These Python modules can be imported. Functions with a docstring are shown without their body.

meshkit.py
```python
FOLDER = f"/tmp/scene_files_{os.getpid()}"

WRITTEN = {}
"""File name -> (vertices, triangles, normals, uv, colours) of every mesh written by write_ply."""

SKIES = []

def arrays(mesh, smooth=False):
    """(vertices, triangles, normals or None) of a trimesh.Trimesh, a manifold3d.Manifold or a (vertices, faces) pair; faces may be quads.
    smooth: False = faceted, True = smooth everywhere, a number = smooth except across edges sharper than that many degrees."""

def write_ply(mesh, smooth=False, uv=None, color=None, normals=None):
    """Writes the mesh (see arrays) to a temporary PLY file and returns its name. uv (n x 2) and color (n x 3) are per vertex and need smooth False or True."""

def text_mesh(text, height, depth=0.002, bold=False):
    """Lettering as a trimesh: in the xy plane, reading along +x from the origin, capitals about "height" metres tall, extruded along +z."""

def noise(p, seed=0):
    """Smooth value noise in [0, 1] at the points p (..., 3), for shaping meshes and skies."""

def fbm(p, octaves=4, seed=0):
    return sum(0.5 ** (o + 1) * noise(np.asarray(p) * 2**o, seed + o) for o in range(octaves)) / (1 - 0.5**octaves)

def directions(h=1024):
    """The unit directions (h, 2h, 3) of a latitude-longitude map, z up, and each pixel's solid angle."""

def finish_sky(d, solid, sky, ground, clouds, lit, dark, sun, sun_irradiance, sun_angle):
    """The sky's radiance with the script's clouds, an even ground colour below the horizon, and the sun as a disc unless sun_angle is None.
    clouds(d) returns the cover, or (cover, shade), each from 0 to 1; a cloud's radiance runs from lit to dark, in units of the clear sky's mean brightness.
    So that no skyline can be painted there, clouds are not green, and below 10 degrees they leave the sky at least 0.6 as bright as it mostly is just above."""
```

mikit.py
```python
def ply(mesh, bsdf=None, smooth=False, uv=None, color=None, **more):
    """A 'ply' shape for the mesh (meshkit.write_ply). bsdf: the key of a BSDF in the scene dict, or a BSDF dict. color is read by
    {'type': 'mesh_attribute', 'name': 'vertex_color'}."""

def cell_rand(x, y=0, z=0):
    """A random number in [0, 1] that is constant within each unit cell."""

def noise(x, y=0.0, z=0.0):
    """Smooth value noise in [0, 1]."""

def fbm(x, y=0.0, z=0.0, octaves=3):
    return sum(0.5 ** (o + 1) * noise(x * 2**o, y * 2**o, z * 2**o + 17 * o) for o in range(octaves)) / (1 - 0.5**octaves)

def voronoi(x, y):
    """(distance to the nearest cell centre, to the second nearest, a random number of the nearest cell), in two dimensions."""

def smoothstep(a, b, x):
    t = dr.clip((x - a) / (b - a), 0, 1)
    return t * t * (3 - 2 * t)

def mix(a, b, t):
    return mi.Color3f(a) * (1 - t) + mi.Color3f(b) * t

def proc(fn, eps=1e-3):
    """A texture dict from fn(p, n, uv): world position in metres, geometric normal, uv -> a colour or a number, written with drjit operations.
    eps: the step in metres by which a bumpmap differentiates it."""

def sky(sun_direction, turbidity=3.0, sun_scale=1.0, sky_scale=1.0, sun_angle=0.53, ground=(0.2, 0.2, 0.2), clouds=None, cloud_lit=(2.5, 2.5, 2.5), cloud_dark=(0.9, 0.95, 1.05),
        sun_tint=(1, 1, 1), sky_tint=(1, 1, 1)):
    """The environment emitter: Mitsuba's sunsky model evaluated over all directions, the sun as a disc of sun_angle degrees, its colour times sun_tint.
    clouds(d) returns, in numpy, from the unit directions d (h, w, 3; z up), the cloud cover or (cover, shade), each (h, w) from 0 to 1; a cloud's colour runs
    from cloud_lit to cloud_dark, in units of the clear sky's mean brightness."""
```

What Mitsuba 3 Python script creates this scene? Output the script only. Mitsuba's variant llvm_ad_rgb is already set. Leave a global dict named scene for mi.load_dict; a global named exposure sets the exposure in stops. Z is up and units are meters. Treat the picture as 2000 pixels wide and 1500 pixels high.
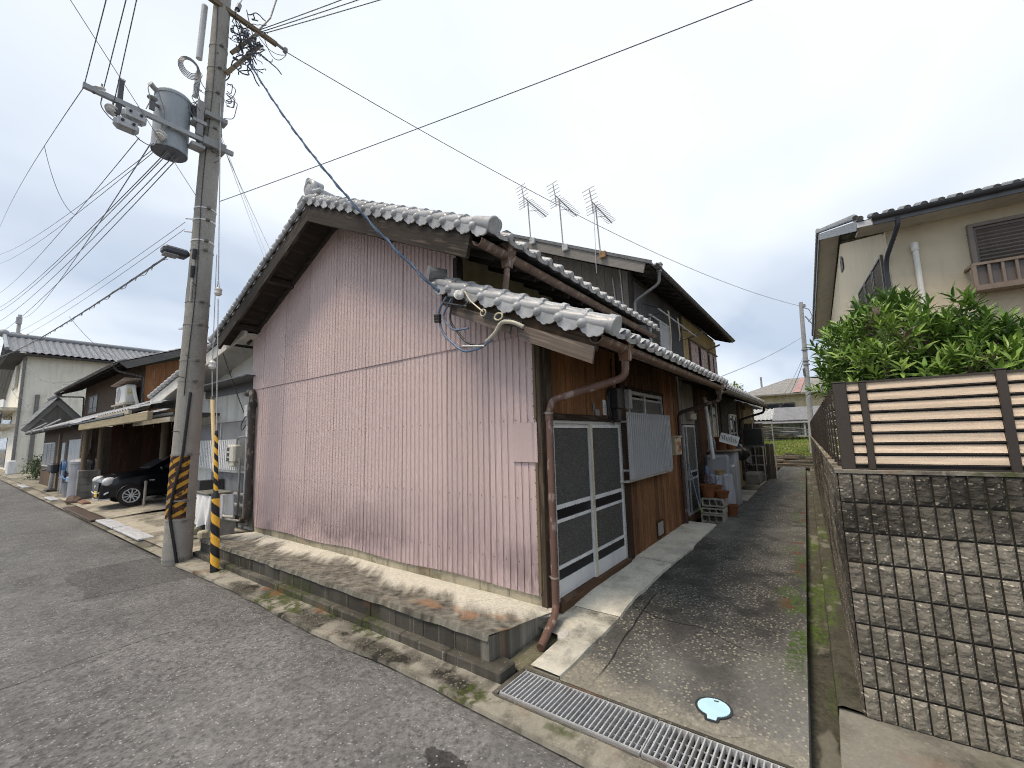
import math, random
import numpy as np, trimesh, shapely.geometry as sg, drjit as dr
import mitsuba as mi, mikit, meshkit
from mikit import noise, fbm, voronoi, smoothstep, mix, proc

T = mi.ScalarTransform4f
scene, labels = {}, {}
# ------------------------------------------------------------------ camera, sky, exposure
YAW, PITCH, ROLL, EYE = 0.636264, 0.125365, -0.0248315, (0.0, 0.0, 1.88)
_f = np.array([-math.sin(YAW) * math.cos(PITCH), math.cos(YAW) * math.cos(PITCH), math.sin(PITCH)])
_r = np.array([math.cos(YAW), math.sin(YAW), 0]); _u = np.cross(_r, _f)
_up = -math.sin(ROLL) * _r + math.cos(ROLL) * _u
scene['camera'] = {'type': 'perspective', 'fov': 101.39, 'fov_axis': 'x', 'near_clip': 0.05, 'far_clip': 3000.0,
                   'to_world': T().look_at(origin=list(EYE), target=(np.array(EYE) + _f).tolist(), up=_up.tolist())}
exposure = 2.6


def sky_clouds(d):
    """A bright, nearly closed overcast: thin white sheet with soft grey-blue banks that gather towards the horizon."""
    z = np.maximum(d[..., 2], 0.03)
    p = np.stack([d[..., 0] / (z + 0.35), d[..., 1] / (z + 0.35), 0 * z], -1)
    a = meshkit.fbm(p * [1.6, 1.1, 1] + 3.1, 5, seed=4)
    b = meshkit.fbm(p * [3.4, 2.3, 1] + 9.7, 5, seed=11)
    bank = np.clip((a - 0.45) * 4.5, 0, 1)
    wisp = np.clip((b - 0.48) * 3.6, 0, 1)
    low = np.clip((0.55 - d[..., 2]) / 0.5, 0, 1)
    shade = np.clip(0.03 + 0.85 * bank * (0.34 + 0.66 * low) + 0.34 * wisp * (0.35 + low) + 0.12 * low, 0, 1)
    cover = np.clip(0.93 - 0.25 * np.clip((0.42 - a) * 4, 0, 1) * low, 0, 1)
    return cover, shade


scene['sky'] = mikit.sky((-0.16, -0.42, 0.89), turbidity=3, sun_scale=0.3, sun_angle=16, clouds=sky_clouds,
                         cloud_lit=(1.82, 1.90, 1.98), cloud_dark=(0.82, 0.99, 1.24), sky_tint=(1.0, 1.0, 1.0))


# ------------------------------------------------------------------ materials
def principled(base, rough=0.8, spec=0.3, bump=None, scale=0.0, eps=1e-3, **more):
    b = {'type': 'principled', 'base_color': base, 'roughness': rough, 'specular': spec, **more}
    if bump is not None:
        b = {'type': 'bumpmap', 'arbitrary': proc(bump, eps), 'scale': scale, 'bsdf': b}
    return {'type': 'twosided', 'bsdf': b}


def unpack(uv):
    """The colour and the dirt that add() packed into a mesh's constant uv: u = red.green, v = blue.dirt (red and blue as square roots)."""
    r, b = dr.floor(uv.x), dr.floor(uv.y)
    return mi.Color3f(dr.square(r / 255), ((uv.x - r) - 0.05) / 0.9, dr.square(b / 255)), ((uv.y - b) - 0.05) / 0.9


def matte_fn(p, n, uv):
    c, d = unpack(uv)
    streak = fbm((p.x + p.y * 1.3) * 7, (p.y - p.x) * 2, p.z * 0.8, 3)
    blot = fbm(p.x * 2.3, p.y * 2.3, p.z * 2.3, 4)
    fine = noise(p.x * 60, p.y * 60, p.z * 60)
    k = 1 - d * (0.95 * smoothstep(0.42, 0.8, streak) + 0.9 * smoothstep(0.45, 0.85, blot)) - d * 0.25 * (fine - 0.5)
    return mix(c * 0.16 + mi.Color3f(0.012, 0.011, 0.009), c, dr.clip(k, 0, 1.1))


def wood_fn(along):
    def fn(p, n, uv):
        c, d = unpack(uv)
        s = c.x * 91.7 + c.y * 57.3 + d * 13
        if along == 'z':
            a, b = (p.x + p.y) * 1.0 + (p.x - p.y) * 0.6, p.z
        elif along == 'rake':
            a, b = p.z + 0.447 * dr.abs(p.x + 6.15), p.x
        else:
            a, b = p.z * 1.0, p.x * 0.9 + p.y * 0.9
        grain = fbm(a * 95 + s, b * 3.0 + 3 * noise(a * 9, b * 1.5 + s), s, 3)
        wear = fbm(a * 14 + s, b * 1.3, s * 2, 4)
        flake = smoothstep(0.56, 0.70, fbm(a * 40, b * 4, s, 4))
        k = 0.55 + 0.8 * grain * (0.5 + wear)
        col = c * k
        col = mix(col, c * 0.25, 0.8 * d * smoothstep(0.45, 0.75, wear))
        return mix(col, c * 1.1 + mi.Color3f(0.21, 0.17, 0.135), d * 0.42 * flake * smoothstep(0.3, 0.6, wear))
    return fn


def asphalt_fn(p, n, uv):
    g = noise(p.x * 70, p.y * 70) * 0.55 + noise(p.x * 150, p.y * 150) * 0.45
    big = fbm(p.x * 0.55, p.y * 0.8, 3.0, 4)
    mid = fbm(p.x * 4.5, p.y * 4.5, 1.0, 4)
    stone = voronoi(p.x * 42, p.y * 42)
    chip = smoothstep(0.34, 0.16, stone[0]) * smoothstep(0.84, 0.93, stone[2])
    patch = smoothstep(-0.02, 0.02, noise(p.x * 3, p.y * 3) * 0.10 - dr.maximum(dr.abs(p.x + 8.45) - 0.88, dr.abs(p.y - 1.85) - 0.55))
    g = g * 0.7 + 0.5 * (noise(p.x * 34, p.y * 34) - 0.4)
    v = 0.046 + 0.150 * dr.maximum(g, 0.02) * (0.45 + 1.1 * mid) + 0.10 * (big - 0.5)
    v = v * (1 - 0.30 * patch)
    # two long cracks across the lane and one beside the repair
    w1 = dr.abs(p.x + 5.42 + 0.05 * p.y + 0.20 * (fbm(p.x * 2.2, p.y * 2.2, 5.0, 3) - 0.5))
    w2 = dr.minimum(dr.abs(p.x + 7.57 - 0.1 * (p.y - 1.9) + 0.12 * (fbm(p.y * 3.1, p.x, 8.0, 3) - 0.5)), dr.abs(p.x + 9.38 + 0.16 * (fbm(p.y * 2.1, p.x, 18.0, 3) - 0.5)))
    on1 = smoothstep(-2.5, -1.8, p.y) * smoothstep(1.65, 1.4, p.y)
    crack = dr.maximum(on1 * smoothstep(0.016, 0.004, w1), smoothstep(0.016, 0.005, w2) * smoothstep(0.7, 1.2, p.y))
    v = v * (1 - 0.75 * crack)
    c = mi.Color3f(v * 1.0, v * 0.99, v * 0.975)
    oil = smoothstep(0.1, 0.0, dr.sqrt(dr.square(p.x + 1.97) + dr.square((p.y - 1.90) * 1.2)) - 0.09 + 0.14 * (fbm(p.x * 14, p.y * 14, 2.0, 3) - 0.5))
    c = c * (1 - 0.7 * smoothstep(0.4, 0.7, oil))
    return mix(c, mi.Color3f(0.34, 0.33, 0.31), chip * 0.8)


def asphalt_bump(p, n, uv):
    return noise(p.x * 70, p.y * 70) * 0.6 + noise(p.x * 160, p.y * 160) * 0.3


def moss_of(p, lo, hi):
    m = fbm(p.x * 2.6, p.y * 2.6, p.z * 2 + 7, 4)
    return smoothstep(lo, hi, m) * smoothstep(0.3, 0.6, fbm(p.x * 22, p.y * 22, p.z * 22, 3))


def alley_fn(p, n, uv):
    """Old dark concrete: exposed grit, grime, pale wear by the house, green moss along the ditch."""
    g = noise(p.x * 55, p.y * 55) * 0.5 + noise(p.x * 130, p.y * 130) * 0.5
    big = fbm(p.x * 0.9, p.y * 0.6, 2.0, 4)
    mid = fbm(p.x * 5, p.y * 5, 9.0, 4)
    st = voronoi(p.x * 30 + 0.7 * noise(p.x * 9, p.y * 9), p.y * 30)
    grit = smoothstep(0.36, 0.16, st[0]) * smoothstep(0.40, 0.80, st[2]) * smoothstep(0.28, 0.52, mid)
    v = 0.016 + 0.115 * g * mid * 1.3 + 0.075 * smoothstep(0.46, 0.72, big)
    front = smoothstep(4.4, 3.1, p.y + 0.5 * (mid - 0.5))
    v = v + front * 0.035
    c = mi.Color3f(v * 1.02, v * 1.0, v * 0.93)
    pale = smoothstep(3.22, 2.98, p.y - 0.25 * smoothstep(-1.2, -1.8, p.x) + 0.25 * (mid - 0.5))
    c = mix(c, mi.Color3f(0.240, 0.225, 0.185) * (0.6 + 0.7 * g), 0.85 * pale)
    c = mix(c, mi.Color3f(0.36, 0.33, 0.26), grit * 0.75)
    edge = -0.235 - 0.031 * (p.y - 3)
    near = smoothstep(0.34, 0.03, dr.abs(edge - p.x) + 0.32 * (fbm(p.x * 6, p.y * 1.7, 4.0, 4) - 0.5)) * smoothstep(3.6, 4.3, p.y)
    moss = mi.Color3f(0.050, 0.085, 0.014) * (0.5 + g)
    c = mix(c, moss, near * smoothstep(0.46, 0.66, fbm(p.x * 9, p.y * 2.5, 1.0, 4)) * smoothstep(0.25, 0.6, fbm(p.x * 40, p.y * 40, 2.0, 3)))
    rust = smoothstep(0.66, 0.74, fbm(p.x * 4, p.y * 4, 31.0, 3)) * near
    c = mix(c, mi.Color3f(0.10, 0.035, 0.018), rust * 0.8)
    ck = dr.abs(p.x + 1.55 + 0.05 * (p.y - 3) + 0.12 * (fbm(p.x, p.y * 1.5, 6.0, 4) - 0.5))
    ck2 = dr.abs(p.y - 4.15 + 0.35 * (p.x + 1.0) + 0.25 * (fbm(p.x * 2, p.y, 16.0, 4) - 0.5))
    crack = dr.maximum(smoothstep(0.012, 0.004, ck) * smoothstep(3.0, 3.3, p.y) * smoothstep(5.2, 4.6, p.y), smoothstep(0.011, 0.003, ck2) * smoothstep(-0.4, -0.7, p.x))
    return c * (1 - 0.8 * crack)


def alley_bump(p, n, uv):
    st = voronoi(p.x * 30 + 0.7 * noise(p.x * 9, p.y * 9), p.y * 30)
    return noise(p.x * 60, p.y * 60) * 0.5 + 0.6 * smoothstep(0.4, 0.1, st[0]) + 2.0 * fbm(p.x * 6, p.y * 6, 1.0, 3)


def concrete_fn(p, n, uv):
    """Pale worn concrete whose colour is packed in uv; dirt gives soot, runs, moss and rusty blots."""
    c, d = unpack(uv)
    g = noise(p.x * 60, p.y * 60, p.z * 60) * 0.5 + noise(p.x * 140, p.y * 140, p.z * 140) * 0.5
    blot = fbm(p.x * 1.7, p.y * 3.2, p.z * 2, 5)
    runs = fbm(p.x * 9, p.y * 5 + p.x, p.z * 1.2, 4)
    k = 0.78 + 0.44 * g - d * (0.95 * smoothstep(0.42, 0.66, blot) + 0.55 * smoothstep(0.5, 0.75, runs))
    col = mix(mi.Color3f(0.030, 0.028, 0.022), c, dr.clip(k, 0, 1.25))
    st = voronoi(p.x * 33, p.y * 33)
    col = mix(col, mi.Color3f(0.42, 0.39, 0.33), 0.5 * d * smoothstep(0.3, 0.14, st[0]) * smoothstep(0.75, 0.95, st[2]))
    col = mix(col, mi.Color3f(0.050, 0.062, 0.016) * (0.5 + g), d * moss_of(p, 0.62, 0.72))
    return mix(col, mi.Color3f(0.20, 0.09, 0.04), 0.5 * d * smoothstep(0.66, 0.76, fbm(p.x * 3, p.y * 3, p.z * 3 + 40, 4)))


def concrete_bump(p, n, uv):
    return noise(p.x * 60, p.y * 60, p.z * 60) + 2.5 * fbm(p.x * 9, p.y * 9, p.z * 9, 3)


def pink_fn(p, n, uv):
    """Chalky pink sheet paint: sheets that faded unequally (uv.x), sooty blots, runs below the nails, worn foot."""
    run = fbm(p.x * 26, p.z * 1.1, uv.x * 9, 4)
    blot = fbm(p.x * 1.15 + 5, p.z * 1.6, 3.0, 5)
    fine = noise(p.x * 90, p.z * 90, p.y * 90)
    tone = 0.86 + 0.14 * uv.x + 0.10 * (run - 0.5) + 0.05 * (fine - 0.5)
    c = mi.Color3f(0.585, 0.462, 0.450) * tone
    foot = smoothstep(1.55, 0.35, p.z + 0.9 * (blot - 0.5))
    c = mix(c, mi.Color3f(0.40, 0.310, 0.315) * tone, 0.50 * foot)
    soot = smoothstep(0.44, 0.70, blot) * foot
    c = mix(c, mi.Color3f(0.150, 0.118, 0.122), 0.80 * soot)
    c = mix(c, mi.Color3f(0.33, 0.245, 0.26), 0.55 * foot * smoothstep(0.35, 0.65, run))
    c = mix(c, mi.Color3f(0.13, 0.11, 0.11), 0.5 * smoothstep(0.62, 0.80, run) * smoothstep(0.5, 0.7, fbm(p.x * 3, p.z * 0.7, 2.0, 3)))
    chalk = smoothstep(0.60, 0.75, fbm(p.x * 30, p.z * 7, 12.0, 4)) * foot
    return mix(c, mi.Color3f(0.56, 0.44, 0.45), 0.5 * chalk)


def pink_bump(p, n, uv):
    return fbm(p.x * 5, p.z * 2.2, uv.x * 5, 3)


def tile_fn(p, n, uv):
    c, d = unpack(uv)
    k = 0.72 + 0.45 * fbm(p.x * 16, p.y * 16, p.z * 16, 3)
    lichen = smoothstep(0.62, 0.72, fbm(p.x * 24 + d * 9, p.y * 24, p.z * 24, 4))
    return mix(c * k, mi.Color3f(0.34, 0.35, 0.34), 0.35 * lichen)


def block_fn(p, n, uv):
    """Split-face block: brown grey stone with bright quartz chips, sooty in blotches."""
    c, d = unpack(uv)
    a = fbm(p.x * 30, p.y * 30, p.z * 55, 4)
    q = voronoi((p.x + p.y) * 55 + 2 * noise(p.x * 20, p.z * 20), p.z * 75)
    chip = smoothstep(0.42, 0.2, q[0]) * smoothstep(0.80, 0.95, q[2])
    dark = smoothstep(0.40, 0.70, fbm(p.x * 1.6 + 3, p.y * 1.6, p.z * 1.9, 4)) * d
    col = c * (0.45 + 1.1 * a) * (1 - 0.72 * dark)
    return mix(col, mi.Color3f(0.62, 0.57, 0.48), chip * 0.8 * (1 - 0.5 * dark))


def block_bump(p, n, uv):
    return fbm((p.x + p.y) * 22, p.z * 42, 3.0, 4) * 3 + noise((p.x + p.y) * 90, p.z * 130, 1.0)


def galv_fn(p, n, uv):
    c, d = unpack(uv)
    k = 0.80 + 0.4 * fbm(p.x * 22, p.y * 22, p.z * 22, 3)
    rust = smoothstep(0.60, 0.70, fbm(p.x * 7, p.y * 7, p.z * 5, 4)) * d
    return mix(c * k, mi.Color3f(0.11, 0.045, 0.02), rust)


def pipe_fn(p, n, uv):
    c, d = unpack(uv)
    a = fbm(p.x * 11, p.y * 11, p.z * 4, 4)
    return mix(c * (0.75 + 0.5 * a), mi.Color3f(0.34, 0.27, 0.24), d * smoothstep(0.56, 0.68, fbm(p.x * 19, p.y * 19, p.z * 7, 4)))


def leaf_fn(p, n, uv):
    c, d = unpack(uv)
    return c * (0.75 + 0.5 * noise(p.x * 40, p.y * 40, p.z * 40))


def grass_fn(p, n, uv):
    a = fbm(p.x * 0.8, p.y * 0.8, 4.0, 4)
    b = noise(p.x * 9, p.y * 9)
    return mix(mi.Color3f(0.10, 0.15, 0.03), mi.Color3f(0.26, 0.22, 0.11), smoothstep(0.35, 0.65, a)) * (0.6 + 0.6 * b)


def frost_bump(p, n, uv):
    return fbm((p.x + p.y) * 55, p.z * 120, 2.0, 3) + 0.6 * noise((p.x + p.y) * 160, p.z * 160)


def ditch_fn(p, n, uv):
    """Wet dark concrete with bright moss along the middle stretch of the ditch."""
    g = noise(p.x * 50, p.y * 50, p.z * 50) * 0.6 + noise(p.x * 130, p.y * 130) * 0.4
    c = mi.Color3f(0.072, 0.068, 0.050) * (0.4 + g) * (0.6 + 0.8 * fbm(p.x * 5, p.y * 5, 3.0, 3))
    m = fbm(p.x * 8, p.y * 1.6, 5.0, 4)
    here = smoothstep(3.6, 4.4, p.y) * smoothstep(13, 8, p.y)
    moss = mix(mi.Color3f(0.035, 0.060, 0.010), mi.Color3f(0.10, 0.16, 0.022), g) * (0.5 + 0.9 * fbm(p.x * 14, p.y * 6, 1.0, 3))
    c = mix(c, moss, here * smoothstep(0.45, 0.70, m) * smoothstep(0.28, 0.60, fbm(p.x * 40, p.y * 40, 2.0, 3)))
    return mix(c, mi.Color3f(0.26, 0.25, 0.21), 0.45 * smoothstep(0.62, 0.72, fbm(p.x * 6 + 3, p.y * 3, 8.0, 4)))


def frost_fn(p, n, uv):
    k = fbm((p.x + p.y) * 70, p.z * 150, 7.0, 2)
    return mi.Color3f(0.95, 0.95, 0.90) * (0.03 + 0.16 * k * k + 0.03 * fbm(p.y * 2, p.z * 2, 1.0, 3))


def plinth_fn(p, n, uv):
    """The plinth slab: bare pale cement by the wall, black weathering eating in from the open edge, rust blots at the corner."""
    g = noise(p.x * 60, p.y * 60) * 0.5 + noise(p.x * 140, p.y * 140) * 0.5
    q = p.x + 0.9 * p.y
    tongue = 0.6 * fbm(q * 2.6, p.y * 0.9, 3.0, 5) + 0.4 * fbm(q * 11, p.y * 2.2, 6.0, 4)
    soot = smoothstep(3.58, 3.20, p.y + 1.1 * (tongue - 0.42)) * (0.62 + 0.6 * fbm(p.x * 16, p.y * 16, 4.0, 4))
    c = mix(mi.Color3f(0.50, 0.48, 0.41), mi.Color3f(0.075, 0.070, 0.058), 0.94 * soot) * (0.72 + 0.55 * g)
    rust = smoothstep(0.52, 0.66, fbm(p.x * 4, p.y * 5, 9.0, 4)) * smoothstep(-3.9, -3.2, p.x) * smoothstep(3.35, 3.1, p.y)
    c = mix(c, mi.Color3f(0.25, 0.13, 0.065), 0.6 * rust)
    ck = smoothstep(0.010, 0.003, dr.abs(p.x + 3.05 - 0.7 * (p.y - 3.2) + 0.08 * (fbm(p.y * 4, p.x, 2.0, 3) - 0.5)))
    return c * (1 - 0.3 * ck)


def stripes_fn(p, n, uv):
    """Yellow and black safety sleeve: u runs round it, v up it (in stripe widths); the paint is scuffed."""
    s = uv.x + uv.y
    w = smoothstep(0.47, 0.50, dr.abs(s - dr.floor(s) - 0.5) * 2)
    scuff = fbm(p.x * 30, p.y * 30, p.z * 14, 4)
    return mix(mi.Color3f(0.78, 0.43, 0.045), mi.Color3f(0.012, 0.012, 0.014), w) * (0.75 + 0.4 * scuff)


def rusty_stripes_fn(p, n, uv):
    s = uv.x + uv.y
    w = smoothstep(0.42, 0.54, dr.abs(s - dr.floor(s) - 0.5) * 2)
    scuff = fbm(p.x * 26, p.y * 26, p.z * 14, 4)
    c = mix(mi.Color3f(0.46, 0.25, 0.035), mi.Color3f(0.030, 0.018, 0.014), w)
    return mix(c, mi.Color3f(0.075, 0.032, 0.018), smoothstep(0.52, 0.66, scuff)) * (0.75 + 0.4 * scuff)


B = scene
B['matte'] = principled(proc(matte_fn), 0.85, 0.2)
B['satin'] = principled(proc(matte_fn), 0.42, 0.5)
B['wood_upright'] = principled(proc(wood_fn('z')), 0.75, 0.25)
B['wood_rake'] = principled(proc(wood_fn('rake')), 0.8, 0.2)
B['wood_level'] = principled(proc(wood_fn('x')), 0.8, 0.2)
B['asphalt'] = principled(proc(asphalt_fn), 0.72, 0.45, asphalt_bump, 0.005, 2e-3)
B['alley_concrete'] = principled(proc(alley_fn), 0.7, 0.4, alley_bump, 0.006, 2e-3)
B['concrete'] = principled(proc(concrete_fn), 0.85, 0.25, concrete_bump, 0.0025, 2e-3)
B['pink_paint'] = principled(proc(pink_fn), 0.6, 0.3, pink_bump, 0.006, 4e-3)
B['roof_tile'] = principled(proc(tile_fn), 0.38, 0.55)
B['plinth_cement'] = principled(proc(plinth_fn), 0.85, 0.25, concrete_bump, 0.003, 2e-3)
B['ditch_moss'] = principled(proc(ditch_fn), 0.8, 0.3, concrete_bump, 0.004, 2e-3)
B['split_block'] = principled(proc(block_fn), 0.8, 0.3, block_bump, 0.0035, 1.5e-3)
B['galvanized'] = principled(proc(galv_fn), 0.45, 0.5, metallic=0.25)
B['pipe_paint'] = principled(proc(pipe_fn), 0.5, 0.4)
B['foliage'] = {'type': 'twosided', 'bsdf': {'type': 'principled', 'base_color': proc(leaf_fn), 'roughness': 0.42, 'specular': 0.5}}
B['grassland'] = principled(proc(grass_fn), 0.9, 0.1)
B['frosted'] = principled(proc(frost_fn), 0.36, 0.5, frost_bump, 0.008, 1.5e-3)
B['pane'] = principled({'type': 'rgb', 'value': (0.035, 0.04, 0.048)}, 0.06, 0.6)
B['gloss'] = principled({'type': 'rgb', 'value': (0.003, 0.004, 0.007)}, 0.2, 0.3, clearcoat=0.45, clearcoat_gloss=0.95)
B['safety_stripes'] = principled(proc(stripes_fn), 0.5, 0.4)
B['rusty_stripes'] = principled(proc(rusty_stripes_fn), 0.75, 0.3)


# ------------------------------------------------------------------ helpers
rng = np.random.default_rng(7)
R = random.Random(5)
cat = trimesh.util.concatenate
count = {}


def name_of(name, parent=None):
    base = f'{parent}__{name}' if parent else name
    k = count.get(base, 0)
    count[base] = k + 1
    return base if k == 0 else f'{base}_{k:03d}'


def srgb(r, g, b):
    return tuple(((c / 255) / 12.92 if c < 10 else ((c / 255 + 0.055) / 1.055) ** 2.4) for c in (r, g, b))


def vary(c, a):
    k = 1 + a * (R.random() * 2 - 1)
    return tuple(min(0.95, x * k) for x in c)


def add(name, mesh, bsdf, col=None, dirt=0.3, parent=None, smooth=False, uv=None, **tags):
    """One entry of the scene; returns its key. col: base colour, packed with the dirt into a constant uv."""
    key = name_of(name, parent)
    if isinstance(mesh, (list, tuple)) and not isinstance(mesh[0], np.ndarray):
        mesh = cat(list(mesh))
    v, f, _ = meshkit.arrays(mesh)
    mesh = trimesh.Trimesh(v, f, process=False)
    if uv is None and col is not None:
        c = [min(max(x, 0.0), 0.999) for x in col]
        row = (round(c[0] ** 0.5 * 255) + 0.05 + 0.9 * c[1], round(c[2] ** 0.5 * 255) + 0.05 + 0.9 * min(max(dirt, 0), 0.999))
        if smooth is not False and smooth is not True:
            mesh = trimesh.graph.smooth_shade(mesh, angle=math.radians(smooth), facet_minarea=None)
            smooth = True
        uv = np.tile(row, (len(mesh.vertices), 1))
    scene[key] = mikit.ply(mesh, bsdf, smooth=smooth, uv=uv)
    if tags:
        labels[key] = tags
    return key


def thing(name, label, category, group=None):
    key = name_of(name)
    labels[key] = {'label': label, 'category': category}
    if group:
        labels[key]['group'] = group
    return key


def box(x0, y0, z0, x1, y1, z1):
    m = trimesh.creation.box(extents=(abs(x1 - x0), abs(y1 - y0), abs(z1 - z0)))
    m.apply_translation(((x0 + x1) / 2, (y0 + y1) / 2, (z0 + z1) / 2))
    return m


def cbox(x0, y0, z0, x1, y1, z1, c=0.006):
    """A box with chamfered edges."""
    x0, x1, y0, y1, z0, z1 = min(x0, x1), max(x0, x1), min(y0, y1), max(y0, y1), min(z0, z1), max(z0, z1)
    c = min(c, (x1 - x0) / 3, (y1 - y0) / 3, (z1 - z0) / 3)
    pts = []
    for a, sx in ((x0, 1), (x1, -1)):
        for b, sy in ((y0, 1), (y1, -1)):
            for d, sz in ((z0, 1), (z1, -1)):
                pts += [(a + sx * c, b + sy * c, d), (a + sx * c, b, d + sz * c), (a, b + sy * c, d + sz * c)]
    return trimesh.convex.convex_hull(np.array(pts))


def frame3(d, up=(0, 0, 1)):
    d = np.asarray(d, float); d = d / np.linalg.norm(d)
    s = np.cross(d, up)
    if np.linalg.norm(s) < 1e-6:
        s = np.cross(d, (0, 1, 0))
    s = s / np.linalg.norm(s)
    return d, s, np.cross(s, d)


def beam(p0, p1, w, h, up=(0, 0, 1)):
    """A bar from p0 to p1: w across, h along up."""
    p0, p1 = np.asarray(p0, float), np.asarray(p1, float)
    d, s, u = frame3(p1 - p0, up)
    m = trimesh.creation.box(extents=(np.linalg.norm(p1 - p0), w, h))
    M = np.eye(4); M[:3, 0], M[:3, 1], M[:3, 2], M[:3, 3] = d, s, u, (p0 + p1) / 2
    m.apply_transform(M)
    return m


def tube(pts, r, n=8, cap=True):
    p = np.asarray(pts, float)
    r = np.broadcast_to(r, (len(p),))
    t = np.gradient(p, axis=0); t /= np.linalg.norm(t, axis=1, keepdims=True) + 1e-12
    ref = np.array([0, 0, 1.0]) if abs(t[:, 2]).max() < 0.95 else np.array([0.31, 0.95, 0.05])
    if abs(t @ ref).max() > 0.97:
        ref = np.array([0.9, 0.1, 0.42])
    a = np.cross(t, ref); a /= np.linalg.norm(a, axis=1, keepdims=True) + 1e-12
    b = np.cross(a, t)
    ang = np.arange(n) * 2 * np.pi / n
    v = p[:, None] + r[:, None, None] * (np.cos(ang)[None, :, None] * a[:, None] + np.sin(ang)[None, :, None] * b[:, None])
    i, j = np.meshgrid(np.arange(len(p) - 1), np.arange(n), indexing='ij')
    q = np.stack([i * n + j, i * n + (j + 1) % n, (i + 1) * n + (j + 1) % n, (i + 1) * n + j], -1).reshape(-1, 4)[:, ::-1]
    v = v.reshape(-1, 3)
    f = np.vstack([q[:, [0, 1, 2]], q[:, [0, 2, 3]]])
    if cap:
        k = len(v); v = np.vstack([v, p[0], p[-1]])
        e = (len(p) - 1) * n
        f = np.vstack([f, [[k, j, (j + 1) % n] for j in range(n)], [[k + 1, e + (j + 1) % n, e + j] for j in range(n)]])
    return trimesh.Trimesh(v, f, process=False)


def bend(pts, r=0.08, k=5):
    """Rounds the inner corners of a polyline."""
    p = [np.asarray(x, float) for x in pts]
    out = [p[0]]
    for a, b, c in zip(p, p[1:], p[2:]):
        u, w = a - b, c - b
        q = min(r, np.linalg.norm(u) * 0.45, np.linalg.norm(w) * 0.45)
        s, e = b + u / np.linalg.norm(u) * q, b + w / np.linalg.norm(w) * q
        for t in np.linspace(0, 1, k):
            out.append((1 - t) ** 2 * s + 2 * t * (1 - t) * b + t * t * e)
    out.append(p[-1])
    return np.array(out)


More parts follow.
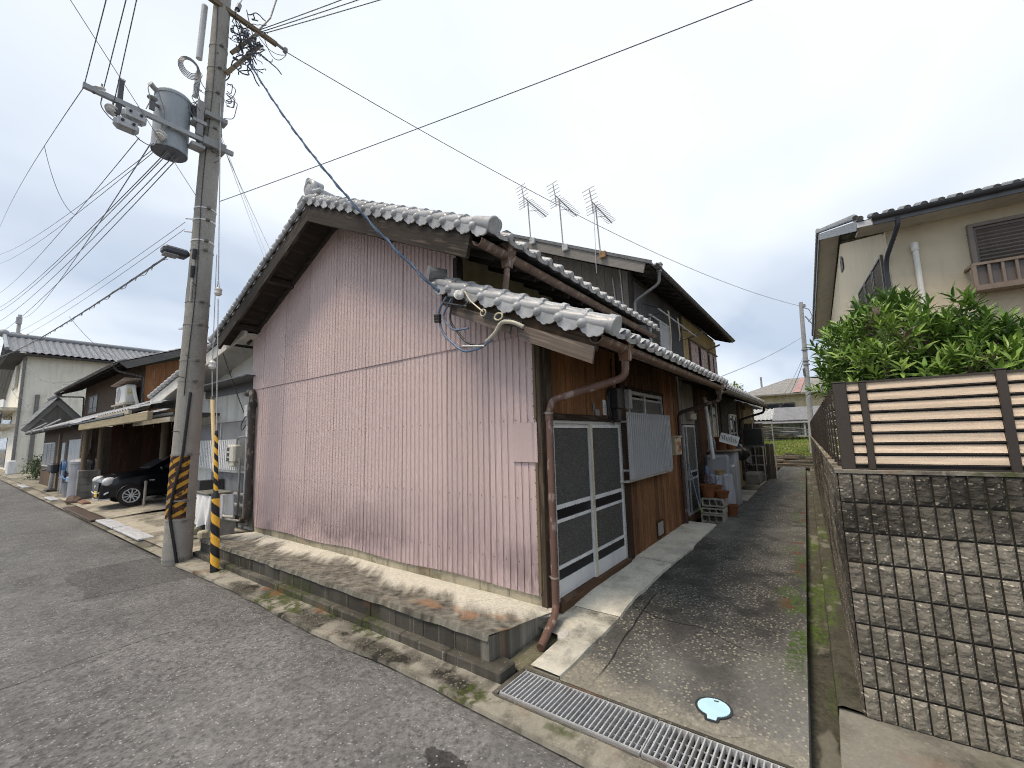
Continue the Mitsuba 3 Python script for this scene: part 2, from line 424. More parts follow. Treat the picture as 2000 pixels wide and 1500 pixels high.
def sag(a, b, drop, n=24):
    t = np.linspace(0, 1, n)[:, None]
    p = np.asarray(a, float) * (1 - t) + np.asarray(b, float) * t
    p[:, 2] -= (4 * drop * t * (1 - t))[:, 0]
    return p


def lathe(profile, origin=(0, 0, 0), axis=(0, 0, 1), n=24):
    m = trimesh.creation.revolve(np.asarray(profile, float), sections=n)
    d, s, u = frame3(axis, (0, 1, 0) if abs(axis[2]) > 0.9 else (0, 0, 1))
    M = np.eye(4); M[:3, 0], M[:3, 1], M[:3, 2], M[:3, 3] = s, u, d, origin
    if np.linalg.det(M[:3, :3]) < 0:
        M[:3, 0] *= -1
    m.apply_transform(M)
    return m


def extr(poly, origin, ux, uy, depth):
    """A shapely polygon or a point list, laid into the plane (ux, uy) at origin and extruded along ux x uy."""
    if not hasattr(poly, 'exterior'):
        poly = sg.Polygon(poly)
    m = trimesh.creation.extrude_polygon(poly, abs(depth), engine='earcut')
    ux, uy = np.asarray(ux, float), np.asarray(uy, float)
    ux, uy = ux / np.linalg.norm(ux), uy / np.linalg.norm(uy)
    nrm = np.cross(ux, uy)
    M = np.eye(4); M[:3, 0], M[:3, 1], M[:3, 2], M[:3, 3] = ux, uy, nrm, np.asarray(origin, float) + (nrm * depth if depth < 0 else 0)
    m.apply_transform(M)
    return m


def grid(fn, us, vs):
    """A sheet of quads through fn(u, v) -> point."""
    P = np.array([[fn(u, v) for v in vs] for u in us], float)
    n, m = len(us), len(vs)
    i, j = np.meshgrid(np.arange(n - 1), np.arange(m - 1), indexing='ij')
    a = i * m + j
    q = np.stack([a, a + m, a + m + 1, a + 1], -1).reshape(-1, 4)
    return trimesh.Trimesh(P.reshape(-1, 3), np.vstack([q[:, [0, 1, 2]], q[:, [0, 2, 3]]]), process=False)


def wavy_roof(o, along, down, width, length, pitch=0.27, row=0.24, amp=0.035, step=0.022):
    """Interlocking S tiles: o is the upper corner, along the ridge, down the slope."""
    a, d = np.asarray(along, float), np.asarray(down, float)
    a, d = a / np.linalg.norm(a), d / np.linalg.norm(d)
    n = np.cross(a, d); n = n if n[2] > 0 else -n
    nu = max(int(round(width / pitch)), 1) * 6 + 1
    us = np.linspace(0, width, nu)
    vs, hs = [], []
    for k in range(int(math.ceil(length / row))):
        vs += [k * row + 0.001, min((k + 1) * row, length)]; hs += [0.0, step]
    ph = us / pitch * 2 * np.pi
    w = amp * (np.sin(ph) * 0.6 + 0.4 * np.sin(ph) ** 3)
    P = np.asarray(o, float) + us[:, None, None] * a + np.array(vs)[None, :, None] * d + (w[:, None] + np.array(hs)[None, :])[..., None] * n
    m = len(vs)
    i, j = np.meshgrid(np.arange(nu - 1), np.arange(m - 1), indexing='ij')
    b = i * m + j
    q = np.stack([b, b + m, b + m + 1, b + 1], -1).reshape(-1, 4)
    return trimesh.Trimesh(P.reshape(-1, 3), np.vstack([q[:, [0, 1, 2]], q[:, [0, 2, 3]]]), process=False)


def eave_tile(o, along, down, w=0.27):
    """The last tile of a course: a curved apron with a scalloped lip and a round boss at its side."""
    a, d = np.asarray(along, float), np.asarray(down, float)
    a, d = a / np.linalg.norm(a), d / np.linalg.norm(d)
    n = np.cross(a, d); n = n if n[2] > 0 else -n
    o = np.asarray(o, float)
    t = np.linspace(0.0, 1, 9)
    lip = [(x * w, -0.028 - 0.022 * math.sin(x * math.pi) - 0.006 * abs(math.sin(x * 3 * math.pi))) for x in t]
    top = [(x * w, 0.012 - 0.022 * math.sin(x * math.pi)) for x in t[::-1]]
    plate = extr(lip + top, o, a, n, 0.016)
    boss = lathe([(0, -0.13), (0.042, -0.13), (0.045, 0.0), (0.036, 0.018), (0.0, 0.026)], o + a * w * 0.02 + n * 0.012 + d * 0.012, d, 14)
    return cat([plate, boss])


def verge_tile(o, down, out, w=0.235):
    """A tile of the rake: rolled top with a pointed skirt hanging down the gable side; o its upper end on the rake line."""
    d, q = np.asarray(down, float), np.asarray(out, float)
    d, q = d / np.linalg.norm(d), q / np.linalg.norm(q)
    n = np.cross(d, q); n = n if n[2] > 0 else -n
    o = np.asarray(o, float)
    ball = trimesh.creation.icosphere(2, 0.046)
    ball.apply_translation(o + d * 0.015 + q * 0.045 - n * 0.018)
    roll = tube([o - d * 0.02 + n * 0.012, o + d * w * 0.5 + n * 0.02, o + d * w * 0.98 + n * 0.034, o + d * (w + 0.03) + n * 0.036], [0.052, 0.058, 0.064, 0.05], 12)
    s = np.linspace(0.06, 0.97, 13)
    skirt = [(x * w, 0.03) for x in s] + [(x * w, -0.045 - 0.055 * math.sin(x * math.pi) - 0.016 * abs(math.sin(3 * math.pi * x))) for x in s[::-1]]
    return cat([ball, roll, extr(skirt, o + q * 0.03, d, n, 0.02)])


def gutter(p0, p1, r=0.06):
    """A half-round gutter with a rolled lip."""
    p0, p1 = np.asarray(p0, float), np.asarray(p1, float)
    d, s, u = frame3(p1 - p0)
    ang = np.linspace(math.pi, 2 * math.pi, 10)
    prof = [(r * math.cos(a), r * math.sin(a)) for a in ang] + [((r - 0.006) * math.cos(a), (r - 0.006) * math.sin(a)) for a in ang[::-1]]
    m = extr(prof, p0, s, u, -np.linalg.norm(p1 - p0)) if np.dot(np.cross(s, u), d) < 0 else extr(prof, p0, s, u, np.linalg.norm(p1 - p0))
    lips = [tube([p0 + s * r * k, p1 + s * r * k], 0.007, 6) for k in (-1, 1)]
    rings = []
    L = np.linalg.norm(p1 - p0)
    for k in np.arange(0.9, L, 1.8):
        arc = [p0 + d * k + s * (r + 0.003) * math.cos(a) + u * (r + 0.003) * math.sin(a) for a in ang]
        rings.append(tube(arc, 0.006, 5))
    return cat([m] + lips + rings)


def hopper(o, w=0.13, h=0.2):
    """A square rainwater head that tapers to the pipe; o the middle of its rim."""
    o = np.asarray(o, float)
    lv = [(0, w / 2 + 0.014), (-0.03, w / 2 + 0.014), (-0.031, w / 2), (-0.075, w / 2), (-0.15, w / 2 * 0.7), (-h, 0.042)]
    P = []
    for z, r in lv:
        P.append([(o[0] + sx * r, o[1] + sy * r, o[2] + z) for sx, sy in ((-1, -1), (1, -1), (1, 1), (-1, 1))])
    V = np.array(P).reshape(-1, 3)
    F = []
    for k in range(len(lv) - 1):
        for j in range(4):
            a, b = k * 4 + j, k * 4 + (j + 1) % 4
            F += [[a, b, b + 4], [a, b + 4, a + 4]]
    return trimesh.Trimesh(V, np.array(F), process=False)


def leaf_mesh(base, dirs, ups, L, W, cols=None):
    """Many pointed, folded leaves as one mesh: 6 triangles each."""
    n = len(base)
    d = dirs / np.linalg.norm(dirs, axis=1, keepdims=True)
    s = np.cross(d, ups); s /= np.linalg.norm(s, axis=1, keepdims=True) + 1e-9
    u = np.cross(s, d)
    L, W = np.broadcast_to(L, (n,))[:, None], np.broadcast_to(W, (n,))[:, None]
    v = np.stack([base, base + d * L * 0.35 + s * W * 0.5 + u * W * 0.18, base + d * L * 0.42 - u * L * 0.02, base + d * L * 0.35 - s * W * 0.5 + u * W * 0.18,
                  base + d * L * 0.75 + s * W * 0.3 - u * L * 0.04, base + d * L * 0.75 - s * W * 0.3 - u * L * 0.04, base + d * L - u * L * 0.14], 1)
    f0 = np.array([[0, 2, 1], [0, 3, 2], [1, 2, 4], [2, 3, 5], [2, 6, 4], [2, 5, 6]])
    f = (np.arange(n)[:, None, None] * 7 + f0[None]).reshape(-1, 3)
    return trimesh.Trimesh(v.reshape(-1, 3), f, process=False)


# ------------------------------------------------------------------ the setting
def struct(name, mesh, bsdf, col=None, dirt=0.3, label=None, **k):
    tags = {'kind': 'structure'}
    if label:
        tags['label'] = label
    return add(name, mesh, bsdf, col, dirt, **k, **tags)


def sheet(x0, x1, y0, y1, z, nx=2, ny=2, bumpy=0.0, seed=0):
    def fn(x, y):
        zz = z(x, y) if callable(z) else z
        return (x, y, zz + (bumpy * (meshkit.fbm(np.array([x * 0.9, y * 0.9, seed]), 3) - 0.5) if bumpy else 0))
    return grid(fn, np.linspace(x0, x1, nx), np.linspace(y0, y1, ny))


GALV = (0.50, 0.51, 0.52)
struct('ground', sheet(-400, 300, -200, 600, -0.45), 'concrete', (0.16, 0.14, 0.10), 0.4, label='bare earth under and beyond the lots')


def road_edge(x):
    return 2.40 + 0.02 * math.sin(x * 1.7) + 0.03 * (meshkit.noise(np.array([x * 3.0, 0.5, 0])) - 0.5)


xs = np.concatenate([np.linspace(-160, -14, 20), np.linspace(-13, 3, 130), np.linspace(4, 80, 8)])
rd = grid(lambda x, t: (x, -7 + t * (road_edge(x) + 7), 0.012 * (meshkit.fbm(np.array([x * 0.5, t * 5, 3.0]), 3) - 0.5) * (1 if t < 0.99 else 0) - (0.0 if t < 0.995 else 0.03)), xs, list(np.linspace(0, 0.985, 26)) + [0.996, 1.0])
struct('road', rd, 'asphalt', label='grey asphalt lane with bright chippings, cracks and an oil spot')


def rough_strip(x, y):
    return 0.012 + 0.02 * (meshkit.fbm(np.array([x * 6.0, y * 6, 1]), 4) - 0.5) + 0.02 * (y - 2.4)


struct('gutter_strip', grid(lambda x, t: (x, road_edge(x) - 0.02 + t * (2.70 - road_edge(x)), rough_strip(x, 2.4 + 0.32 * t) - (0.03 if t == 0 else 0)), np.linspace(-9.6, -2.1, 160), [0, 0.03, 0.15, 0.3, 0.45, 0.6, 0.8, 1.0]), 'concrete', (0.27, 0.255, 0.215), 0.9,
       label='rough mossy concrete strip between the asphalt and the kerb')
struct('grating_strip', grid(lambda x, t: (x, road_edge(x) - 0.02 + t * (2.575 - road_edge(x)), rough_strip(x, 2.4 + 0.175 * t) - (0.03 if t == 0 else 0)), np.linspace(-2.1, 4.0, 110), [0, 0.05, 0.3, 0.55, 0.8, 1.0]), 'concrete', (0.26, 0.245, 0.205), 0.7,
       label='gritty concrete strip between the asphalt and the drain grating')


def ditch_x(y):
    return -0.245 - 0.031 * (y - 3.0)


def alley_z(x, y):
    s = min(max((y - 2.9) / 1.6, 0), 1)
    return 0.045 + 0.095 * s + 0.002 * max(y - 4.5, 0)


ys = np.concatenate([np.linspace(2.935, 6, 60), np.linspace(6.1, 23.8, 60)])
al = grid(lambda y, t: (-1.79 * (1 - t) + ditch_x(y) * t, y, alley_z(0, y) + 0.018 * (meshkit.fbm(np.array([(-1.79 * (1 - t) + ditch_x(y) * t) * 2.2, y * 2.2, 5]), 4) - 0.5)), ys, np.linspace(0, 1, 30))
al = cat([al, grid(lambda y, t: (ditch_x(y), y, alley_z(0, y) - 0.004 - 0.24 * t), ys, [0, 1])])
struct('alley_path', al, 'alley_concrete', label='dark gritty concrete alley with moss along its ditch')
# the pale apron along the house: two pours with a gap between
AP = 0.022


def apron_z(x, y):
    return alley_z(x, y) + AP + 0.012 * (meshkit.fbm(np.array([x * 3, y * 3, 8]), 3) - 0.5) + 0.012 * (-1.75 - x)


def apron_edge(y):
    return -1.78 + 0.012 * math.sin(y * 2.1) + 0.05 * (meshkit.fbm(np.array([0.0, y * 2.5, 4]), 3) - 0.5)


for lo, hi in ((2.945, 4.02), (4.03, 5.93), (5.94, 8.75)):
    y2 = np.linspace(lo, hi, 44)
    x0 = (lambda y: -2.06 if y < 3.45 else -2.35)
    ap = grid(lambda y, t: (x0(y) * (1 - t) + apron_edge(y) * t, y, apron_z(x0(y) * (1 - t) + apron_edge(y) * t, y) - (0.04 if t == 1 else 0)), y2, [0, 0.15, 0.3, 0.45, 0.6, 0.75, 0.9, 0.985, 1.0])
    struct('house_apron', ap, 'concrete', (0.64, 0.62, 0.54) if lo > 3.5 else (0.54, 0.52, 0.45), 0.26 if lo > 3.5 else 0.6,
           label={2.945: 'grubby front end of the pale concrete apron by the grating', 4.03: 'pale concrete apron slab in front of the sliding door', 5.94: 'pale concrete apron slab below the plank wall'}[lo])
struct('apron_fill', cat([box(-2.058, 2.94, -0.3, -1.80, 3.5, 0.052), box(-2.36, 4.6, -0.3, -1.82, 8.7, 0.13)]), 'concrete', (0.2, 0.185, 0.15), 0.6, label='rough edge under the pale apron')
struct('downpipe_channel', sheet(-2.30, -2.03, 2.90, 3.62, lambda x, y: 0.022 + 0.06 * (y - 2.84), 6, 16, 0.02), 'concrete', (0.16, 0.15, 0.10), 0.7, label='damp mossy channel that takes the downpipe')
# the ditch: floor, far kerb, strip to the wall
struct('ditch_floor', grid(lambda y, t: (ditch_x(y) + 0.0 + 0.155 * t, y, alley_z(0, y) - 0.16 + 0.02 * (meshkit.fbm(np.array([t * 2.0, y * 3, 2]), 3) - 0.5)), np.linspace(0.5, 23.8, 160), np.linspace(0, 1, 6)), 'ditch_moss', label='damp mossy floor of the open ditch')


def kerb2(y, t):
    pts = [(0.155, -0.17), (0.16, 0.0), (0.19, 0.012), (0.27, 0.01), (0.33, 0.0)]
    dx, dz = pts[t]
    return (ditch_x(y) + dx, y, alley_z(0, y) + dz + 0.012 * (meshkit.fbm(np.array([dx * 9, y * 4, 7]), 3) - 0.5))


struct('ditch_kerb', grid(kerb2, np.linspace(3.62, 23.8, 190), [0, 1, 2, 3, 4]), 'ditch_moss', label='mossy ditch edge at the foot of the block wall')
struct('wall_footing', grid(lambda x, t: (x, 2.45 + t * 1.2, 0.035 + 0.035 * t + 0.008 * (meshkit.fbm(np.array([x * 4, t * 4, 1]), 3) - 0.5)), np.linspace(-0.10, 4.0, 60), np.linspace(0, 1, 10)), 'concrete', (0.21, 0.20, 0.17), 0.45, label='grey concrete footing slab in front of the block wall')
struct('footing_edge', box(-0.105, 2.44, -0.3, -0.085, 3.64, 0.03), 'concrete', (0.2, 0.19, 0.15), 0.6, label='edge of the footing slab at the ditch mouth')
struct('grating_bed', cat([box(-2.06, 2.58, -0.40, 3.6, 2.92, -0.26), box(-2.12, 2.918, -0.40, 3.6, 2.942, 0.044), box(-2.12, 2.555, -0.4, 3.6, 2.573, 0.02), box(-2.14, 2.56, -0.4, -2.1, 2.93, 0.03)]), 'concrete', (0.10, 0.095, 0.08), 0.6, label='dark concrete trough under the steel grating')

# steel gratings over the road drain: bearing bars, cross rods, frame
for gi, (gx0, gx1) in enumerate(((-2.085, -1.045), (-1.035, 0.0), (0.01, 1.05))):
    g = thing('drain_grating', ['galvanized steel drain grating nearest the house corner, its left end bright and dense', 'galvanized steel drain grating in front of the round blue cover', 'galvanized steel drain grating at the ditch mouth, mostly out of frame'][gi], 'drain grating', 'gratings laid end to end along the alley mouth')
    zt = 0.040
    add('frame', [box(gx0, 2.580, zt - 0.044, gx1, 2.586, zt), box(gx0, 2.908, zt - 0.044, gx1, 2.914, zt), box(gx0 - 0.002, 2.586, zt - 0.044, gx0 + 0.005, 2.908, zt), box(gx1 - 0.005, 2.586, zt - 0.044, gx1 + 0.002, 2.908, zt)], 'galvanized', GALV, 0.25, g)
    nb = int((gx1 - gx0) / 0.0335)
    for k in range(1, nb):
        x = gx0 + (gx1 - gx0) * k / nb
        add('bar', box(x - 0.0042, 2.587, zt - 0.042, x + 0.0042, 2.907, zt + 0.001), 'galvanized', vary(GALV, 0.12), 0.2 if gi else 0.05, g)
    add('cross_rod', [box(gx0 + 0.01, y - 0.004, zt - 0.034, gx1 - 0.01, y + 0.003, zt - 0.026) for y in (2.667, 2.747, 2.827)], 'galvanized', GALV, 0.1, g)
    add('edge_angle', box(gx0, 2.570, zt - 0.05, gx1, 2.578, zt - 0.004), 'galvanized', (0.30, 0.30, 0.30), 0.5, g)

# round pale blue access cover with its tongue
mh = thing('access_cover', 'round pale blue plastic access cover with a small tongue, set in the alley', 'access cover')
zc = alley_z(-0.77, 3.19) + 0.010
d0 = sg.Point(0, 0).buffer(0.098, 32).union(sg.Polygon([(-0.032, -0.08), (0.032, -0.08), (0.026, -0.135), (-0.026, -0.135)]))
add('lid', extr(d0, (-0.765, 3.19, zc - 0.01), (1, 0.1, 0), (-0.1, 1, 0), 0.014), 'satin', (0.50, 0.76, 0.86), 0.10, mh)
add('rim', extr(d0.buffer(0.016).difference(d0.buffer(0.003)), (-0.765, 3.19, zc - 0.01), (1, 0.1, 0), (-0.1, 1, 0), 0.012), 'satin', (0.03, 0.035, 0.04), 0.2, mh)
add('handle_slot', extr(sg.box(-0.014, -0.006, 0.014, 0.006), (-0.762, 3.262, zc + 0.0042), (1, 0.1, 0), (-0.1, 1, 0), 0.002), 'satin', (0.03, 0.04, 0.05), 0.1, mh)
add('collar', grid(lambda a, r: (-0.765 + math.cos(a) * r * 1.12, 3.19 + math.sin(a) * r, zc - 0.004 - 0.016 * (r > 0.2) + 0.006 * (meshkit.noise(np.array([a * 2, r * 9, 0])) - 0.5)), np.linspace(0, 2 * math.pi, 40), [0.10, 0.14, 0.19, 0.235]), 'alley_concrete', parent=mh)

# kerb and bench of concrete blocks along the house
def hump(m, a, seed):
    """Roughens a mesh a little so that its arrises are not ruled."""
    v = np.array(m.vertices)
    v += a * (np.stack([meshkit.fbm(v * 5 + 10 * k + seed, 3) for k in range(3)], -1) - 0.5)
    return trimesh.Trimesh(v, m.faces, process=False)


kb = thing('kerb', 'low grimy concrete kerb in front of the pink house', 'kerb')
x = -8.75
while x < -2.3:
    x1 = min(x + 0.60, -2.17)
    if x1 > -2.35:
        x1 = -2.17
    m = cbox(x + 0.002, 2.685, -0.2, x1 - 0.002, 2.90, 0.088 + 0.006 * R.random(), 0.012)
    add('kerb_stone', hump(m.subdivide().subdivide(), 0.012, 3), 'concrete', vary((0.105, 0.098, 0.082), 0.15), 0.7, kb)
    x = x1
bn = thing('stone_bench', 'raised concrete plinth with a sloping slab and a block face, below the pink wall', 'plinth')
x, k = -8.72, 0
while x < -2.45:
    x1 = min(x + 0.40, -2.40)
    if x1 > -2.6:
        x1 = -2.40
    m = cbox(x + 0.003, 2.762 + 0.006 * R.random(), 0.0, x1 - 0.003, 3.0, 0.27, 0.006)
    add('block', hump(m.subdivide().subdivide(), 0.008, 5), 'concrete', vary((0.070, 0.066, 0.056), 0.22), 0.6, bn)
    x = x1


def slab(x, t):
    y = 2.748 + t * (3.64 - 2.748)
    z = 0.290 - 0.055 * t + 0.02 * (meshkit.fbm(np.array([x * 2.5, y * 4, 2]), 4) - 0.5)
    xx = x
    if x > -2.62:
        xx = -2.62 + (x + 2.62) * (1 - 0.0 * t) + 0.14 * t * (x + 2.62) / 0.3
    if t == 0:
        z -= 0.045
    return (xx, y + (0.012 * (meshkit.noise(np.array([x * 7, 0, 4])) - 0.5) if t < 0.05 else 0), z)


add('top_slab', [grid(slab, np.linspace(-8.75, -2.34, 150), [0, 0.02, 0.06, 0.15, 0.28, 0.42, 0.57, 0.72, 0.86, 1.0]),
                 hump(extr([(2.76, -0.1), (3.63, 0.0), (3.63, 0.225), (2.76, 0.28)], (-2.42, 0, 0), (0, 1, 0), (0, 0, 1), 0.09).subdivide().subdivide().subdivide(), 0.02, 9)], 'plinth_cement', parent=bn)
struct('plinth_core', box(-8.7, 2.9, -0.2, -2.44, 3.66, 0.2), 'concrete', (0.2, 0.19, 0.15), 0.5, label='fill under the plinth slab')
# left of the pole: pavement of the neighbours
struct('driveway', cat([sheet(-14.6, -8.80, 2.50, 5.2, lambda x, y: 0.07 + 0.03 * (y - 2.5), 40, 16, 0.02), sheet(-22.2, -14.62, 2.62, 7.5, lambda x, y: 0.10 + 0.06 * min(y - 2.6, 1.2), 50, 20, 0.02), box(-14.66, 2.6, -0.2, -14.6, 5.2, 0.11)]), 'concrete', (0.36, 0.33, 0.27), 0.5, label='pale stained concrete driveway of the carport')
struct('left_pavement', sheet(-60, -8.75, 2.36, 2.68, lambda x, y: 0.012 + 0.19 * (y - 2.36), 120, 6, 0.01), 'concrete', (0.24, 0.22, 0.18), 0.6, label='grimy concrete gutter along the houses on the left')
struct('left_yard', sheet(-75, -22.2, 2.62, 12, lambda x, y: 0.10, 20, 6, 0.03), 'concrete', (0.25, 0.235, 0.19), 0.5, label='worn concrete yard before the houses on the far left')


# ------------------------------------------------------------------ the pink house
TILE = (0.36, 0.37, 0.385)
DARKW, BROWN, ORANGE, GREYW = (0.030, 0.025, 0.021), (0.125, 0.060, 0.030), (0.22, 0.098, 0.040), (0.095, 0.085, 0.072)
PIPE = (0.125, 0.079, 0.060)
ALU = (0.74, 0.75, 0.76)
house = thing('pink_house', 'old wooden house with a faded pink corrugated gable wall, silver tile roof and plank front', 'house')
YW, RX, RZ, SL = 3.62, -6.15, 5.40, 0.465


def soffit_z(x):
    return RZ - SL * abs(x - RX)


def left_edge(z):
    return -8.76 - 0.115 * max(z - 0.3, 0)


def wall_top(x):
    if x > -3.47:
        return 3.50 - 0.43 * (x + 3.47)
    return soffit_z(x) + 0.02


# corrugated sheets: eight columns, parted by a lap joint at 3 m
pitch = 0.083
edges = [-9.40, -8.62, -7.79, -6.96, -6.13, -5.30, -4.47, -3.64, -2.985, -2.372]
for lo, hi in zip(edges, edges[1:]):
    n = max(int(round((hi - lo) / pitch)), 1)
    w = (hi - lo) / n
    prof = []
    for k in range(n):
        b = lo + k * w
        prof += [(b, 0.0), (b + 0.060 * w / pitch, 0.001), (b + 0.0645 * w / pitch, -0.014), (b + 0.071 * w / pitch, -0.014), (b + 0.074 * w / pitch, 0.004), (b + 0.080 * w / pitch, 0.004)]
    prof += [(hi - 0.006, 0.0), (hi - 0.003, -0.016)]
    for row in (0, 1):
        jit = 0.02 * (R.random() - 0.5)
        wav = R.random() * 6
        pts, keep = [], []
        for x, d in prof:
            if row == 0:
                z0, z1 = 0.345 + 0.012 * math.sin(x * 3.1) + jit * 0.5, 3.005 + 0.004 * x
            else:
                z0, z1 = 2.965 + 0.004 * x, wall_top(x)
            if x < -8.70:
                z0 = max(z0, 0.3 + (-8.76 - x) / 0.115) if x < left_edge(0.36) else z0
            if z1 - z0 < 0.03:
                continue
            zz = np.linspace(z0, z1, 9)
            pts.append([(x, YW - 0.012 - d - 0.016 * row + 0.002 * math.sin(z * 1.3 + wav) + (-0.006 if k == 0 and row == 0 else 0), z) for k, z in enumerate(zz)])
        if len(pts) < 2:
            continue
        P = np.array(pts); a, b = P.shape[:2]
        i, j = np.meshgrid(np.arange(a - 1), np.arange(b - 1), indexing='ij')
        q = (i * b + j)
        q = np.stack([q, q + b, q + b + 1, q + 1], -1).reshape(-1, 4)
        m = trimesh.Trimesh(P.reshape(-1, 3), np.vstack([q[:, [0, 1, 2]], q[:, [0, 2, 3]]]), process=False)
        add('siding_sheet', m, 'pink_paint', parent=house, uv=np.tile((R.random(), 0.5), (len(m.vertices), 1)))
pm = cat([box(-2.66, YW - 0.034, 1.62, -2.352, YW - 0.028, 2.02)])
add('siding_patch', pm, 'pink_paint', parent=house, uv=np.tile((0.1, 0.5), (len(pm.vertices), 1)))
# nails with their dimples
add('nail', [lathe([(0, 0), (0.006, 0), (0.004, 0.004), (0, 0.005)], (x, YW - 0.017, z), (0, -1, 0), 6) for z in (0.62, 1.25, 2.05) for x in np.arange(-8.6, -2.45, 0.166)] + [lathe([(0, 0), (0.006, 0), (0, 0.005)], (-2.40, YW - 0.016, z), (0, -1, 0), 6) for z in np.arange(0.5, 2.6, 0.13)], 'satin', (0.06, 0.05, 0.05), 0.2, house, kind='stuff')
add('foundation', hump(cat([cbox(a + 0.001, YW + 0.004, 0.0, a + 0.399, YW + 0.16, 0.372, 0.01).subdivide().subdivide() for a in np.arange(-8.78, -2.5, 0.4)] + [box(-2.385, YW + 0.006, 0, -2.33, YW + 0.1, 0.36)]), 0.010, 2), 'concrete', (0.40, 0.36, 0.27), 0.5, house)
core = sg.Polygon([(-8.75, 0.1), (-9.2, 4.0), (-9.2, soffit_z(-9.2)), (RX, RZ), (-3.49, soffit_z(-3.49)), (-3.49, 3.45), (-2.40, 3.02), (-2.40, 0.1)])
add('inner_wall', extr(core, (0, YW + 0.05, 0), (1, 0, 0), (0, 0, 1), -4.9), 'wood_upright', (0.03, 0.026, 0.022), 0.3, house)
add('corner_post', [cbox(-2.365, YW - 0.025, 0.22, -2.30, YW + 0.07, 3.0, 0.006), box(-2.30, YW + 0.03, 0.23, -2.285, 3.80, 3.0)], 'wood_upright', (0.075, 0.055, 0.038), 0.6, house)
add('edge_batten', [cbox(-2.378, YW - 0.04, 0.36, -2.350, YW - 0.015, 1.62, 0.003), cbox(-2.380, YW - 0.04, 2.06, -2.352, YW - 0.015, 2.95, 0.003)], 'wood_upright', (0.17, 0.13, 0.08), 0.4, house)

# the plank front on the alley
XF = -2.31


def plank(y0, y1, z0, z1, col, dirt, x=XF, parent=None):
    g = 0.0055
    m = cbox(x - 0.02, y0 + g, z0, x + 0.004 * R.random(), y1 - g, z1, 0.004)
    add('plank', m, 'wood_upright', col, dirt, parent or house)


ny = 11
for k in range(ny):
    a, b = 3.83 + k * (5.60 - 3.83) / ny, 3.83 + (k + 1) * (5.60 - 3.83) / ny
    plank(a, b, 2.115, 3.06, vary((0.27, 0.125, 0.056), 0.28), 0.5)
for k in range(18):
    a, b = 5.86 + k * 0.154, 5.86 + (k + 1) * 0.154
    if 6.0 < (a + b) / 2 < 7.52:
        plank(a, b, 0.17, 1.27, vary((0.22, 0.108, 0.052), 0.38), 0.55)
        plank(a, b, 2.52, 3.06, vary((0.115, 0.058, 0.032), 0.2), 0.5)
    else:
        plank(a, b, 0.17 + 0.01 * R.random(), 3.06, vary((0.22, 0.105, 0.052), 0.35), 0.55)
add('lintel', [cbox(XF - 0.03, 3.80, 2.045, XF + 0.035, 5.72, 2.118, 0.006)], 'wood_level', (0.045, 0.030, 0.022), 0.4, house)
add('post', [cbox(XF - 0.05, 5.655, 0.16, XF + 0.03, 5.86, 3.06, 0.008)], 'wood_upright', (0.05, 0.030, 0.020), 0.4, house)
add('sill_beam', [cbox(XF - 0.06, 3.80, 0.13, XF + 0.055, 5.68, 0.222, 0.006)], 'wood_level', (0.11, 0.065, 0.04), 0.5, house)
add('vent_cover', cbox(XF + 0.003, 6.93, 0.24, XF + 0.016, 7.22, 0.455, 0.004), 'satin', (0.36, 0.34, 0.31), 0.3, house)
add('vent_rim', [beam((XF + 0.012, 6.915, z), (XF + 0.012, 7.235, z), 0.02, 0.022) for z in (0.232, 0.463)] + [box(XF, y - 0.011, 0.232, XF + 0.022, y + 0.011, 0.463) for y in (6.915, 7.235)], 'wood_upright', (0.06, 0.035, 0.02), 0.3, house)

# two sliding doors of aluminium with frosted glass
add('door_frame', [box(XF - 0.06, 3.815, 0.222, XF + 0.01, 3.84, 2.045), box(XF - 0.06, 5.625, 0.222, XF + 0.012, 5.655, 2.045), box(XF - 0.06, 3.84, 2.012, XF + 0.012, 5.625, 2.046)], 'satin', (0.50, 0.50, 0.48), 0.25, house)
for k, (y0, y1, x) in enumerate(((3.842, 4.745, XF - 0.045), (4.700, 5.624, XF - 0.012))):
    d = add('sliding_door', [box(x - 0.015, y0, 0.226, x + 0.015, y0 + 0.034, 2.01), box(x - 0.015, y1 - 0.034, 0.226, x + 0.015, y1, 2.01), box(x - 0.014, y0 + 0.034, 1.965, x + 0.014, y1 - 0.034, 2.01),
                             box(x - 0.014, y0 + 0.034, 1.105, x + 0.014, y1 - 0.034, 1.150), box(x - 0.014, y0 + 0.034, 0.965, x + 0.014, y1 - 0.034, 1.000), box(x - 0.014, y0 + 0.034, 0.500, x + 0.014, y1 - 0.034, 0.535), box(x - 0.014, y0 + 0.034, 0.226, x + 0.014, y1 - 0.034, 0.395)],
            'satin', ALU, 0.15, house, label='left aluminium sliding door with frosted glass, next to the downpipe' if k == 0 else 'right aluminium sliding door with frosted glass, next to the plank wall')
    add('glass', box(x - 0.004, y0 + 0.034, 1.150, x + 0.004, y1 - 0.034, 1.965), 'frosted', parent=d)
    add('glass', box(x - 0.004, y0 + 0.034, 0.535, x + 0.004, y1 - 0.034, 0.965), 'frosted', parent=d)
    for za, zb in ((1.0, 1.105), (0.395, 0.500)):
        add('dark_band', box(x - 0.008, y0 + 0.034, za, x + 0.008, y1 - 0.034, zb), 'satin', (0.006, 0.007, 0.011), 0.05, d)
    if k:
        add('stile_cover', [box(x + 0.0155, y0 - 0.004, 0.23, x + 0.022, y0 + 0.05, 2.0)], 'satin', (0.62, 0.58, 0.46), 0.3, d)
        add('lock', box(x + 0.015, y0 + 0.02, 1.04, x + 0.03, y0 + 0.035, 1.10), 'satin', (0.3, 0.28, 0.22), 0.2, d)

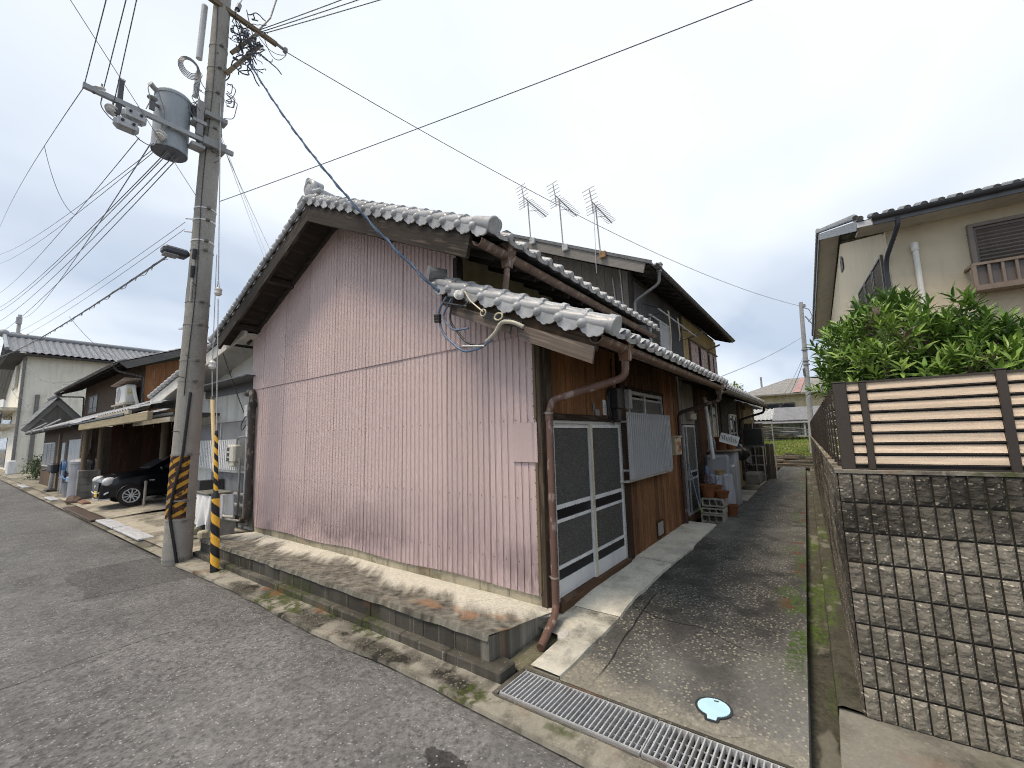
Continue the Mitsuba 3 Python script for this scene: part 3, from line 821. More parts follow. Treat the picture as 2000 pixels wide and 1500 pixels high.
# kitchen window and its aluminium grille
w = add('window', [box(XF - 0.04, 5.97, 1.27, XF + 0.03, 6.0, 2.52), box(XF - 0.04, 7.52, 1.27, XF + 0.03, 7.55, 2.52), box(XF - 0.04, 6.0, 2.47, XF + 0.03, 7.52, 2.52), box(XF - 0.04, 6.0, 1.27, XF + 0.05, 7.52, 1.31), box(XF - 0.03, 6.66, 1.31, XF + 0.02, 6.72, 2.47), box(XF - 0.03, 6.0, 2.40, XF + 0.012, 7.52, 2.43)], 'satin', (0.40, 0.40, 0.40), 0.2, house)
add('pane', box(XF - 0.02, 6.0, 1.31, XF - 0.012, 6.66, 2.40), 'frosted', parent=w)
add('pane', box(XF - 0.008, 6.72, 1.31, XF - 0.002, 7.52, 2.40), 'satin', (0.06, 0.062, 0.068), 0.1, parent=w)
add('window_surround', [cbox(XF - 0.01, 5.90, 2.52, XF + 0.04, 7.62, 2.575, 0.004), cbox(XF - 0.01, 7.55, 1.24, XF + 0.035, 7.615, 2.52, 0.004)], 'wood_level', (0.03, 0.02, 0.016), 0.3, house)
gr = add('window_grille', [box(-2.175, 5.55, z - 0.012, -2.160, 7.43, z + 0.012) for z in (1.385, 2.05)] + [box(-2.27, y - 0.01, z - 0.012, -2.17, y + 0.01, z + 0.012) for z in (1.385, 2.05) for y in (5.60, 7.40)], 'satin', (0.50, 0.51, 0.52), 0.1, house)
for k in range(25):
    y = 5.53 + k * 0.0788
    add('bar', cbox(-2.160, y - 0.0105, 1.268, -2.132, y + 0.0105, 2.178, 0.003), 'satin', vary((0.50, 0.51, 0.52), 0.06), 0.1, gr)
add('sill', [box(XF - 0.01, 5.56, 1.222, -2.20, 7.60, 1.242)], 'satin', (0.55, 0.53, 0.46), 0.3, gr)

# upper wall between the roofs, eaves boarding, bargeboards
XU = -3.47
add('upper_wall', [box(XU - 0.03, YW + 0.07, 3.45, XU, 8.6, 4.2)], 'matte', (0.27, 0.225, 0.13), 0.3, house)
add('upper_post', [cbox(XU - 0.05, YW - 0.035, 3.50, XU + 0.03, YW + 0.07, 4.1, 0.006)], 'wood_upright', DARKW, 0.3, house)
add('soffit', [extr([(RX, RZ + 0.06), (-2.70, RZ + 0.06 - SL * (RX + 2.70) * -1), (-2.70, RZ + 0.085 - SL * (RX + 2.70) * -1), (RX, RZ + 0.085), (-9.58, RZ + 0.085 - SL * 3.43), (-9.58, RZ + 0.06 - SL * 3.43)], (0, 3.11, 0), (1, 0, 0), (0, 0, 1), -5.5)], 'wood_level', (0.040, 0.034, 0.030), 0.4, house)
add('purlin', [beam((x, 3.13, soffit_z(x) + 0.0), (x, 3.70, soffit_z(x) + 0.0), 0.09, 0.10) for x in (-8.9, -7.6, RX, -4.7)] + [beam((RX + 0.02, 3.56, RZ + 0.015), (-3.42, 3.56, soffit_z(-3.42) + 0.015), 0.05, 0.09), beam((RX - 0.02, 3.56, RZ + 0.015), (-9.35, 3.56, soffit_z(-9.35) + 0.015), 0.05, 0.09)], 'wood_level', (0.055, 0.05, 0.046), 0.3, house)
add('rafter', [beam((-3.5, y, soffit_z(-3.5) + 0.02), (-2.72, y, soffit_z(-2.72) + 0.02), 0.045, 0.07) for y in np.arange(3.4, 8.6, 0.42)], 'wood_level', DARKW, 0.3, house)
for sgn, xe in ((1, -2.77), (-1, -9.52)):
    m = extr([(RX, 5.555), (xe, 5.555 - SL * abs(xe - RX)), (xe - sgn * 0.06, 5.285 - SL * abs(xe - sgn * 0.06 - RX)), (RX, 5.285)], (0, 3.08, 0), (1, 0, 0), (0, 0, 1), -0.045)
    add('bargeboard', hump(m.subdivide().subdivide().subdivide(), 0.008, 4), 'wood_rake', (0.046, 0.039, 0.032) if sgn > 0 else (0.05, 0.045, 0.04), 0.6, house)
    add('bargeboard_cap', extr([(RX, 5.60), (xe, 5.60 - SL * abs(xe - RX)), (xe, 5.56 - SL * abs(xe - RX)), (RX, 5.56)], (0, 3.06, 0), (1, 0, 0), (0, 0, 1), -0.09), 'wood_rake', (0.035, 0.03, 0.026), 0.5, house)

# roof tiles: field, verge, eaves, ridge
cs = 1 / math.hypot(1, SL)


def verge_roll(o, d, w):
    return tube([o - d * 0.03, o + d * w * 0.55, o + d * (w - 0.045), o + d * (w - 0.035), o + d * (w + 0.012), o + d * (w + 0.014)], [0.050, 0.056, 0.060, 0.072, 0.074, 0.052], 14)


for sgn in (1, -1):
    dn = np.array([sgn, 0, -SL]) * cs
    L = 3.62 / cs
    add('roof_field', wavy_roof((RX, 3.12, 5.67), (0, 1, 0), dn, 5.40, L, 0.27, 0.235), 'roof_tile', TILE, 0.4, house, kind='stuff')
    nv = 17
    for k in range(nv):
        o = np.array([RX, 3.10, 5.655]) + dn * (k * L / nv + 0.03)
        add('verge_tile', verge_tile(o + 0.012 * np.array([0, R.random() - 0.5, 0.6 * R.random()]), dn, (0, -1, 0)), 'roof_tile', vary(TILE, 0.2), R.random(), house, smooth=35)
    end = np.array([RX, 3.10, 5.70]) + dn * L
    add('corner_tile', [tube([end - dn * 0.20, end + dn * 0.05], [0.062, 0.080], 16), lathe([(0, 0), (0.086, 0), (0.088, 0.02), (0.075, 0.028), (0.06, 0.024), (0, 0.03)], end + dn * 0.055, dn, 18)], 'roof_tile', vary(TILE, 0.1), 0.3, house, smooth=35)
    for k in range(nv):
        o = np.array([RX, 3.20, 5.725]) + dn * (k * L / nv + 0.02)
        add('verge_roll', verge_roll(o, dn, L / nv), 'roof_tile', vary(TILE, 0.15), R.random(), house, smooth=40)
    if sgn > 0:
        for k in range(20):
            y = 3.16 + k * 0.27
            add('eave_tile', eave_tile(np.array([RX, y, 5.675]) + dn * L, (0, 1, 0), dn), 'roof_tile', vary(TILE, 0.16), R.random(), house, smooth=35)
rz = 5.70
add('ridge', [box(RX - 0.14, 3.14, rz - 0.06, RX + 0.14, 8.5, rz + 0.02), box(RX - 0.11, 3.13, rz + 0.022, RX + 0.11, 8.5, rz + 0.07), box(RX - 0.085, 3.125, rz + 0.072, RX + 0.085, 8.5, rz + 0.115), tube([(RX, 3.12, rz + 0.13), (RX, 8.5, rz + 0.13)], 0.075, 14)], 'roof_tile', TILE, 0.3, house, smooth=35)
# ridge-end ornament: a scrolled plate
orn = [tube([(RX + 0.15 * r * math.cos(a), 3.085, rz + 0.10 + 0.15 * r * math.sin(a)) for a, r in zip(np.linspace(-0.6, 4.6, 22), np.linspace(1.15, 0.35, 22))], np.linspace(0.045, 0.025, 22), 8),
       lathe([(0, 0), (0.12, 0), (0.12, 0.05), (0.07, 0.07), (0, 0.075)], (RX, 3.13, rz + 0.10), (0, -1, 0), 18), tube([(RX, 3.06, rz + 0.22), (RX, 3.30, rz + 0.235)], [0.07, 0.06], 12),
       tube([(RX + 0.13, 3.09, rz + 0.02), (RX + 0.27, 3.09, rz - 0.03), (RX + 0.36, 3.10, rz - 0.02)], [0.05, 0.045, 0.03], 8), tube([(RX - 0.13, 3.09, rz + 0.02), (RX - 0.25, 3.09, rz - 0.03), (RX - 0.33, 3.10, rz - 0.02)], [0.05, 0.045, 0.03], 8)]
add('ridge_ornament', orn, 'roof_tile', vary(TILE, 0.05), 0.5, house, smooth=40)

# the lower pent roof over the plank front
SLW = 0.43
dl = np.array([1, 0, -SLW]) / math.hypot(1, SLW)
LL = 2.06 * math.hypot(1, SLW)
PX, PZ, PY = -3.44, 3.655, 3.24
add('pent_field', wavy_roof((PX, PY + 0.02, PZ), (0, 1, 0), dl, 5.35, LL, 0.27, 0.235), 'roof_tile', TILE, 0.4, house, kind='stuff')
for k in range(9):
    o = np.array([PX, PY, PZ - 0.012]) + dl * (k * LL / 9 + 0.01)
    add('verge_tile', verge_tile(o + 0.012 * np.array([0, R.random() - 0.5, 0.6 * R.random()]), dl, (0, -1, 0), 0.24), 'roof_tile', vary(TILE, 0.2), R.random(), house, smooth=35)
for k in range(9):
    o = np.array([PX, PY + 0.09, PZ + 0.060]) + dl * (k * LL / 9 + 0.01)
    add('verge_roll', verge_roll(o, dl, LL / 9), 'roof_tile', vary(TILE, 0.15), R.random(), house, smooth=40)
end = np.array([PX, PY + 0.02, PZ + 0.035]) + dl * LL
add('corner_tile', [tube([end - dl * 0.20, end + dl * 0.05], [0.062, 0.082], 16), lathe([(0, 0), (0.088, 0), (0.090, 0.02), (0.077, 0.028), (0.06, 0.024), (0, 0.03)], end + dl * 0.055, dl, 18)], 'roof_tile', vary(TILE, 0.1), 0.2, house, smooth=35)
add('corner_tile', [tube([(PX + 0.06, PY + 0.10, PZ + 0.11), (PX - 0.05, PY - 0.06, PZ + 0.11)], [0.07, 0.088], 16), lathe([(0, 0), (0.090, 0), (0.09, 0.02), (0, 0.03)], (PX - 0.05, PY - 0.06, PZ + 0.11), (-0.5, -0.85, 0), 18)], 'roof_tile', vary((0.16, 0.165, 0.175), 0.1), 0.3, house, smooth=35)
for k in range(20):
    y = PY + 0.12 + k * 0.267
    add('eave_tile', eave_tile(np.array([PX, y, PZ + 0.005]) + dl * LL, (0, 1, 0), dl), 'roof_tile', vary(TILE, 0.16), R.random(), house, smooth=35)
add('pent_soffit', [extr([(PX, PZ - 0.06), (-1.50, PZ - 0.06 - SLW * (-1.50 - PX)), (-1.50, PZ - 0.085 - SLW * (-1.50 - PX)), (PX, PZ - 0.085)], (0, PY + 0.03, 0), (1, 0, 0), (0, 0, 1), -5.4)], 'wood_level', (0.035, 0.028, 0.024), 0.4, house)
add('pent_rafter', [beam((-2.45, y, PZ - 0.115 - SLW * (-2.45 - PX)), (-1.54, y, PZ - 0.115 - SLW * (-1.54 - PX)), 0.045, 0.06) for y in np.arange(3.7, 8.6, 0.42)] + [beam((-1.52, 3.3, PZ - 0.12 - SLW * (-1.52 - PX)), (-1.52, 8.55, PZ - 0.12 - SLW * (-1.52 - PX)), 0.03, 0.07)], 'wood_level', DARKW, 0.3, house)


def pz(x, d):
    return PZ - d - SLW * (x - PX)


add('pent_bargeboard', hump(extr([(-3.36, pz(-3.36, 0.06)), (-1.47, pz(-1.47, 0.06)), (-1.50, pz(-1.50, 0.235)), (-3.36, pz(-3.36, 0.235))], (0, PY + 0.0, 0), (1, 0, 0), (0, 0, 1), -0.04).subdivide().subdivide().subdivide(), 0.008, 6), 'wood_rake', (0.055, 0.038, 0.025), 0.5, house)
for a, b, lab in ((-3.20, -2.36, 'weathered strip with flaking paint left of the gap, below the service cable'), (-2.27, -1.50, 'weathered pale board with flaking pink paint at the eave end')):
    m = extr([(a, pz(a, 0.20)), (b, pz(b, 0.20)), (b - 0.03, pz(b, 0.31 if a < -3 else 0.345)), (a, pz(a, 0.31 if a < -3 else 0.345))], (0, PY - 0.028, 0), (1, 0, 0), (0, 0, 1), -0.025)
    add('trim_board', hump(m.subdivide().subdivide().subdivide(), 0.008, 8), 'wood_rake', (0.165, 0.135, 0.115), 0.85, house, label=lab)
add('cable_rail', extr([(-2.72, pz(-2.72, 0.165)), (-2.22, pz(-2.22, 0.165)), (-2.22, pz(-2.22, 0.24)), (-2.72, pz(-2.72, 0.24))], (0, PY - 0.05, 0), (1, 0, 0), (0, 0, 1), -0.02), 'satin', (0.012, 0.012, 0.013), 0.2, house)

# gutters, rainwater heads, downpipes
add('gutter', gutter((-2.655, 3.06, 3.875), (-2.655, 8.56, 3.865)), 'pipe_paint', PIPE, 0.5, house, smooth=35)
add('rainwater_head', hopper((-2.655, 3.56, 3.99), 0.15, 0.26), 'pipe_paint', vary(PIPE, 0.1), 0.8, house)
add('downpipe', [tube(bend([(-2.655, 3.56, 3.75), (-2.665, 3.555, 3.62), (-2.72, 3.55, 3.33)], 0.1), 0.034, 12)], 'pipe_paint', PIPE, 0.6, house, smooth=40)
add('gutter', gutter((-1.485, 3.22, 2.705), (-1.485, 8.58, 2.69)), 'pipe_paint', PIPE, 0.5, house, smooth=35)
add('rainwater_head', hopper((-1.485, 3.86, 2.83), 0.15, 0.25), 'pipe_paint', vary((0.15, 0.075, 0.045), 0.1), 0.8, house)
dp = add('downpipe', tube(bend([(-1.485, 3.86, 2.60), (-1.49, 3.85, 2.42), (-2.20, 3.66, 2.24), (-2.235, 3.645, 2.12), (-2.235, 3.645, 0.25), (-2.20, 3.55, 0.20), (-2.13, 3.20, 0.085)], 0.09, 7), 0.036, 14), 'pipe_paint', (0.135, 0.078, 0.062), 0.7, house, smooth=40)
add('pipe_clip', [lathe([(0.037, -0.008), (0.042, -0.008), (0.042, 0.008), (0.037, 0.008)], (-2.235, 3.645, z), (0, 0, 1), 14) for z in (2.11, 0.52)] + [box(-2.31, 3.64, z - 0.006, -2.24, 3.65, z + 0.006) for z in (2.11, 0.52)], 'satin', (0.30, 0.27, 0.24), 0.3, dp)
add('socket', lathe([(0.036, -0.05), (0.041, -0.05), (0.041, 0.05), (0.036, 0.05)], (-2.235, 3.645, 2.10 - 0.02), (0, 0, 1), 14), 'pipe_paint', (0.12, 0.07, 0.055), 0.4, dp, smooth=40)
add('rainwater_head', hopper((-1.485, 8.33, 2.80), 0.15, 0.25), 'pipe_paint', vary(PIPE, 0.1), 0.8, house)
add('downpipe', tube(bend([(-1.485, 8.33, 2.57), (-1.49, 8.33, 2.45), (-2.21, 8.40, 2.26), (-2.245, 8.42, 2.15), (-2.245, 8.43, 0.2)], 0.09, 6), 0.036, 12), 'pipe_paint', (0.075, 0.05, 0.042), 0.5, house, smooth=40)
add('pipe_mortar', hump(trimesh.creation.icosphere(4, 0.075).apply_transform(np.diag([0.6, 1.3, 0.45, 1])), 0.16, 3).apply_translation((-2.09, 3.50, 0.085)), 'concrete', (0.50, 0.49, 0.46), 0.2, house)
add('fill_mortar', hump(trimesh.creation.icosphere(3, 0.11), 0.1, 7).apply_transform(np.diag([1.2, 0.8, 0.5, 1])).apply_translation((-2.36, 3.55, 0.2)), 'concrete', (0.42, 0.40, 0.35), 0.2, house)


# ------------------------------------------------------------------ walls with openings, windows, gable roofs: shared by the other houses
def window(parent, o, u, n, w, h, frame=0.05, col=ALU, mull=1, glass='pane', bars=(), depth=0.05, name='window'):
    """A window in the wall plane through o (its lower corner): u along the wall, n out of it."""
    o, u, n = (np.asarray(a, float) for a in (o, u, n)); u, n = u / np.linalg.norm(u), n / np.linalg.norm(n)
    z = np.array([0, 0, 1.0]); q = o + n * 0.01
    fr = [beam(q + z * frame / 2, q + u * w + z * frame / 2, depth, frame), beam(q + z * (h - frame / 2), q + u * w + z * (h - frame / 2), depth, frame)]
    xs = [frame / 2, w - frame / 2] + [w * k / (mull + 1) for k in range(1, mull + 1)]
    fr += [beam(q + u * x + z * frame, q + u * x + z * (h - frame), frame, depth, n) for x in xs]
    fr += [beam(q + u * frame + z * h * b, q + u * (w - frame) + z * h * b, depth * 0.8, frame * 0.7) for b in bars]
    key = add(name, fr, 'satin', col, 0.2, parent)
    c = sorted(xs)
    for a, b in zip(c, c[1:]):
        add('pane', extr(sg.box(a + frame / 2, frame, b - frame / 2, h - frame), q, u, z, 0.004), glass, (0.2, 0.205, 0.215) if glass == 'satin' else None, 0.15, key)
    return key


def louvre(parent, o, u, n, w, h, col, pitch=0.07, name='shutter', lab=None):
    o, u, n = (np.asarray(a, float) for a in (o, u, n)); u, n = u / np.linalg.norm(u), n / np.linalg.norm(n)
    z = np.array([0, 0, 1.0]); q = o + n * 0.03
    tags = {'label': lab} if lab else {}
    key = add(name, [beam(q + u * x, q + u * x + z * h, 0.05, 0.05, n) for x in (0.025, w - 0.025)] + [beam(q + z * y, q + u * w + z * y, 0.05, 0.05) for y in (0.025, h - 0.025)] + [extr(sg.box(0.05, 0.05, w - 0.05, h - 0.05), q - n * 0.01, u, z, 0.004)], 'satin', col, 0.3, parent, **tags)
    for k in range(int((h - 0.1) / pitch)):
        y = 0.07 + k * pitch
        add('slat', beam(q + u * 0.05 + z * y, q + u * (w - 0.05) + z * y, 0.012, pitch * 0.8, z + n * 0.7), 'satin', vary(col, 0.08), 0.25, key)
    return key


def boards(parent, o, u, n, w, h, bw, col, dirt=0.4, var=0.2, top=None, name='board'):
    """Upright boards in a wall plane; top(s) gives their height along the wall."""
    o, u, n = (np.asarray(a, float) for a in (o, u, n)); u, n = u / np.linalg.norm(u), n / np.linalg.norm(n)
    k = max(int(round(w / bw)), 1)
    for i in range(k):
        a, b = w * i / k + 0.003, w * (i + 1) / k - 0.003
        ha, hb = (top(a), top(b)) if top else (h, h)
        if min(ha, hb) < 0.05:
            continue
        m = extr([(a, 0), (b, 0), (b, hb), (a, ha)], o + n * (0.004 * R.random()), u, (0, 0, 1), 0.018)
        add(name, m, 'wood_upright', vary(col, var), dirt, parent)


FX, FY, UZ = np.array([1.0, 0, 0]), np.array([0, 1.0, 0]), np.array([0, 0, 1.0])

# ------------------------------------------------------------------ the dark two-storey house behind, with the alley rooms below
dk = thing('dark_row_house', 'two-storey dark boarded house with a sheet roof and long eave, behind the pink house', 'house')
AX, AZ, AS = -6.15, 7.07, 0.485
yv, ye = 8.15, 17.7


def az(x):
    return AZ - AS * abs(x - AX)


add('inner_wall', extr([(-9.2, 0.1), (-9.2, az(-9.2) - 0.3), (AX, AZ - 0.22), (-3.13, az(-3.13) - 0.22), (-3.13, 3.4), (-2.36, 3.2), (-2.36, 0.1)], (0, 8.66, 0), FX, UZ, -8.7), 'matte', (0.05, 0.045, 0.04), 0.3, dk)
boards(dk, (-9.2, 8.655, 3.3), FX, -FY, 6.08, 3, 0.19, (0.135, 0.12, 0.104), 0.3, 0.12, top=lambda s: az(-9.2 + s) - 0.2 - 3.3)
add('verge_board', hump(extr([(AX, AZ - 0.05), (-2.60, az(-2.60) - 0.05), (-2.66, az(-2.66) - 0.27), (AX, AZ - 0.29)], (0, yv, 0), FX, UZ, -0.04).subdivide().subdivide(), 0.01, 4), 'wood_level', (0.21, 0.20, 0.185), 0.35, dk, label='bleached grey bargeboard facing the street')
add('verge_board', hump(extr([(AX, AZ - 0.05), (-9.7, az(-9.7) - 0.05), (-9.64, az(-9.64) - 0.27), (AX, AZ - 0.29)], (0, yv, 0), FX, UZ, 0.04).subdivide(), 0.01, 4), 'wood_level', (0.19, 0.18, 0.17), 0.35, dk)
add('roof', [extr([(AX, AZ), (-2.48, az(-2.48)), (-2.48, az(-2.48) - 0.045), (AX, AZ - 0.045)], (0, yv - 0.03, 0), FX, UZ, -(ye - yv)), extr([(AX, AZ), (AX, AZ - 0.045), (-9.8, az(-9.8) - 0.045), (-9.8, az(-9.8))], (0, yv - 0.03, 0), FX, UZ, -(ye - yv)),
             *[beam((AX, y, AZ + 0.015), (-2.47, y, az(-2.47) + 0.015), 0.03, 0.03) for y in np.arange(yv, ye, 0.455)], beam((AX, yv - 0.03, AZ + 0.03), (AX, ye, AZ + 0.03), 0.22, 0.05)], 'satin', (0.115, 0.12, 0.125), 0.3, dk)
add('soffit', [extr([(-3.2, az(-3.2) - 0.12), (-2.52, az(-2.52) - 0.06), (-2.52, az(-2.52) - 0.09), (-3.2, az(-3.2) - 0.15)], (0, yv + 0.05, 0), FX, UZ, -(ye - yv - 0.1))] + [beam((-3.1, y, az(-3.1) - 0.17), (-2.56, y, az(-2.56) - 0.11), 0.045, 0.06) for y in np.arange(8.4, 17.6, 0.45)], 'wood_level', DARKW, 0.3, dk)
add('gutter', gutter((-2.44, yv + 0.02, az(-2.5) - 0.05), (-2.44, ye - 0.4, az(-2.5) - 0.06), 0.055), 'pipe_paint', (0.05, 0.045, 0.045), 0.3, dk, smooth=35)
add('rainwater_head', hopper((-2.44, 8.5, az(-2.5) + 0.05), 0.11, 0.17), 'pipe_paint', (0.30, 0.30, 0.30), 0.3, dk)
add('downpipe', tube(bend([(-2.44, 8.5, az(-2.5) - 0.1), (-2.46, 8.52, 4.95), (-3.02, 8.60, 4.7), (-3.05, 8.60, 3.4)], 0.08), 0.03, 10), 'pipe_paint', (0.15, 0.15, 0.155), 0.3, dk, smooth=40)
add('corner_post', cbox(-3.16, 8.62, 3.3, -3.07, 8.72, az(-3.1) - 0.2, 0.006), 'wood_upright', (0.03, 0.028, 0.026), 0.3, dk)
boards(dk, (-3.125, 8.72, 3.2), FY, FX, 0.50, 2.05, 0.50, (0.10, 0.105, 0.112), 0.3, 0.05, name='metal_panel')
boards(dk, (-3.125, 9.22, 3.2), FY, FX, 0.36, 2.05, 0.36, (0.09, 0.095, 0.10), 0.3, 0.05, name='metal_panel')
add('panel_wall', [box(-3.14, 9.58, 3.2, -3.11, 12.7, 5.3)], 'matte', (0.075, 0.078, 0.085), 0.35, dk)
add('upper_wall', [box(-3.14, 12.7, 3.2, -3.105, 17.5, 5.3)], 'matte', (0.36, 0.29, 0.155), 0.35, dk)
window(dk, (-3.11, 9.72, 3.25), FY, FX, 1.55, 1.45, 0.04, (0.5, 0.51, 0.52), 1, 'pane')
add('curtain', extr(sg.box(0.82, 0.04, 1.5, 1.40), (-3.088, 9.72, 3.25), FY, UZ, 0.003), 'matte', (0.42, 0.43, 0.45), 0.2, dk)
for a, y0, y1 in ((0, 13.3, 15.5), (1, 15.9, 17.2)):
    f = window(dk, (-3.10, y0, 3.35), FY, FX, y1 - y0, 1.35, 0.05, (0.07, 0.05, 0.04), 2, 'pane')
    nb = int((y1 - y0) / 0.1)
    for k in range(nb):
        s = k / nb
        if 0.40 < s < 0.58:
            continue
        add('lattice_bar', box(-3.06, y0 + 0.04 + k * 0.1, 3.38, -3.04, y0 + 0.11 + k * 0.1, 4.62), 'satin', vary((0.30, 0.19, 0.17), 0.15), 0.3, f)
    add('canopy', [beam((-3.1, y0 + (y1 - y0) * 0.1, 4.78), (-2.70, y0 + (y1 - y0) * 0.1, 4.92), 0.05, 0.05), box(-3.12, y0 - 0.1, 4.70, -3.02, y1 + 0.1, 4.735)], 'wood_level', (0.24, 0.21, 0.16), 0.3, dk)
# laundry pole on brackets, upper floor
lp = thing('laundry_pole', 'metal laundry pole with hanging straps under the upper eave of the dark house', 'laundry pole')
add('pole', tube([(-2.72, 9.2, 4.62), (-2.72, 12.6, 4.60)], 0.016, 8), 'satin', (0.35, 0.38, 0.42), 0.2, lp, smooth=True)
for y in (9.35, 12.4):
    add('bracket', tube([(-3.1, y, 4.85), (-2.72, y, 4.66), (-2.72, y, 4.56), (-3.1, y, 4.50)], 0.009, 6), 'satin', (0.03, 0.03, 0.03), 0.2, lp)
for y, zb in ((9.95, 3.55), (10.75, 4.15)):
    add('strap', [tube([(-2.72, y, 4.75), (-2.70, y + 0.02, 4.3), (-2.71, y, zb)], 0.011, 6), tube([(-2.72, y + 0.07, 4.75), (-2.71, y + 0.10, 4.35), (-2.71, y + 0.01, zb)], 0.008, 6)], 'matte', (0.50, 0.42, 0.30), 0.2, lp)

# its ground floor on the alley: a second door, plank screens, a long pent roof
dl2 = np.array([1, 0, -0.40]) / math.hypot(1, 0.40)
add('pent_field', wavy_roof((-3.10, 8.72, 3.41), FY, dl2, 6.9, 1.74, 0.27, 0.235), 'roof_tile', TILE, 0.4, dk, kind='stuff')
for k in range(25):
    add('eave_tile', eave_tile(np.array([-3.10, 8.75 + k * 0.27, 3.415]) + dl2 * 1.74, FY, dl2), 'roof_tile', vary(TILE, 0.16), R.random(), dk, smooth=35)
add('pent_soffit', [extr([(-3.1, 3.33), (-1.53, 2.70), (-1.53, 2.675), (-3.1, 3.30)], (0, 8.72, 0), FX, UZ, -6.9)] + [beam((-2.4, y, 2.99), (-1.55, y, 2.65), 0.05, 0.06) for y in np.arange(9.1, 15.4, 0.5)], 'wood_level', DARKW, 0.3, dk)
add('gutter', gutter((-1.47, 8.70, 2.665), (-1.47, 15.6, 2.655), 0.06), 'pipe_paint', (0.07, 0.06, 0.055), 0.4, dk, smooth=35)
add('downpipe', tube(bend([(-1.47, 15.3, 2.62), (-1.5, 15.3, 2.45), (-2.2, 15.4, 2.25), (-2.23, 15.4, 0.3)], 0.1), 0.035, 10), 'pipe_paint', (0.03, 0.03, 0.032), 0.3, dk, smooth=40)
add('wall_panel', [cbox(-2.33, 8.66, 2.05, -2.29, 8.84, 3.0, 0.004), cbox(-2.33, 8.84, 2.05, -2.28, 9.78, 3.0, 0.004)], 'matte', (0.24, 0.22, 0.19), 0.4, dk)
add('door_side_wall', [box(-2.36, 9.80, 0.16, -2.31, 10.35, 2.95), box(-2.40, 10.35, 0.2, -2.34, 16.0, 2.98)], 'wood_upright', (0.04, 0.03, 0.024), 0.4, dk)
sd = add('door', [box(-2.325, 8.86, 0.25, -2.29, 8.90, 2.03), box(-2.325, 9.05, 0.25, -2.285, 9.09, 2.03), box(-2.325, 9.72, 0.25, -2.285, 9.77, 2.03), box(-2.32, 8.86, 1.99, -2.287, 9.77, 2.035), box(-2.318, 9.09, 1.06, -2.288, 9.72, 1.10), box(-2.318, 9.09, 0.92, -2.288, 9.72, 0.96), box(-2.32, 8.86, 0.25, -2.287, 9.77, 0.30)], 'satin', (0.42, 0.43, 0.43), 0.3, dk, label='aluminium side door with dark frosted glass beyond the plank wall')
for z0, z1 in ((1.10, 1.99), (0.30, 0.92)):
    add('glass', box(-2.306, 9.09, z0, -2.300, 9.72, z1), 'frosted', parent=sd)
    add('glass', box(-2.306, 8.90, z0, -2.300, 9.05, z1), 'frosted', parent=sd)
add('kick_band', box(-2.308, 9.09, 0.96, -2.298, 9.72, 1.06), 'satin', (0.02, 0.02, 0.022), 0.1, sd)
add('knob', lathe([(0, 0), (0.02, 0), (0.028, 0.03), (0.02, 0.05), (0, 0.055)], (-2.287, 9.07, 1.0), FX, 12), 'satin', (0.4, 0.4, 0.4), 0.2, sd, smooth=40)
add('door_step', cbox(-2.36, 8.80, 0.1, -2.27, 9.82, 0.25, 0.01), 'wood_level', (0.11, 0.06, 0.04), 0.4, dk)
add('ventilation_hood', [cbox(-2.30, 9.05, 2.14, -2.17, 9.52, 2.27, 0.012), box(-2.3, 9.02, 2.27, -2.16, 9.55, 2.282)], 'satin', (0.33, 0.31, 0.25), 0.35, dk)
boards(dk, (-2.33, 10.36, 0.3), FY, FX, 1.3, 2.6, 0.2, (0.10, 0.05, 0.03), 0.5, 0.25)
boards(dk, (-2.335, 13.0, 0.9), FY, FX, 2.6, 2.0, 0.3, (0.055, 0.048, 0.045), 0.3, 0.15)
window(dk, (-2.30, 11.05, 1.3), FY, FX, 1.15, 1.35, 0.05, (0.6, 0.61, 0.62), 1, 'pane')
window(dk, (-2.30, 14.0, 1.25), FY, FX, 1.2, 1.15, 0.05, (0.55, 0.56, 0.57), 1, 'pane', (0.5,))
add('base_wall', [cbox(-2.36, 13.2, 0.12, -2.27, 15.9, 1.18, 0.02)], 'matte', (0.36, 0.30, 0.19), 0.45, dk)
add('end_post', [cbox(-2.36, 15.9, 0.12, -2.26, 16.02, 2.9, 0.01)], 'wood_upright', (0.20, 0.16, 0.11), 0.4, dk)

# further back along the alley: one more low roof
bk = thing('back_house', 'low tiled house at the far end of the alley, beyond the dark house', 'house')
add('wall', box(-9, 16.05, 0.1, -2.5, 21.5, 3.0), 'matte', (0.22, 0.18, 0.12), 0.4, bk)
add('roof', [wavy_roof((-5.4, 15.7, 4.2), FY, (1, 0, -0.42), 6.2, 3.7, 0.27, 0.235), wavy_roof((-5.4, 21.9, 4.2), -FY, (-1, 0, -0.42), 6.2, 3.7, 0.27, 0.235)], 'roof_tile', vary(TILE, 0.1), 0.4, bk)
add('gable', extr([(-9, 2.7), (-5.4, 4.15), (-2.1, 2.72), (-2.1, 2.6), (-9, 2.6)], (0, 16.04, 0), FX, UZ, -0.1), 'matte', (0.2, 0.16, 0.11), 0.4, bk)

# ------------------------------------------------------------------ the cream house on the right
ca, sa = math.cos(0.075), math.sin(0.075)
FU, FV = np.array([ca, sa, 0]), np.array([-sa, ca, 0])
FO = np.array([1.46, 11.95, 0.0])


def fp(u, v, z):
    return FO + FU * u + FV * v + UZ * z


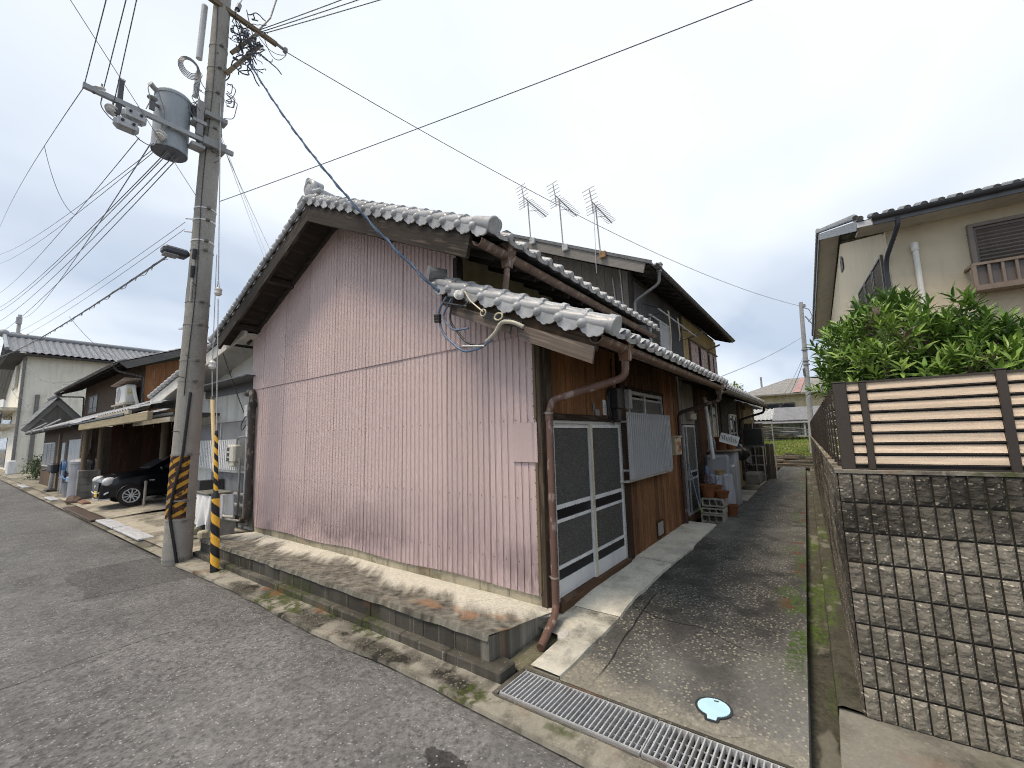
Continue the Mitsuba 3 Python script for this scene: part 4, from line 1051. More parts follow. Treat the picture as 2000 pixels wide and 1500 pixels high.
fh = thing('cream_house', 'two-storey cream rendered house with dark tile eaves and louvred shutters, behind the hedge', 'house')
CREAM = (0.57, 0.505, 0.38)
FE, FR = 6.16, 0.37
add('wall', [extr([(0, 0.1), (9, 0.1), (9, FE), (0, FE)], fp(0, 0, 0), FU, UZ, -0.25), extr([(0, 0.1), (12, 0.1), (12, FE), (6.0, FE + 2.1), (0, FE)], fp(0, 12, 0), -FV, UZ, -0.25) if False else extr([(0.26, 0.1), (12, 0.1), (12, FE), (6.0, FE + 2.05), (0.26, FE + 0.05)], fp(0.0, 0, 0), FV, UZ, 0.25)], 'matte', CREAM, 0.09, fh)
add('floor_band', [box(0, 0, 0, 0.01, 0.01, 0.01).apply_translation(fp(3, -0.01, 3))] + [beam(fp(2.32, -0.002, 0.2), fp(2.32, -0.002, 6.3), 0.012, 0.008, FV)], 'matte', vary(CREAM, 0.1), 0.5, fh)
vg = -0.55
dnf = -FV * 1.0 - UZ * FR
add('roof', [wavy_roof(fp(vg, 6.0, FE + 2.54), FU, dnf, 10, 6.95, 0.30, 0.28, 0.032), wavy_roof(fp(vg + 10, 6.0, FE + 2.54), -FU, FV - UZ * FR, 10, 7.0, 0.30, 0.28, 0.032)], 'roof_tile', (0.085, 0.085, 0.085), 0.2, fh)
add('soffit', [extr([(vg + 0.05, 0), (10, 0), (10, 0.02), (vg + 0.05, 0.02)], fp(0, -0.58, FE - 0.02), FU, FV + UZ * 0.02, 0.58) if False else beam(fp(vg + 0.04, -0.30, FE + 0.0), fp(9.6, -0.30, FE + 0.0), 0.58, 0.03), extr([(0.0, 0.0), (6.55, 6.55 * FR), (13.1, 0.0), (13.1, -0.03), (6.55, 6.55 * FR - 0.03), (0, -0.03)], fp(vg + 0.03, -0.55, FE + 0.05), FV, UZ, 0.53)], 'matte', (0.46, 0.43, 0.38), 0.15, fh)
add('fascia', [beam(fp(-0.30, -0.60, FE + 0.07), fp(9.6, -0.60, FE + 0.07), 0.04, 0.20), beam(fp(vg, -0.62, FE + 0.02), fp(vg, 6.0, FE + 0.02 + 6.62 * FR), 0.035, 0.2), beam(fp(vg, 12.65, FE + 0.02), fp(vg, 6.0, FE + 0.02 + 6.62 * FR), 0.035, 0.2)], 'satin', (0.10, 0.105, 0.12), 0.25, fh)
add('white_fascia', beam(fp(vg - 0.01, -0.625, FE + 0.03), fp(-0.30, -0.625, FE + 0.03), 0.04, 0.12), 'satin', (0.55, 0.56, 0.58), 0.2, fh)
add('gutter', gutter(fp(-0.32, -0.67, FE + 0.12), fp(9.6, -0.67, FE + 0.12), 0.065), 'satin', (0.045, 0.05, 0.06), 0.2, fh, smooth=35)
for k in range(32):
    add('verge_cap', tube([fp(vg - 0.02, -0.66 + 0.21 * k, FE + 0.19 + 0.21 * k * FR), fp(vg - 0.02, -0.66 + 0.21 * (k + 0.96), FE + 0.20 + 0.21 * (k + 0.96) * FR + 0.02)], [0.055, 0.065], 10), 'roof_tile', vary((0.12, 0.12, 0.12), 0.15), 0.2, fh, smooth=35)
for k in range(32):
    add('verge_cap', tube([fp(vg - 0.02, 12.6 - 0.21 * k, FE + 0.19 + 0.21 * k * FR), fp(vg - 0.02, 12.6 - 0.21 * (k + 0.96), FE + 0.20 + 0.21 * (k + 0.96) * FR + 0.02)], [0.055, 0.065], 10), 'roof_tile', vary((0.12, 0.12, 0.12), 0.15), 0.2, fh, smooth=35)
for k in range(16):
    add('eave_cap', tube([fp(vg + 0.05 + 0.25 * k, -0.70, FE + 0.135), fp(vg + 0.05 + 0.25 * k, -0.25, FE + 0.150 + 0.45 * FR)], 0.060, 10), 'roof_tile', vary((0.10, 0.10, 0.10), 0.15), 0.2, fh, smooth=35)
add('downpipe', tube(bend([fp(0.10, -0.60, FE + 0.02), fp(0.10, -0.58, FE - 0.12), fp(-0.06, -0.10, FE - 0.65), fp(-0.07, -0.02, FE - 0.9), fp(-0.07, -0.02, 0.2)], 0.12), 0.045, 12), 'satin', (0.035, 0.04, 0.05), 0.2, fh, smooth=40)
add('vent_pipe', [tube([fp(0.42, -0.06, 5.66), fp(0.42, -0.06, 0.4)], 0.05, 12), lathe([(0, 0.16), (0.06, 0.16), (0.065, 0.14), (0.065, 0.0), (0, 0)], fp(0.42, -0.06, 5.58), UZ, 14)], 'satin', (0.72, 0.71, 0.67), 0.15, fh, smooth=40)
BRN = (0.115, 0.095, 0.085)
louvre(fh, fp(1.28, 0, 4.52), FU, -FV, 2.6, 1.30, BRN, 0.075, lab='wide brown shutter behind the balcony rail on the street front')
fr_ = add('window_case', [beam(fp(1.22, -0.04, 5.86), fp(3.95, -0.04, 5.86), 0.12, 0.07), beam(fp(1.25, -0.04, 4.5), fp(1.25, -0.04, 5.86), 0.07, 0.12, FV)], 'satin', (0.17, 0.14, 0.12), 0.2, fh)
rl = add('window_rail', [beam(fp(1.10, -0.38, 4.97), fp(4.0, -0.38, 4.97), 0.07, 0.05), beam(fp(1.10, -0.38, 4.50), fp(4.0, -0.38, 4.50), 0.08, 0.10), beam(fp(1.10, -0.2, 4.48), fp(4.0, -0.2, 4.48), 0.36, 0.03), beam(fp(1.12, -0.01, 4.97), fp(1.12, -0.38, 4.97), 0.06, 0.05), beam(fp(1.12, -0.01, 4.5), fp(1.12, -0.38, 4.5), 0.07, 0.10), beam(fp(1.12, -0.38, 4.5), fp(1.12, -0.38, 4.97), 0.06, 0.06, FV)], 'satin', (0.19, 0.145, 0.11), 0.3, fh)
for k in range(16):
    add('baluster', beam(fp(1.32 + k * 0.18, -0.38, 4.54), fp(1.32 + k * 0.18, -0.38, 4.95), 0.04, 0.05, FV), 'satin', vary((0.19, 0.15, 0.12), 0.1), 0.3, rl)
add('rail_panel', extr(sg.box(0, 0, 2.8, 0.38), fp(1.16, -0.34, 4.56), FU, UZ, 0.006), 'satin', (0.10, 0.085, 0.08), 0.2, rl)
for v0 in (0.45, 1.55, 2.62):
    louvre(fh, fp(0, v0 + 1.02, 4.15), -FV, -FU, 1.0, 1.65, BRN, 0.09, name='side_shutter')
add('wall_vent', [lathe([(0, 0), (0.09, 0), (0.09, 0.12), (0.05, 0.17), (0, 0.18)], fp(0, 4.3, 5.6), -FU, 14)], 'satin', (0.30, 0.28, 0.25), 0.2, fh)
window(fh, fp(0, 7.6, 4.3), -FV, -FU, 0.8, 1.0, 0.05, (0.05, 0.05, 0.06), 1, 'pane')
add('gable_vent', extr([(0, 0), (0.5, 0), (0.5, 0.35), (0.25, 0.5), (0, 0.35)], fp(-0.01, 6.2, FE + 1.1), -FV, UZ, 0.03), 'satin', (0.04, 0.045, 0.055), 0.1, fh)
add('back_gutter', [gutter(fp(vg - 0.02, 12.72, FE + 0.1), fp(5, 12.72, FE + 0.1), 0.07), tube(bend([fp(0.0, 12.7, FE), fp(0.0, 12.6, FE - 0.35), fp(0.05, 12.05, FE - 0.5), fp(0.05, 12.05, 0.3)], 0.1), 0.04, 10)], 'satin', (0.045, 0.05, 0.06), 0.2, fh)

# ------------------------------------------------------------------ block wall, louvre fence, lattice fence, hedge
bw = thing('block_wall', 'split-face concrete block wall with a dark joint grid, carrying the fence on the right', 'wall')
BX0, BY0 = 0.035, 3.62


def wall_dir(s):
    """The alley face of the wall: a point s metres back from the corner."""
    return np.array([BX0 - 0.031 * s, BY0 + s, 0.0])


def split_cell(o, u, n, w, h, seed, nx=5, nz=7, deep=0.016):
    """A split stone face with a bevelled rim; o is its lower corner in the joint plane."""
    xs_, zs_ = np.linspace(0, w, nx + 2), np.linspace(0, h, nz + 2)

    def f(a, b):
        edge = a in (0, w) or b in (0, h)
        q = o + u * a + UZ * b
        d = 0.0 if edge else 0.010 + deep * (meshkit.fbm(np.array([q[0] * 30, q[1] * 30, q[2] * 34]) + seed, 3) - 0.25)
        if not edge:
            q = o + u * (0.004 + (w - 0.008) * a / w) + UZ * (0.004 + (h - 0.008) * b / h)
        return q + n * d
    return grid(f, xs_, zs_)


GX = np.array([1.0, 0.02, 0]); GX /= np.linalg.norm(GX); GN = np.array([GX[1], -GX[0], 0])
BH, top_z, joint = 0.190, 1.585, 0.011
rows_z = [top_z - BH * (k + 1) for k in range(8)]
CW_ = 0.0757
bx = [0.035 + k * CW_ for k in range(28)]
for ri, z in enumerate(rows_z):
    for k, xx in enumerate(bx[:-1]):
        o = np.array([xx + joint / 2, BY0 + 0.02 * (xx - BX0), max(z + joint / 2, 0.075)])
        h = BH - joint - (o[2] - (z + joint / 2))
        if h < 0.03:
            continue
        m = split_cell(o, GX, GN, CW_ - joint * 0.85, h, ri * 31 + k * 7 + 3.3, 4, 8, 0.018)
        lo = 1.0 if ri > 1 else 0.7
        add('block', m, 'split_block', vary(tuple(c * lo for c in (0.205, 0.188, 0.155)), 0.18), 0.95 if ri < 3 else 0.6, bw)
add('mortar', [extr([(0, 0.0), (2.6, 0.0), (2.6, top_z), (0, top_z)], (BX0 + 0.003, BY0 + 0.004, 0), GX, UZ, -0.11), extr([(0, 0.0), (20, 0.0), (20, top_z - 0.003), (0, top_z - 0.003)], wall_dir(0) + np.array([0.006, 0.012, 0]), (-0.031, 1, 0), UZ, 0.11)], 'concrete', (0.022, 0.019, 0.016), 0.3, bw)
WD = np.array([-0.031, 1, 0]); WD /= np.linalg.norm(WD); WN = np.array([-WD[1], WD[0], 0])
for ri, z in enumerate(rows_z):
    for k in range(22):
        s = k * 0.39 - (0.195 if ri % 2 else 0)
        a, b = max(s, 0.0) + 0.0025, s + 0.3875
        if b - a < 0.05 or z < -0.02:
            continue
        o = wall_dir(a) + UZ * (z + 0.0025)
        m = split_cell(o, WD, WN, b - a, BH - 0.005, ri * 17 + k * 5 + 1.1, 9, 6, 0.012)
        m.faces = m.faces[:, ::-1]
        add('side_block', m, 'split_block', vary((0.125, 0.112, 0.09), 0.12), 0.95, bw)
far = [grid(lambda s, z: wall_dir(s) + UZ * z + WN * 0.014 * meshkit.fbm(np.array([s * 9, z * 12, 0]), 3), np.linspace(8.58, 20, 150), np.linspace(0.0, top_z, 14))]
add('far_blocks', far, 'split_block', (0.13, 0.118, 0.095), 0.95, bw, kind='stuff')
cap = [extr([(-0.012, -0.012), (2.7, -0.012), (2.7, 0.115), (-0.012, 0.115)], (BX0, BY0, top_z), GX, np.array([-GX[1], GX[0], 0]), 0.022), extr([(-0.002, -0.012), (20, -0.012), (20, 0.115), (-0.002, 0.115)], wall_dir(0) + UZ * (top_z + 0.003), WD, -WN, -0.022)]
add('coping', hump(cat(cap).subdivide().subdivide(), 0.002, 3), 'concrete', (0.20, 0.185, 0.155), 0.75, bw)

FENCE_W, FENCE_B = (0.68, 0.55, 0.42), (0.047, 0.037, 0.030)
lf = thing('louvre_fence', 'louvre fence of cream wood-look slats between dark brown posts on the block wall', 'fence')


def gp(x, d, z):
    return np.array([x, BY0 + 0.045 + 0.02 * (x - BX0), z]) - np.array([-GX[1], GX[0], 0]) * d


z0f, z1f = 1.612, 2.185
pposts = [(0.065, 0.075, 2.19), (0.208, 0.036, 2.185), (0.835, 0.042, 2.20), (1.62, 0.042, 2.2)]
for i, (xx, w, zt) in enumerate(pposts):
    add('post', cat([cbox(xx, BY0 + 0.02 + 0.02 * xx, 1.607, xx + w, BY0 + 0.08 + 0.02 * xx, zt, 0.004), cbox(xx - 0.003, BY0 + 0.017 + 0.02 * xx, zt, xx + w + 0.003, BY0 + 0.083 + 0.02 * xx, zt + 0.010, 0.003)]), 'satin', vary(FENCE_B, 0.1), 0.35, lf)
add('corner_sticker', box(0.108, BY0 + 0.0215, 2.085, 0.124, BY0 + 0.0235, 2.150), 'satin', (0.75, 0.75, 0.74), 0.05, lf)
ns = 8
for (xa, xb) in ((0.14, 0.208), (0.244, 0.835), (0.877, 1.62), (1.662, 2.6)):
    for k in range(ns):
        zb = z0f + 0.012 + k * (z1f - z0f - 0.016) / ns
        p = (z1f - z0f - 0.016) / ns
        sl = add('slat', extr([(0, 0), (xb - xa - 0.004, 0), (xb - xa - 0.004, p * 0.72), (0, p * 0.72)], gp(xa + 0.002, 0.002, zb + p * 0.30), GX, UZ + np.array([0, 0.22, 0]), 0.010), 'wood_level', vary(FENCE_W, 0.05), 0.10, lf)
        add('slat_lip', beam(gp(xa + 0.002, 0.006, zb + p * 0.25), gp(xb - 0.002, 0.006, zb + p * 0.25), 0.014, p * 0.08, UZ), 'satin', FENCE_B, 0.3, sl)
    add('back_panel', beam(gp(xa, -0.030, (z0f + z1f) / 2), gp(xb, -0.030, (z0f + z1f) / 2), 0.004, z1f - z0f), 'satin', (0.02, 0.016, 0.014), 0.2, lf)
    for zr in (z0f, z1f + 0.003):
        add('rail', beam(gp(xa, -0.005, zr), gp(xb, -0.005, zr), 0.04, 0.012), 'satin', FENCE_B, 0.3, lf)

tf = thing('alley_fence', 'dark brown louvre fence along the alley on the block wall, seen end on', 'fence')


def ap(s, d, z):
    return wall_dir(s) - WN * d + UZ * z


for k in range(42):
    s = 0.34 + k * 0.42
    add('upright', beam(ap(s, 0.03, 1.61), ap(s, 0.03, 2.17), 0.012, 0.040, WD), 'satin', vary(FENCE_B, 0.15), 0.3, tf)
for k in range(ns):
    z = z0f + 0.04 + k * 0.068
    add('slat', [beam(ap(0.1, 0.055, z), ap(18, 0.055, z), 0.008, 0.040, UZ + WN * 0.5)], 'satin', vary((0.30, 0.24, 0.17), 0.12), 0.3, tf)
for zr in (1.615, 2.16):
    add('rail', beam(ap(0.1, 0.055, zr), ap(18, 0.055, zr), 0.03, 0.014), 'satin', FENCE_B, 0.3, tf)
# glints of pale clamps at each crossing
for k in range(24):
    s = 0.34 + k * 0.42 + 0.20
    add('clip', [trimesh.creation.icosphere(1, 0.020).apply_translation(ap(s, 0.052, z0f + 0.045 + j * 0.068)) for j in range(7)], 'satin', (0.55, 0.5, 0.42), 0.2, tf, kind='stuff')

# the hedge: three oleander-like shrubs, long pointed leaves in whorls at the shoot tips
HED = [(0.47, 4.75, 1.40, 0.46, 0.52, 1.48), (0.98, 4.75, 1.44, 0.46, 0.52, 1.44), (1.52, 4.95, 1.30, 0.52, 0.55, 1.40), (0.42, 5.75, 1.42, 0.50, 0.6, 1.46), (1.15, 5.8, 1.42, 0.6, 0.6, 1.42), (2.2, 5.5, 1.3, 0.6, 0.6, 1.35)]
HLAB = ['glossy green hedge shrub at the fence corner, leaning out over the alley', 'glossy green hedge shrub with the tallest upright shoots, in the middle of the hedge', 'lower green hedge shrub behind the louvre fence at the right edge of the photo',
        'green hedge shrub in the back row, nearest the alley', 'green hedge shrub in the back row behind the tallest shoots', 'green hedge shrub in the back row at the far right']
for hi, (hx, hy, hz, hr, hd, hh) in enumerate(HED):
    key = thing('hedge_shrub', HLAB[hi], 'shrub', 'shrubs of the hedge on the right')
    rg = np.random.default_rng(100 + hi)
    stems = []
    for k in range(9):
        a = rg.random() * 6.28
        tip = np.array([hx + 0.7 * hr * math.cos(a) * rg.random(), hy + 0.7 * hd * math.sin(a) * rg.random(), hz + hh * (0.55 + 0.35 * rg.random())])
        stems.append(tube([(hx + 0.05 * math.cos(a), hy + 0.05 * math.sin(a), 0.5), (hx + 0.15 * math.cos(a), hy + 0.15 * math.sin(a), 1.5), tip], [0.02, 0.014, 0.006], 6))
    add('stem', stems, 'wood_upright', (0.10, 0.085, 0.06), 0.3, key)
    shoots, inner = [], []
    ns_ = 300 if hi < 3 else 150
    for k in range(ns_):
        v = rg.normal(size=3); v /= np.linalg.norm(v)
        if v[2] < -0.35:
            v[2] *= -1
        rad = 0.80 + 0.24 * rg.random() + 0.16 * (meshkit.noise(v * 2.4 + hi * 5) - 0.4)
        c = np.array([hx + hr * v[0] * rad, hy + hd * v[1] * rad, hz + (0.70, 0.55, 0.50, 0.5, 0.5, 0.5)[hi] + (0.84, 0.72, 0.72, 0.72, 0.72, 0.72)[hi] * v[2] * rad * (hh / 1.45)])
        shoots.append((c, v))
    if hi == 1:
        for k in range(14):
            shoots.append((np.array([hx - 0.06 + 0.26 * (rg.random() - 0.5), hy - 0.35 + 0.2 * rg.random(), 2.52 + 0.32 * rg.random()]), np.array([0.2 * (rg.random() - 0.5), -0.1, 1.0])))
    if hi == 0:
        for k in range(16):
            shoots.append((np.array([hx - 0.34 - 0.14 * rg.random(), hy + 0.1 + 0.5 * rg.random(), 2.30 + 0.5 * rg.random()]), np.array([-0.8, -0.3 * rg.random(), 0.5])))
    shoots = [q for q in shoots if not (q[0][0] < 0.16 - 0.031 * (q[0][1] - 3.6) and q[0][2] < 2.28)]
    front = sorted(range(len(shoots)), key=lambda i: shoots[i][0][1])
    named = set(front[:70 if hi < 3 else 25])
    rest = {0: [], 1: [], 2: []}
    for i, (c, v) in enumerate(shoots):
        axis = v * 0.5 + np.array([0, 0, 0.85]) + 0.3 * rg.normal(size=3); axis /= np.linalg.norm(axis)
        nl = 12
        a = np.arange(nl) * 2.4 + rg.random() * 6
        _, s1, s2 = frame3(axis, (0.3, 0.2, 0.9))
        t = np.arange(nl) / nl
        base = c + axis * (t[:, None] - 0.6) * 0.11
        spread = (1.25 - 0.85 * t)[:, None]
        dirs = axis * (0.45 + 0.55 * t[:, None]) + spread * (np.cos(a)[:, None] * s1 + np.sin(a)[:, None] * s2) + 0.15 * rg.normal(size=(nl, 3))
        m = leaf_mesh(base, dirs, np.tile(axis, (nl, 1)), 0.080 + 0.045 * rg.random(nl), 0.023 + 0.009 * rg.random(nl))
        tone = rg.random()
        if i in named:
            col = (0.13 + 0.10 * tone, 0.235 + 0.10 * tone, 0.040 + 0.025 * tone)
            if tone < 0.06:
                col = (0.13, 0.10, 0.075)
            add('shoot', m, 'foliage', col, 0.2, key)
        else:
            rest[int(tone * 2.99)].append(m)
    # older leaves inside
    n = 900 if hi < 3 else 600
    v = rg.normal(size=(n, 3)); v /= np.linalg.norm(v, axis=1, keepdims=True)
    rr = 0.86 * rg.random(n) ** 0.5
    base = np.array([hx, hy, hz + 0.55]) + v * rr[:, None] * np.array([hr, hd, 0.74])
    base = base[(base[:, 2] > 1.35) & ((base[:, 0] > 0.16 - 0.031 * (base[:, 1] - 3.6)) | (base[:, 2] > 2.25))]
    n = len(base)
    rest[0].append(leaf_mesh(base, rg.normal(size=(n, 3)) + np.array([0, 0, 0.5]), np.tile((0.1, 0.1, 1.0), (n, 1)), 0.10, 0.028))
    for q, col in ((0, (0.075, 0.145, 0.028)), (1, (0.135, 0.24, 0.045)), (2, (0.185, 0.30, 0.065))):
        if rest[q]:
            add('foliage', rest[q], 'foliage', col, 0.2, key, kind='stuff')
struct('hedge_bed', box(0.2, 3.75, -0.2, 9, 11.9, 0.12), 'concrete', (0.10, 0.085, 0.06), 0.4, label='soil behind the block wall')


# ------------------------------------------------------------------ the left side of the lane
st = thing('stucco_house', 'white stuccoed house with a sloping fascia, between the pink house and the pole', 'house')
WHT, SY = (0.68, 0.68, 0.64), 3.92
sl = (4.06 - 2.97) / (14.7 - 8.75)


def sz(x):
    return 4.06 + sl * (x + 8.75)


add('wall', [extr([(-14.2, 0.1), (-9.0, 0.1), (-9.0, sz(-9.0)), (-14.2, sz(-14.2))], (0, SY, 0), FX, UZ, -0.2), box(-14.2, SY + 0.2, 0.1, -14.0, 9, 3.1)], 'matte', WHT, 0.15, st)
add('soffit', extr([(-14.9, sz(-14.9) - 0.02), (-8.95, sz(-8.95) - 0.02), (-8.95, sz(-8.95) + 0.02), (-14.9, sz(-14.9) + 0.02)], (0, 3.36, 0), FX, UZ, -0.56), 'matte', (0.58, 0.57, 0.54), 0.2, st)
add('fascia', extr([(-14.95, sz(-14.95) - 0.05), (-8.92, sz(-8.92) - 0.05), (-8.92, sz(-8.92) + 0.22), (-14.95, sz(-14.95) + 0.22)], (0, 3.33, 0), FX, UZ, -0.05), 'matte', (0.64, 0.63, 0.59), 0.22, st)
add('roof', [wavy_roof((-9.6, 3.30, sz(-9.6) + 0.26), FY, (-1, 0, -sl), 6.2, 5.6, 0.27, 0.235), wavy_roof((-9.6, 9.5, sz(-9.6) + 0.26), -FY, (1, 0, 0.02), 6.2, 0.5)], 'roof_tile', TILE, 0.4, st)
for k in range(20):
    o = np.array([-9.3 - k * 0.28, 3.30, sz(-9.3 - k * 0.28) + 0.27])
    add('verge_tile', tube([o, o + np.array([-0.27, 0, -0.27 * sl + 0.03])], [0.05, 0.06], 10), 'roof_tile', vary(TILE, 0.15), 0.4, st, smooth=35)
add('canopy', [box(-12.6, 3.42, 3.20, -8.98, SY, 3.222), box(-12.6, SY - 0.03, 3.02, -9.0, SY - 0.002, 3.2)], 'satin', (0.06, 0.06, 0.062), 0.3, st)
add('band', box(-13.6, SY - 0.02, 2.42, -9.0, SY - 0.001, 3.0), 'matte', (0.52, 0.52, 0.49), 0.3, st)
window(st, (-12.9, SY, 1.35), FX, -FY, 2.9, 1.08, 0.05, (0.42, 0.42, 0.42), 1, 'satin')
add('roof_vent', extr(sg.Point(0, 0).buffer(0.11).intersection(sg.box(-0.05, -0.11, 0.11, 0.11)), (-11.2, SY - 0.04, 3.62), FX, UZ, -0.04), 'matte', (0.35, 0.35, 0.33), 0.2, st)
gl = add('window_grille', [box(-13.3, 3.70, z, -9.85, 3.715, z + 0.03) for z in (1.42, 1.85)], 'satin', (0.52, 0.53, 0.54), 0.1, st)
for k in range(34):
    add('bar', box(-13.25 + k * 0.102, 3.675, 1.33, -13.195 + k * 0.102, 3.70, 1.97), 'satin', vary((0.66, 0.67, 0.68), 0.06), 0.08, gl)
pn = add('corrugated_panel', [grid(lambda x, z: (x, 3.80 + 0.016 * math.cos(x * 2 * math.pi / 0.095), z), np.arange(-11.6, -9.45, 0.016), [0.22, 1.28])], 'satin', (0.23, 0.24, 0.25), 0.4, st, smooth=True)
for z in (0.62, 0.84, 1.28):
    add('rail', box(-11.7, 3.70, z, -9.46, 3.74, z + 0.04), 'satin', (0.40, 0.41, 0.42), 0.3, st)
for x_, z_ in ((-9.45, 2.6), (-9.72, 1.27)):
    add('pipe', tube([(x_, 3.685, 0.2), (x_, 3.685, z_)], 0.02, 8), 'satin', (0.40, 0.41, 0.42), 0.3, st, smooth=40)
add('gap_filler', box(-9.4, 3.85, 0.1, -9.05, 3.90, 3.2), 'satin', (0.12, 0.12, 0.12), 0.3, st)

pp = thing('waste_pipe', 'thick dark downpipe hooked over the left edge of the pink wall', 'pipe')
add('pipe', tube(bend([(-9.35, 3.60, 2.88), (-9.02, 3.56, 2.90), (-8.90, 3.53, 2.80), (-8.86, 3.53, 0.55), (-8.98, 3.53, 0.44), (-9.55, 3.55, 0.42)], 0.16, 8), 0.062, 14), 'pipe_paint', (0.045, 0.040, 0.036), 0.5, pp, smooth=40)
add('collar', lathe([(0.06, 0), (0.074, 0), (0.074, 0.09), (0.06, 0.09)], (-8.885, 3.53, 2.58), UZ, 14), 'pipe_paint', (0.03, 0.03, 0.03), 0.2, pp, smooth=40)
gm = thing('gas_meter', 'cream gas meter with dark dials on its pipe, left of the pink wall', 'gas meter')
add('case', [cbox(-9.98, 3.52, 1.50, -9.62, 3.66, 1.86, 0.03), cbox(-9.93, 3.54, 1.42, -9.68, 3.64, 1.52, 0.02)], 'satin', (0.55, 0.53, 0.46), 0.2, gm)
for x_, z_ in ((-9.90, 1.77), (-9.90, 1.66), (-9.90, 1.56)):
    add('dial', box(x_ - 0.05, 3.513, z_ - 0.035, x_ + 0.05, 3.52, z_ + 0.035), 'satin', (0.04, 0.04, 0.045), 0.1, gm)
add('pipe', [tube(bend([(-9.70, 3.60, 1.86), (-9.70, 3.60, 2.0), (-9.40, 3.66, 2.02)], 0.06), 0.022, 8), tube([(-9.62, 3.62, 1.6), (-9.56, 3.62, 1.5), (-9.56, 3.62, 0.25)], 0.02, 8)], 'satin', (0.25, 0.25, 0.25), 0.3, gm, smooth=40)
eb = thing('cable_box', 'small white junction box and cable loops under the dark canopy', 'junction box')
for b5 in ((-9.50, 3.62, 2.42, -9.36, 3.72, 2.66), (-9.44, 3.64, 2.0, -9.34, 3.72, 2.22)):
    add('box', cbox(*b5, 0.01), 'satin', (0.55, 0.56, 0.56), 0.15, eb)
add('cable', [tube(bend([(-9.42, 3.62, 2.42), (-9.52, 3.58, 2.25), (-9.46, 3.58, 2.12), (-9.38, 3.62, 2.25)], 0.06), 0.01, 6), tube(sag((-9.5, 3.62, 2.5), (-10.05, 3.36, 3.80), 0.02), 0.009, 5)], 'satin', (0.03, 0.03, 0.03), 0.1, eb)

tb = thing('covered_unit', 'outdoor unit wrapped in a silver-white sheet under a grey slab, behind the striped guy wire', 'covered appliance')


def drape(cx, cy, hx, hy, z0, z1, seed, n=96):
    """A sheet thrown over a box: folds deepen towards the hem."""
    def f(a, t):
        ca_, sa_ = math.cos(a), math.sin(a)
        k = 1 / max(abs(ca_), abs(sa_)) ** 0.86
        fold = (0.012 + 0.065 * t) * (math.sin(a * 9 + seed + 2 * t) * 0.6 + math.sin(a * 17 + 2 * seed) * 0.35)
        hem = 0.05 * math.sin(a * 5 + seed) * t
        return (cx + (hx + fold) * ca_ * k, cy + (hy + fold) * sa_ * k, z1 - (z1 - z0) * t + hem)
    side = grid(f, np.linspace(0, 2 * math.pi, n), np.linspace(0, 1, 14))
    top = grid(lambda a, r: tuple(np.array(f(a, 0)) * np.array([r, r, 1]) + np.array([cx * (1 - r), cy * (1 - r), 0.01 * math.sin(r * 9 + a * 3)])), np.linspace(0, 2 * math.pi, n), [0.0, 0.4, 0.8, 1.0])
    return cat([side, top])


add('sheet', drape(-9.62, 3.22, 0.42, 0.20, 0.36, 0.93, 1.0), 'satin', (0.80, 0.81, 0.82), 0.06, tb, smooth=True)
add('slab', cbox(-10.05, 3.0, 0.94, -9.25, 3.42, 0.975, 0.008), 'concrete', (0.18, 0.175, 0.16), 0.4, tb)
for x_, y_ in ((-9.95, 3.05), (-9.35, 3.02), (-9.9, 3.4)):
    add('foot', cbox(x_ - 0.09, y_ - 0.10, 0.16, x_ + 0.09, y_ + 0.10, 0.31, 0.03), 'concrete', (0.40, 0.37, 0.28), 0.4, tb)
add('block', cbox(-9.26, 3.05, 0.2, -9.10, 3.42, 0.52, 0.008), 'concrete', (0.27, 0.265, 0.25), 0.3, tb)
add('pipes', [tube(bend([(-9.22, 3.25, 0.56), (-9.05, 3.2, 0.56), (-8.93, 3.32, 0.54)], 0.06), 0.022, 8), tube(bend([(-9.22, 3.3, 0.50), (-9.1, 3.24, 0.50), (-8.9, 3.4, 0.46)], 0.06), 0.018, 8)], 'matte', (0.55, 0.54, 0.50), 0.2, tb, smooth=40)
wl = thing('planter_wall', 'low grey rendered wall topped with a strip of green turf, left of the covered unit', 'low wall')
add('wall', cbox(-12.6, 3.32, 0.1, -10.9, 3.48, 1.02, 0.01), 'concrete', (0.30, 0.30, 0.27), 0.45, wl)
add('turf', cbox(-12.6, 3.32, 1.021, -11.0, 3.48, 1.05, 0.01), 'foliage', (0.13, 0.24, 0.05), 0.3, wl)
add('ornament', [cbox(-11.9 + 0.2 * k, 3.36, 1.05, -11.76 + 0.2 * k, 3.44, 1.12, 0.01) for k in range(4)], 'satin', (0.35, 0.36, 0.33), 0.5, wl)
add('return_wall', cbox(-10.9, 3.32, 0.1, -10.75, 3.78, 1.12, 0.01), 'satin', (0.05, 0.05, 0.052), 0.3, wl)

# the brown house with the carport
bh = thing('brown_house', 'two-storey brown boarded house with a silver lower roof, beyond the carport', 'house')
gy = 0.42
add('lower_roof', wavy_roof((-33.0, 5.0, 3.72), FX, (0, -1, -0.42), 12.1, 2.62, 0.27, 0.235, 0.03), 'roof_tile', (0.36, 0.37, 0.385), 0.3, bh)
for k in range(44):
    o = np.array([-20.95 - k * 0.27, 2.63, 2.735])
    add('eave_tile', eave_tile(o - FX * 0.27, FX, (0, -1, -0.42)), 'roof_tile', vary((0.33, 0.34, 0.35), 0.12), R.random(), bh, smooth=35)
add('lower_soffit', [extr([(2.66, 2.62), (5.0, 3.60), (5.0, 3.57), (2.66, 2.59)], (-33, 0, 0), FY, UZ, 12.05), extr([(2.60, 2.66), (4.9, 3.63), (4.9, 3.44), (2.64, 2.49)], (-20.97, 0, 0), FY, UZ, 0.05)], 'wood_level', (0.05, 0.045, 0.04), 0.4, bh)
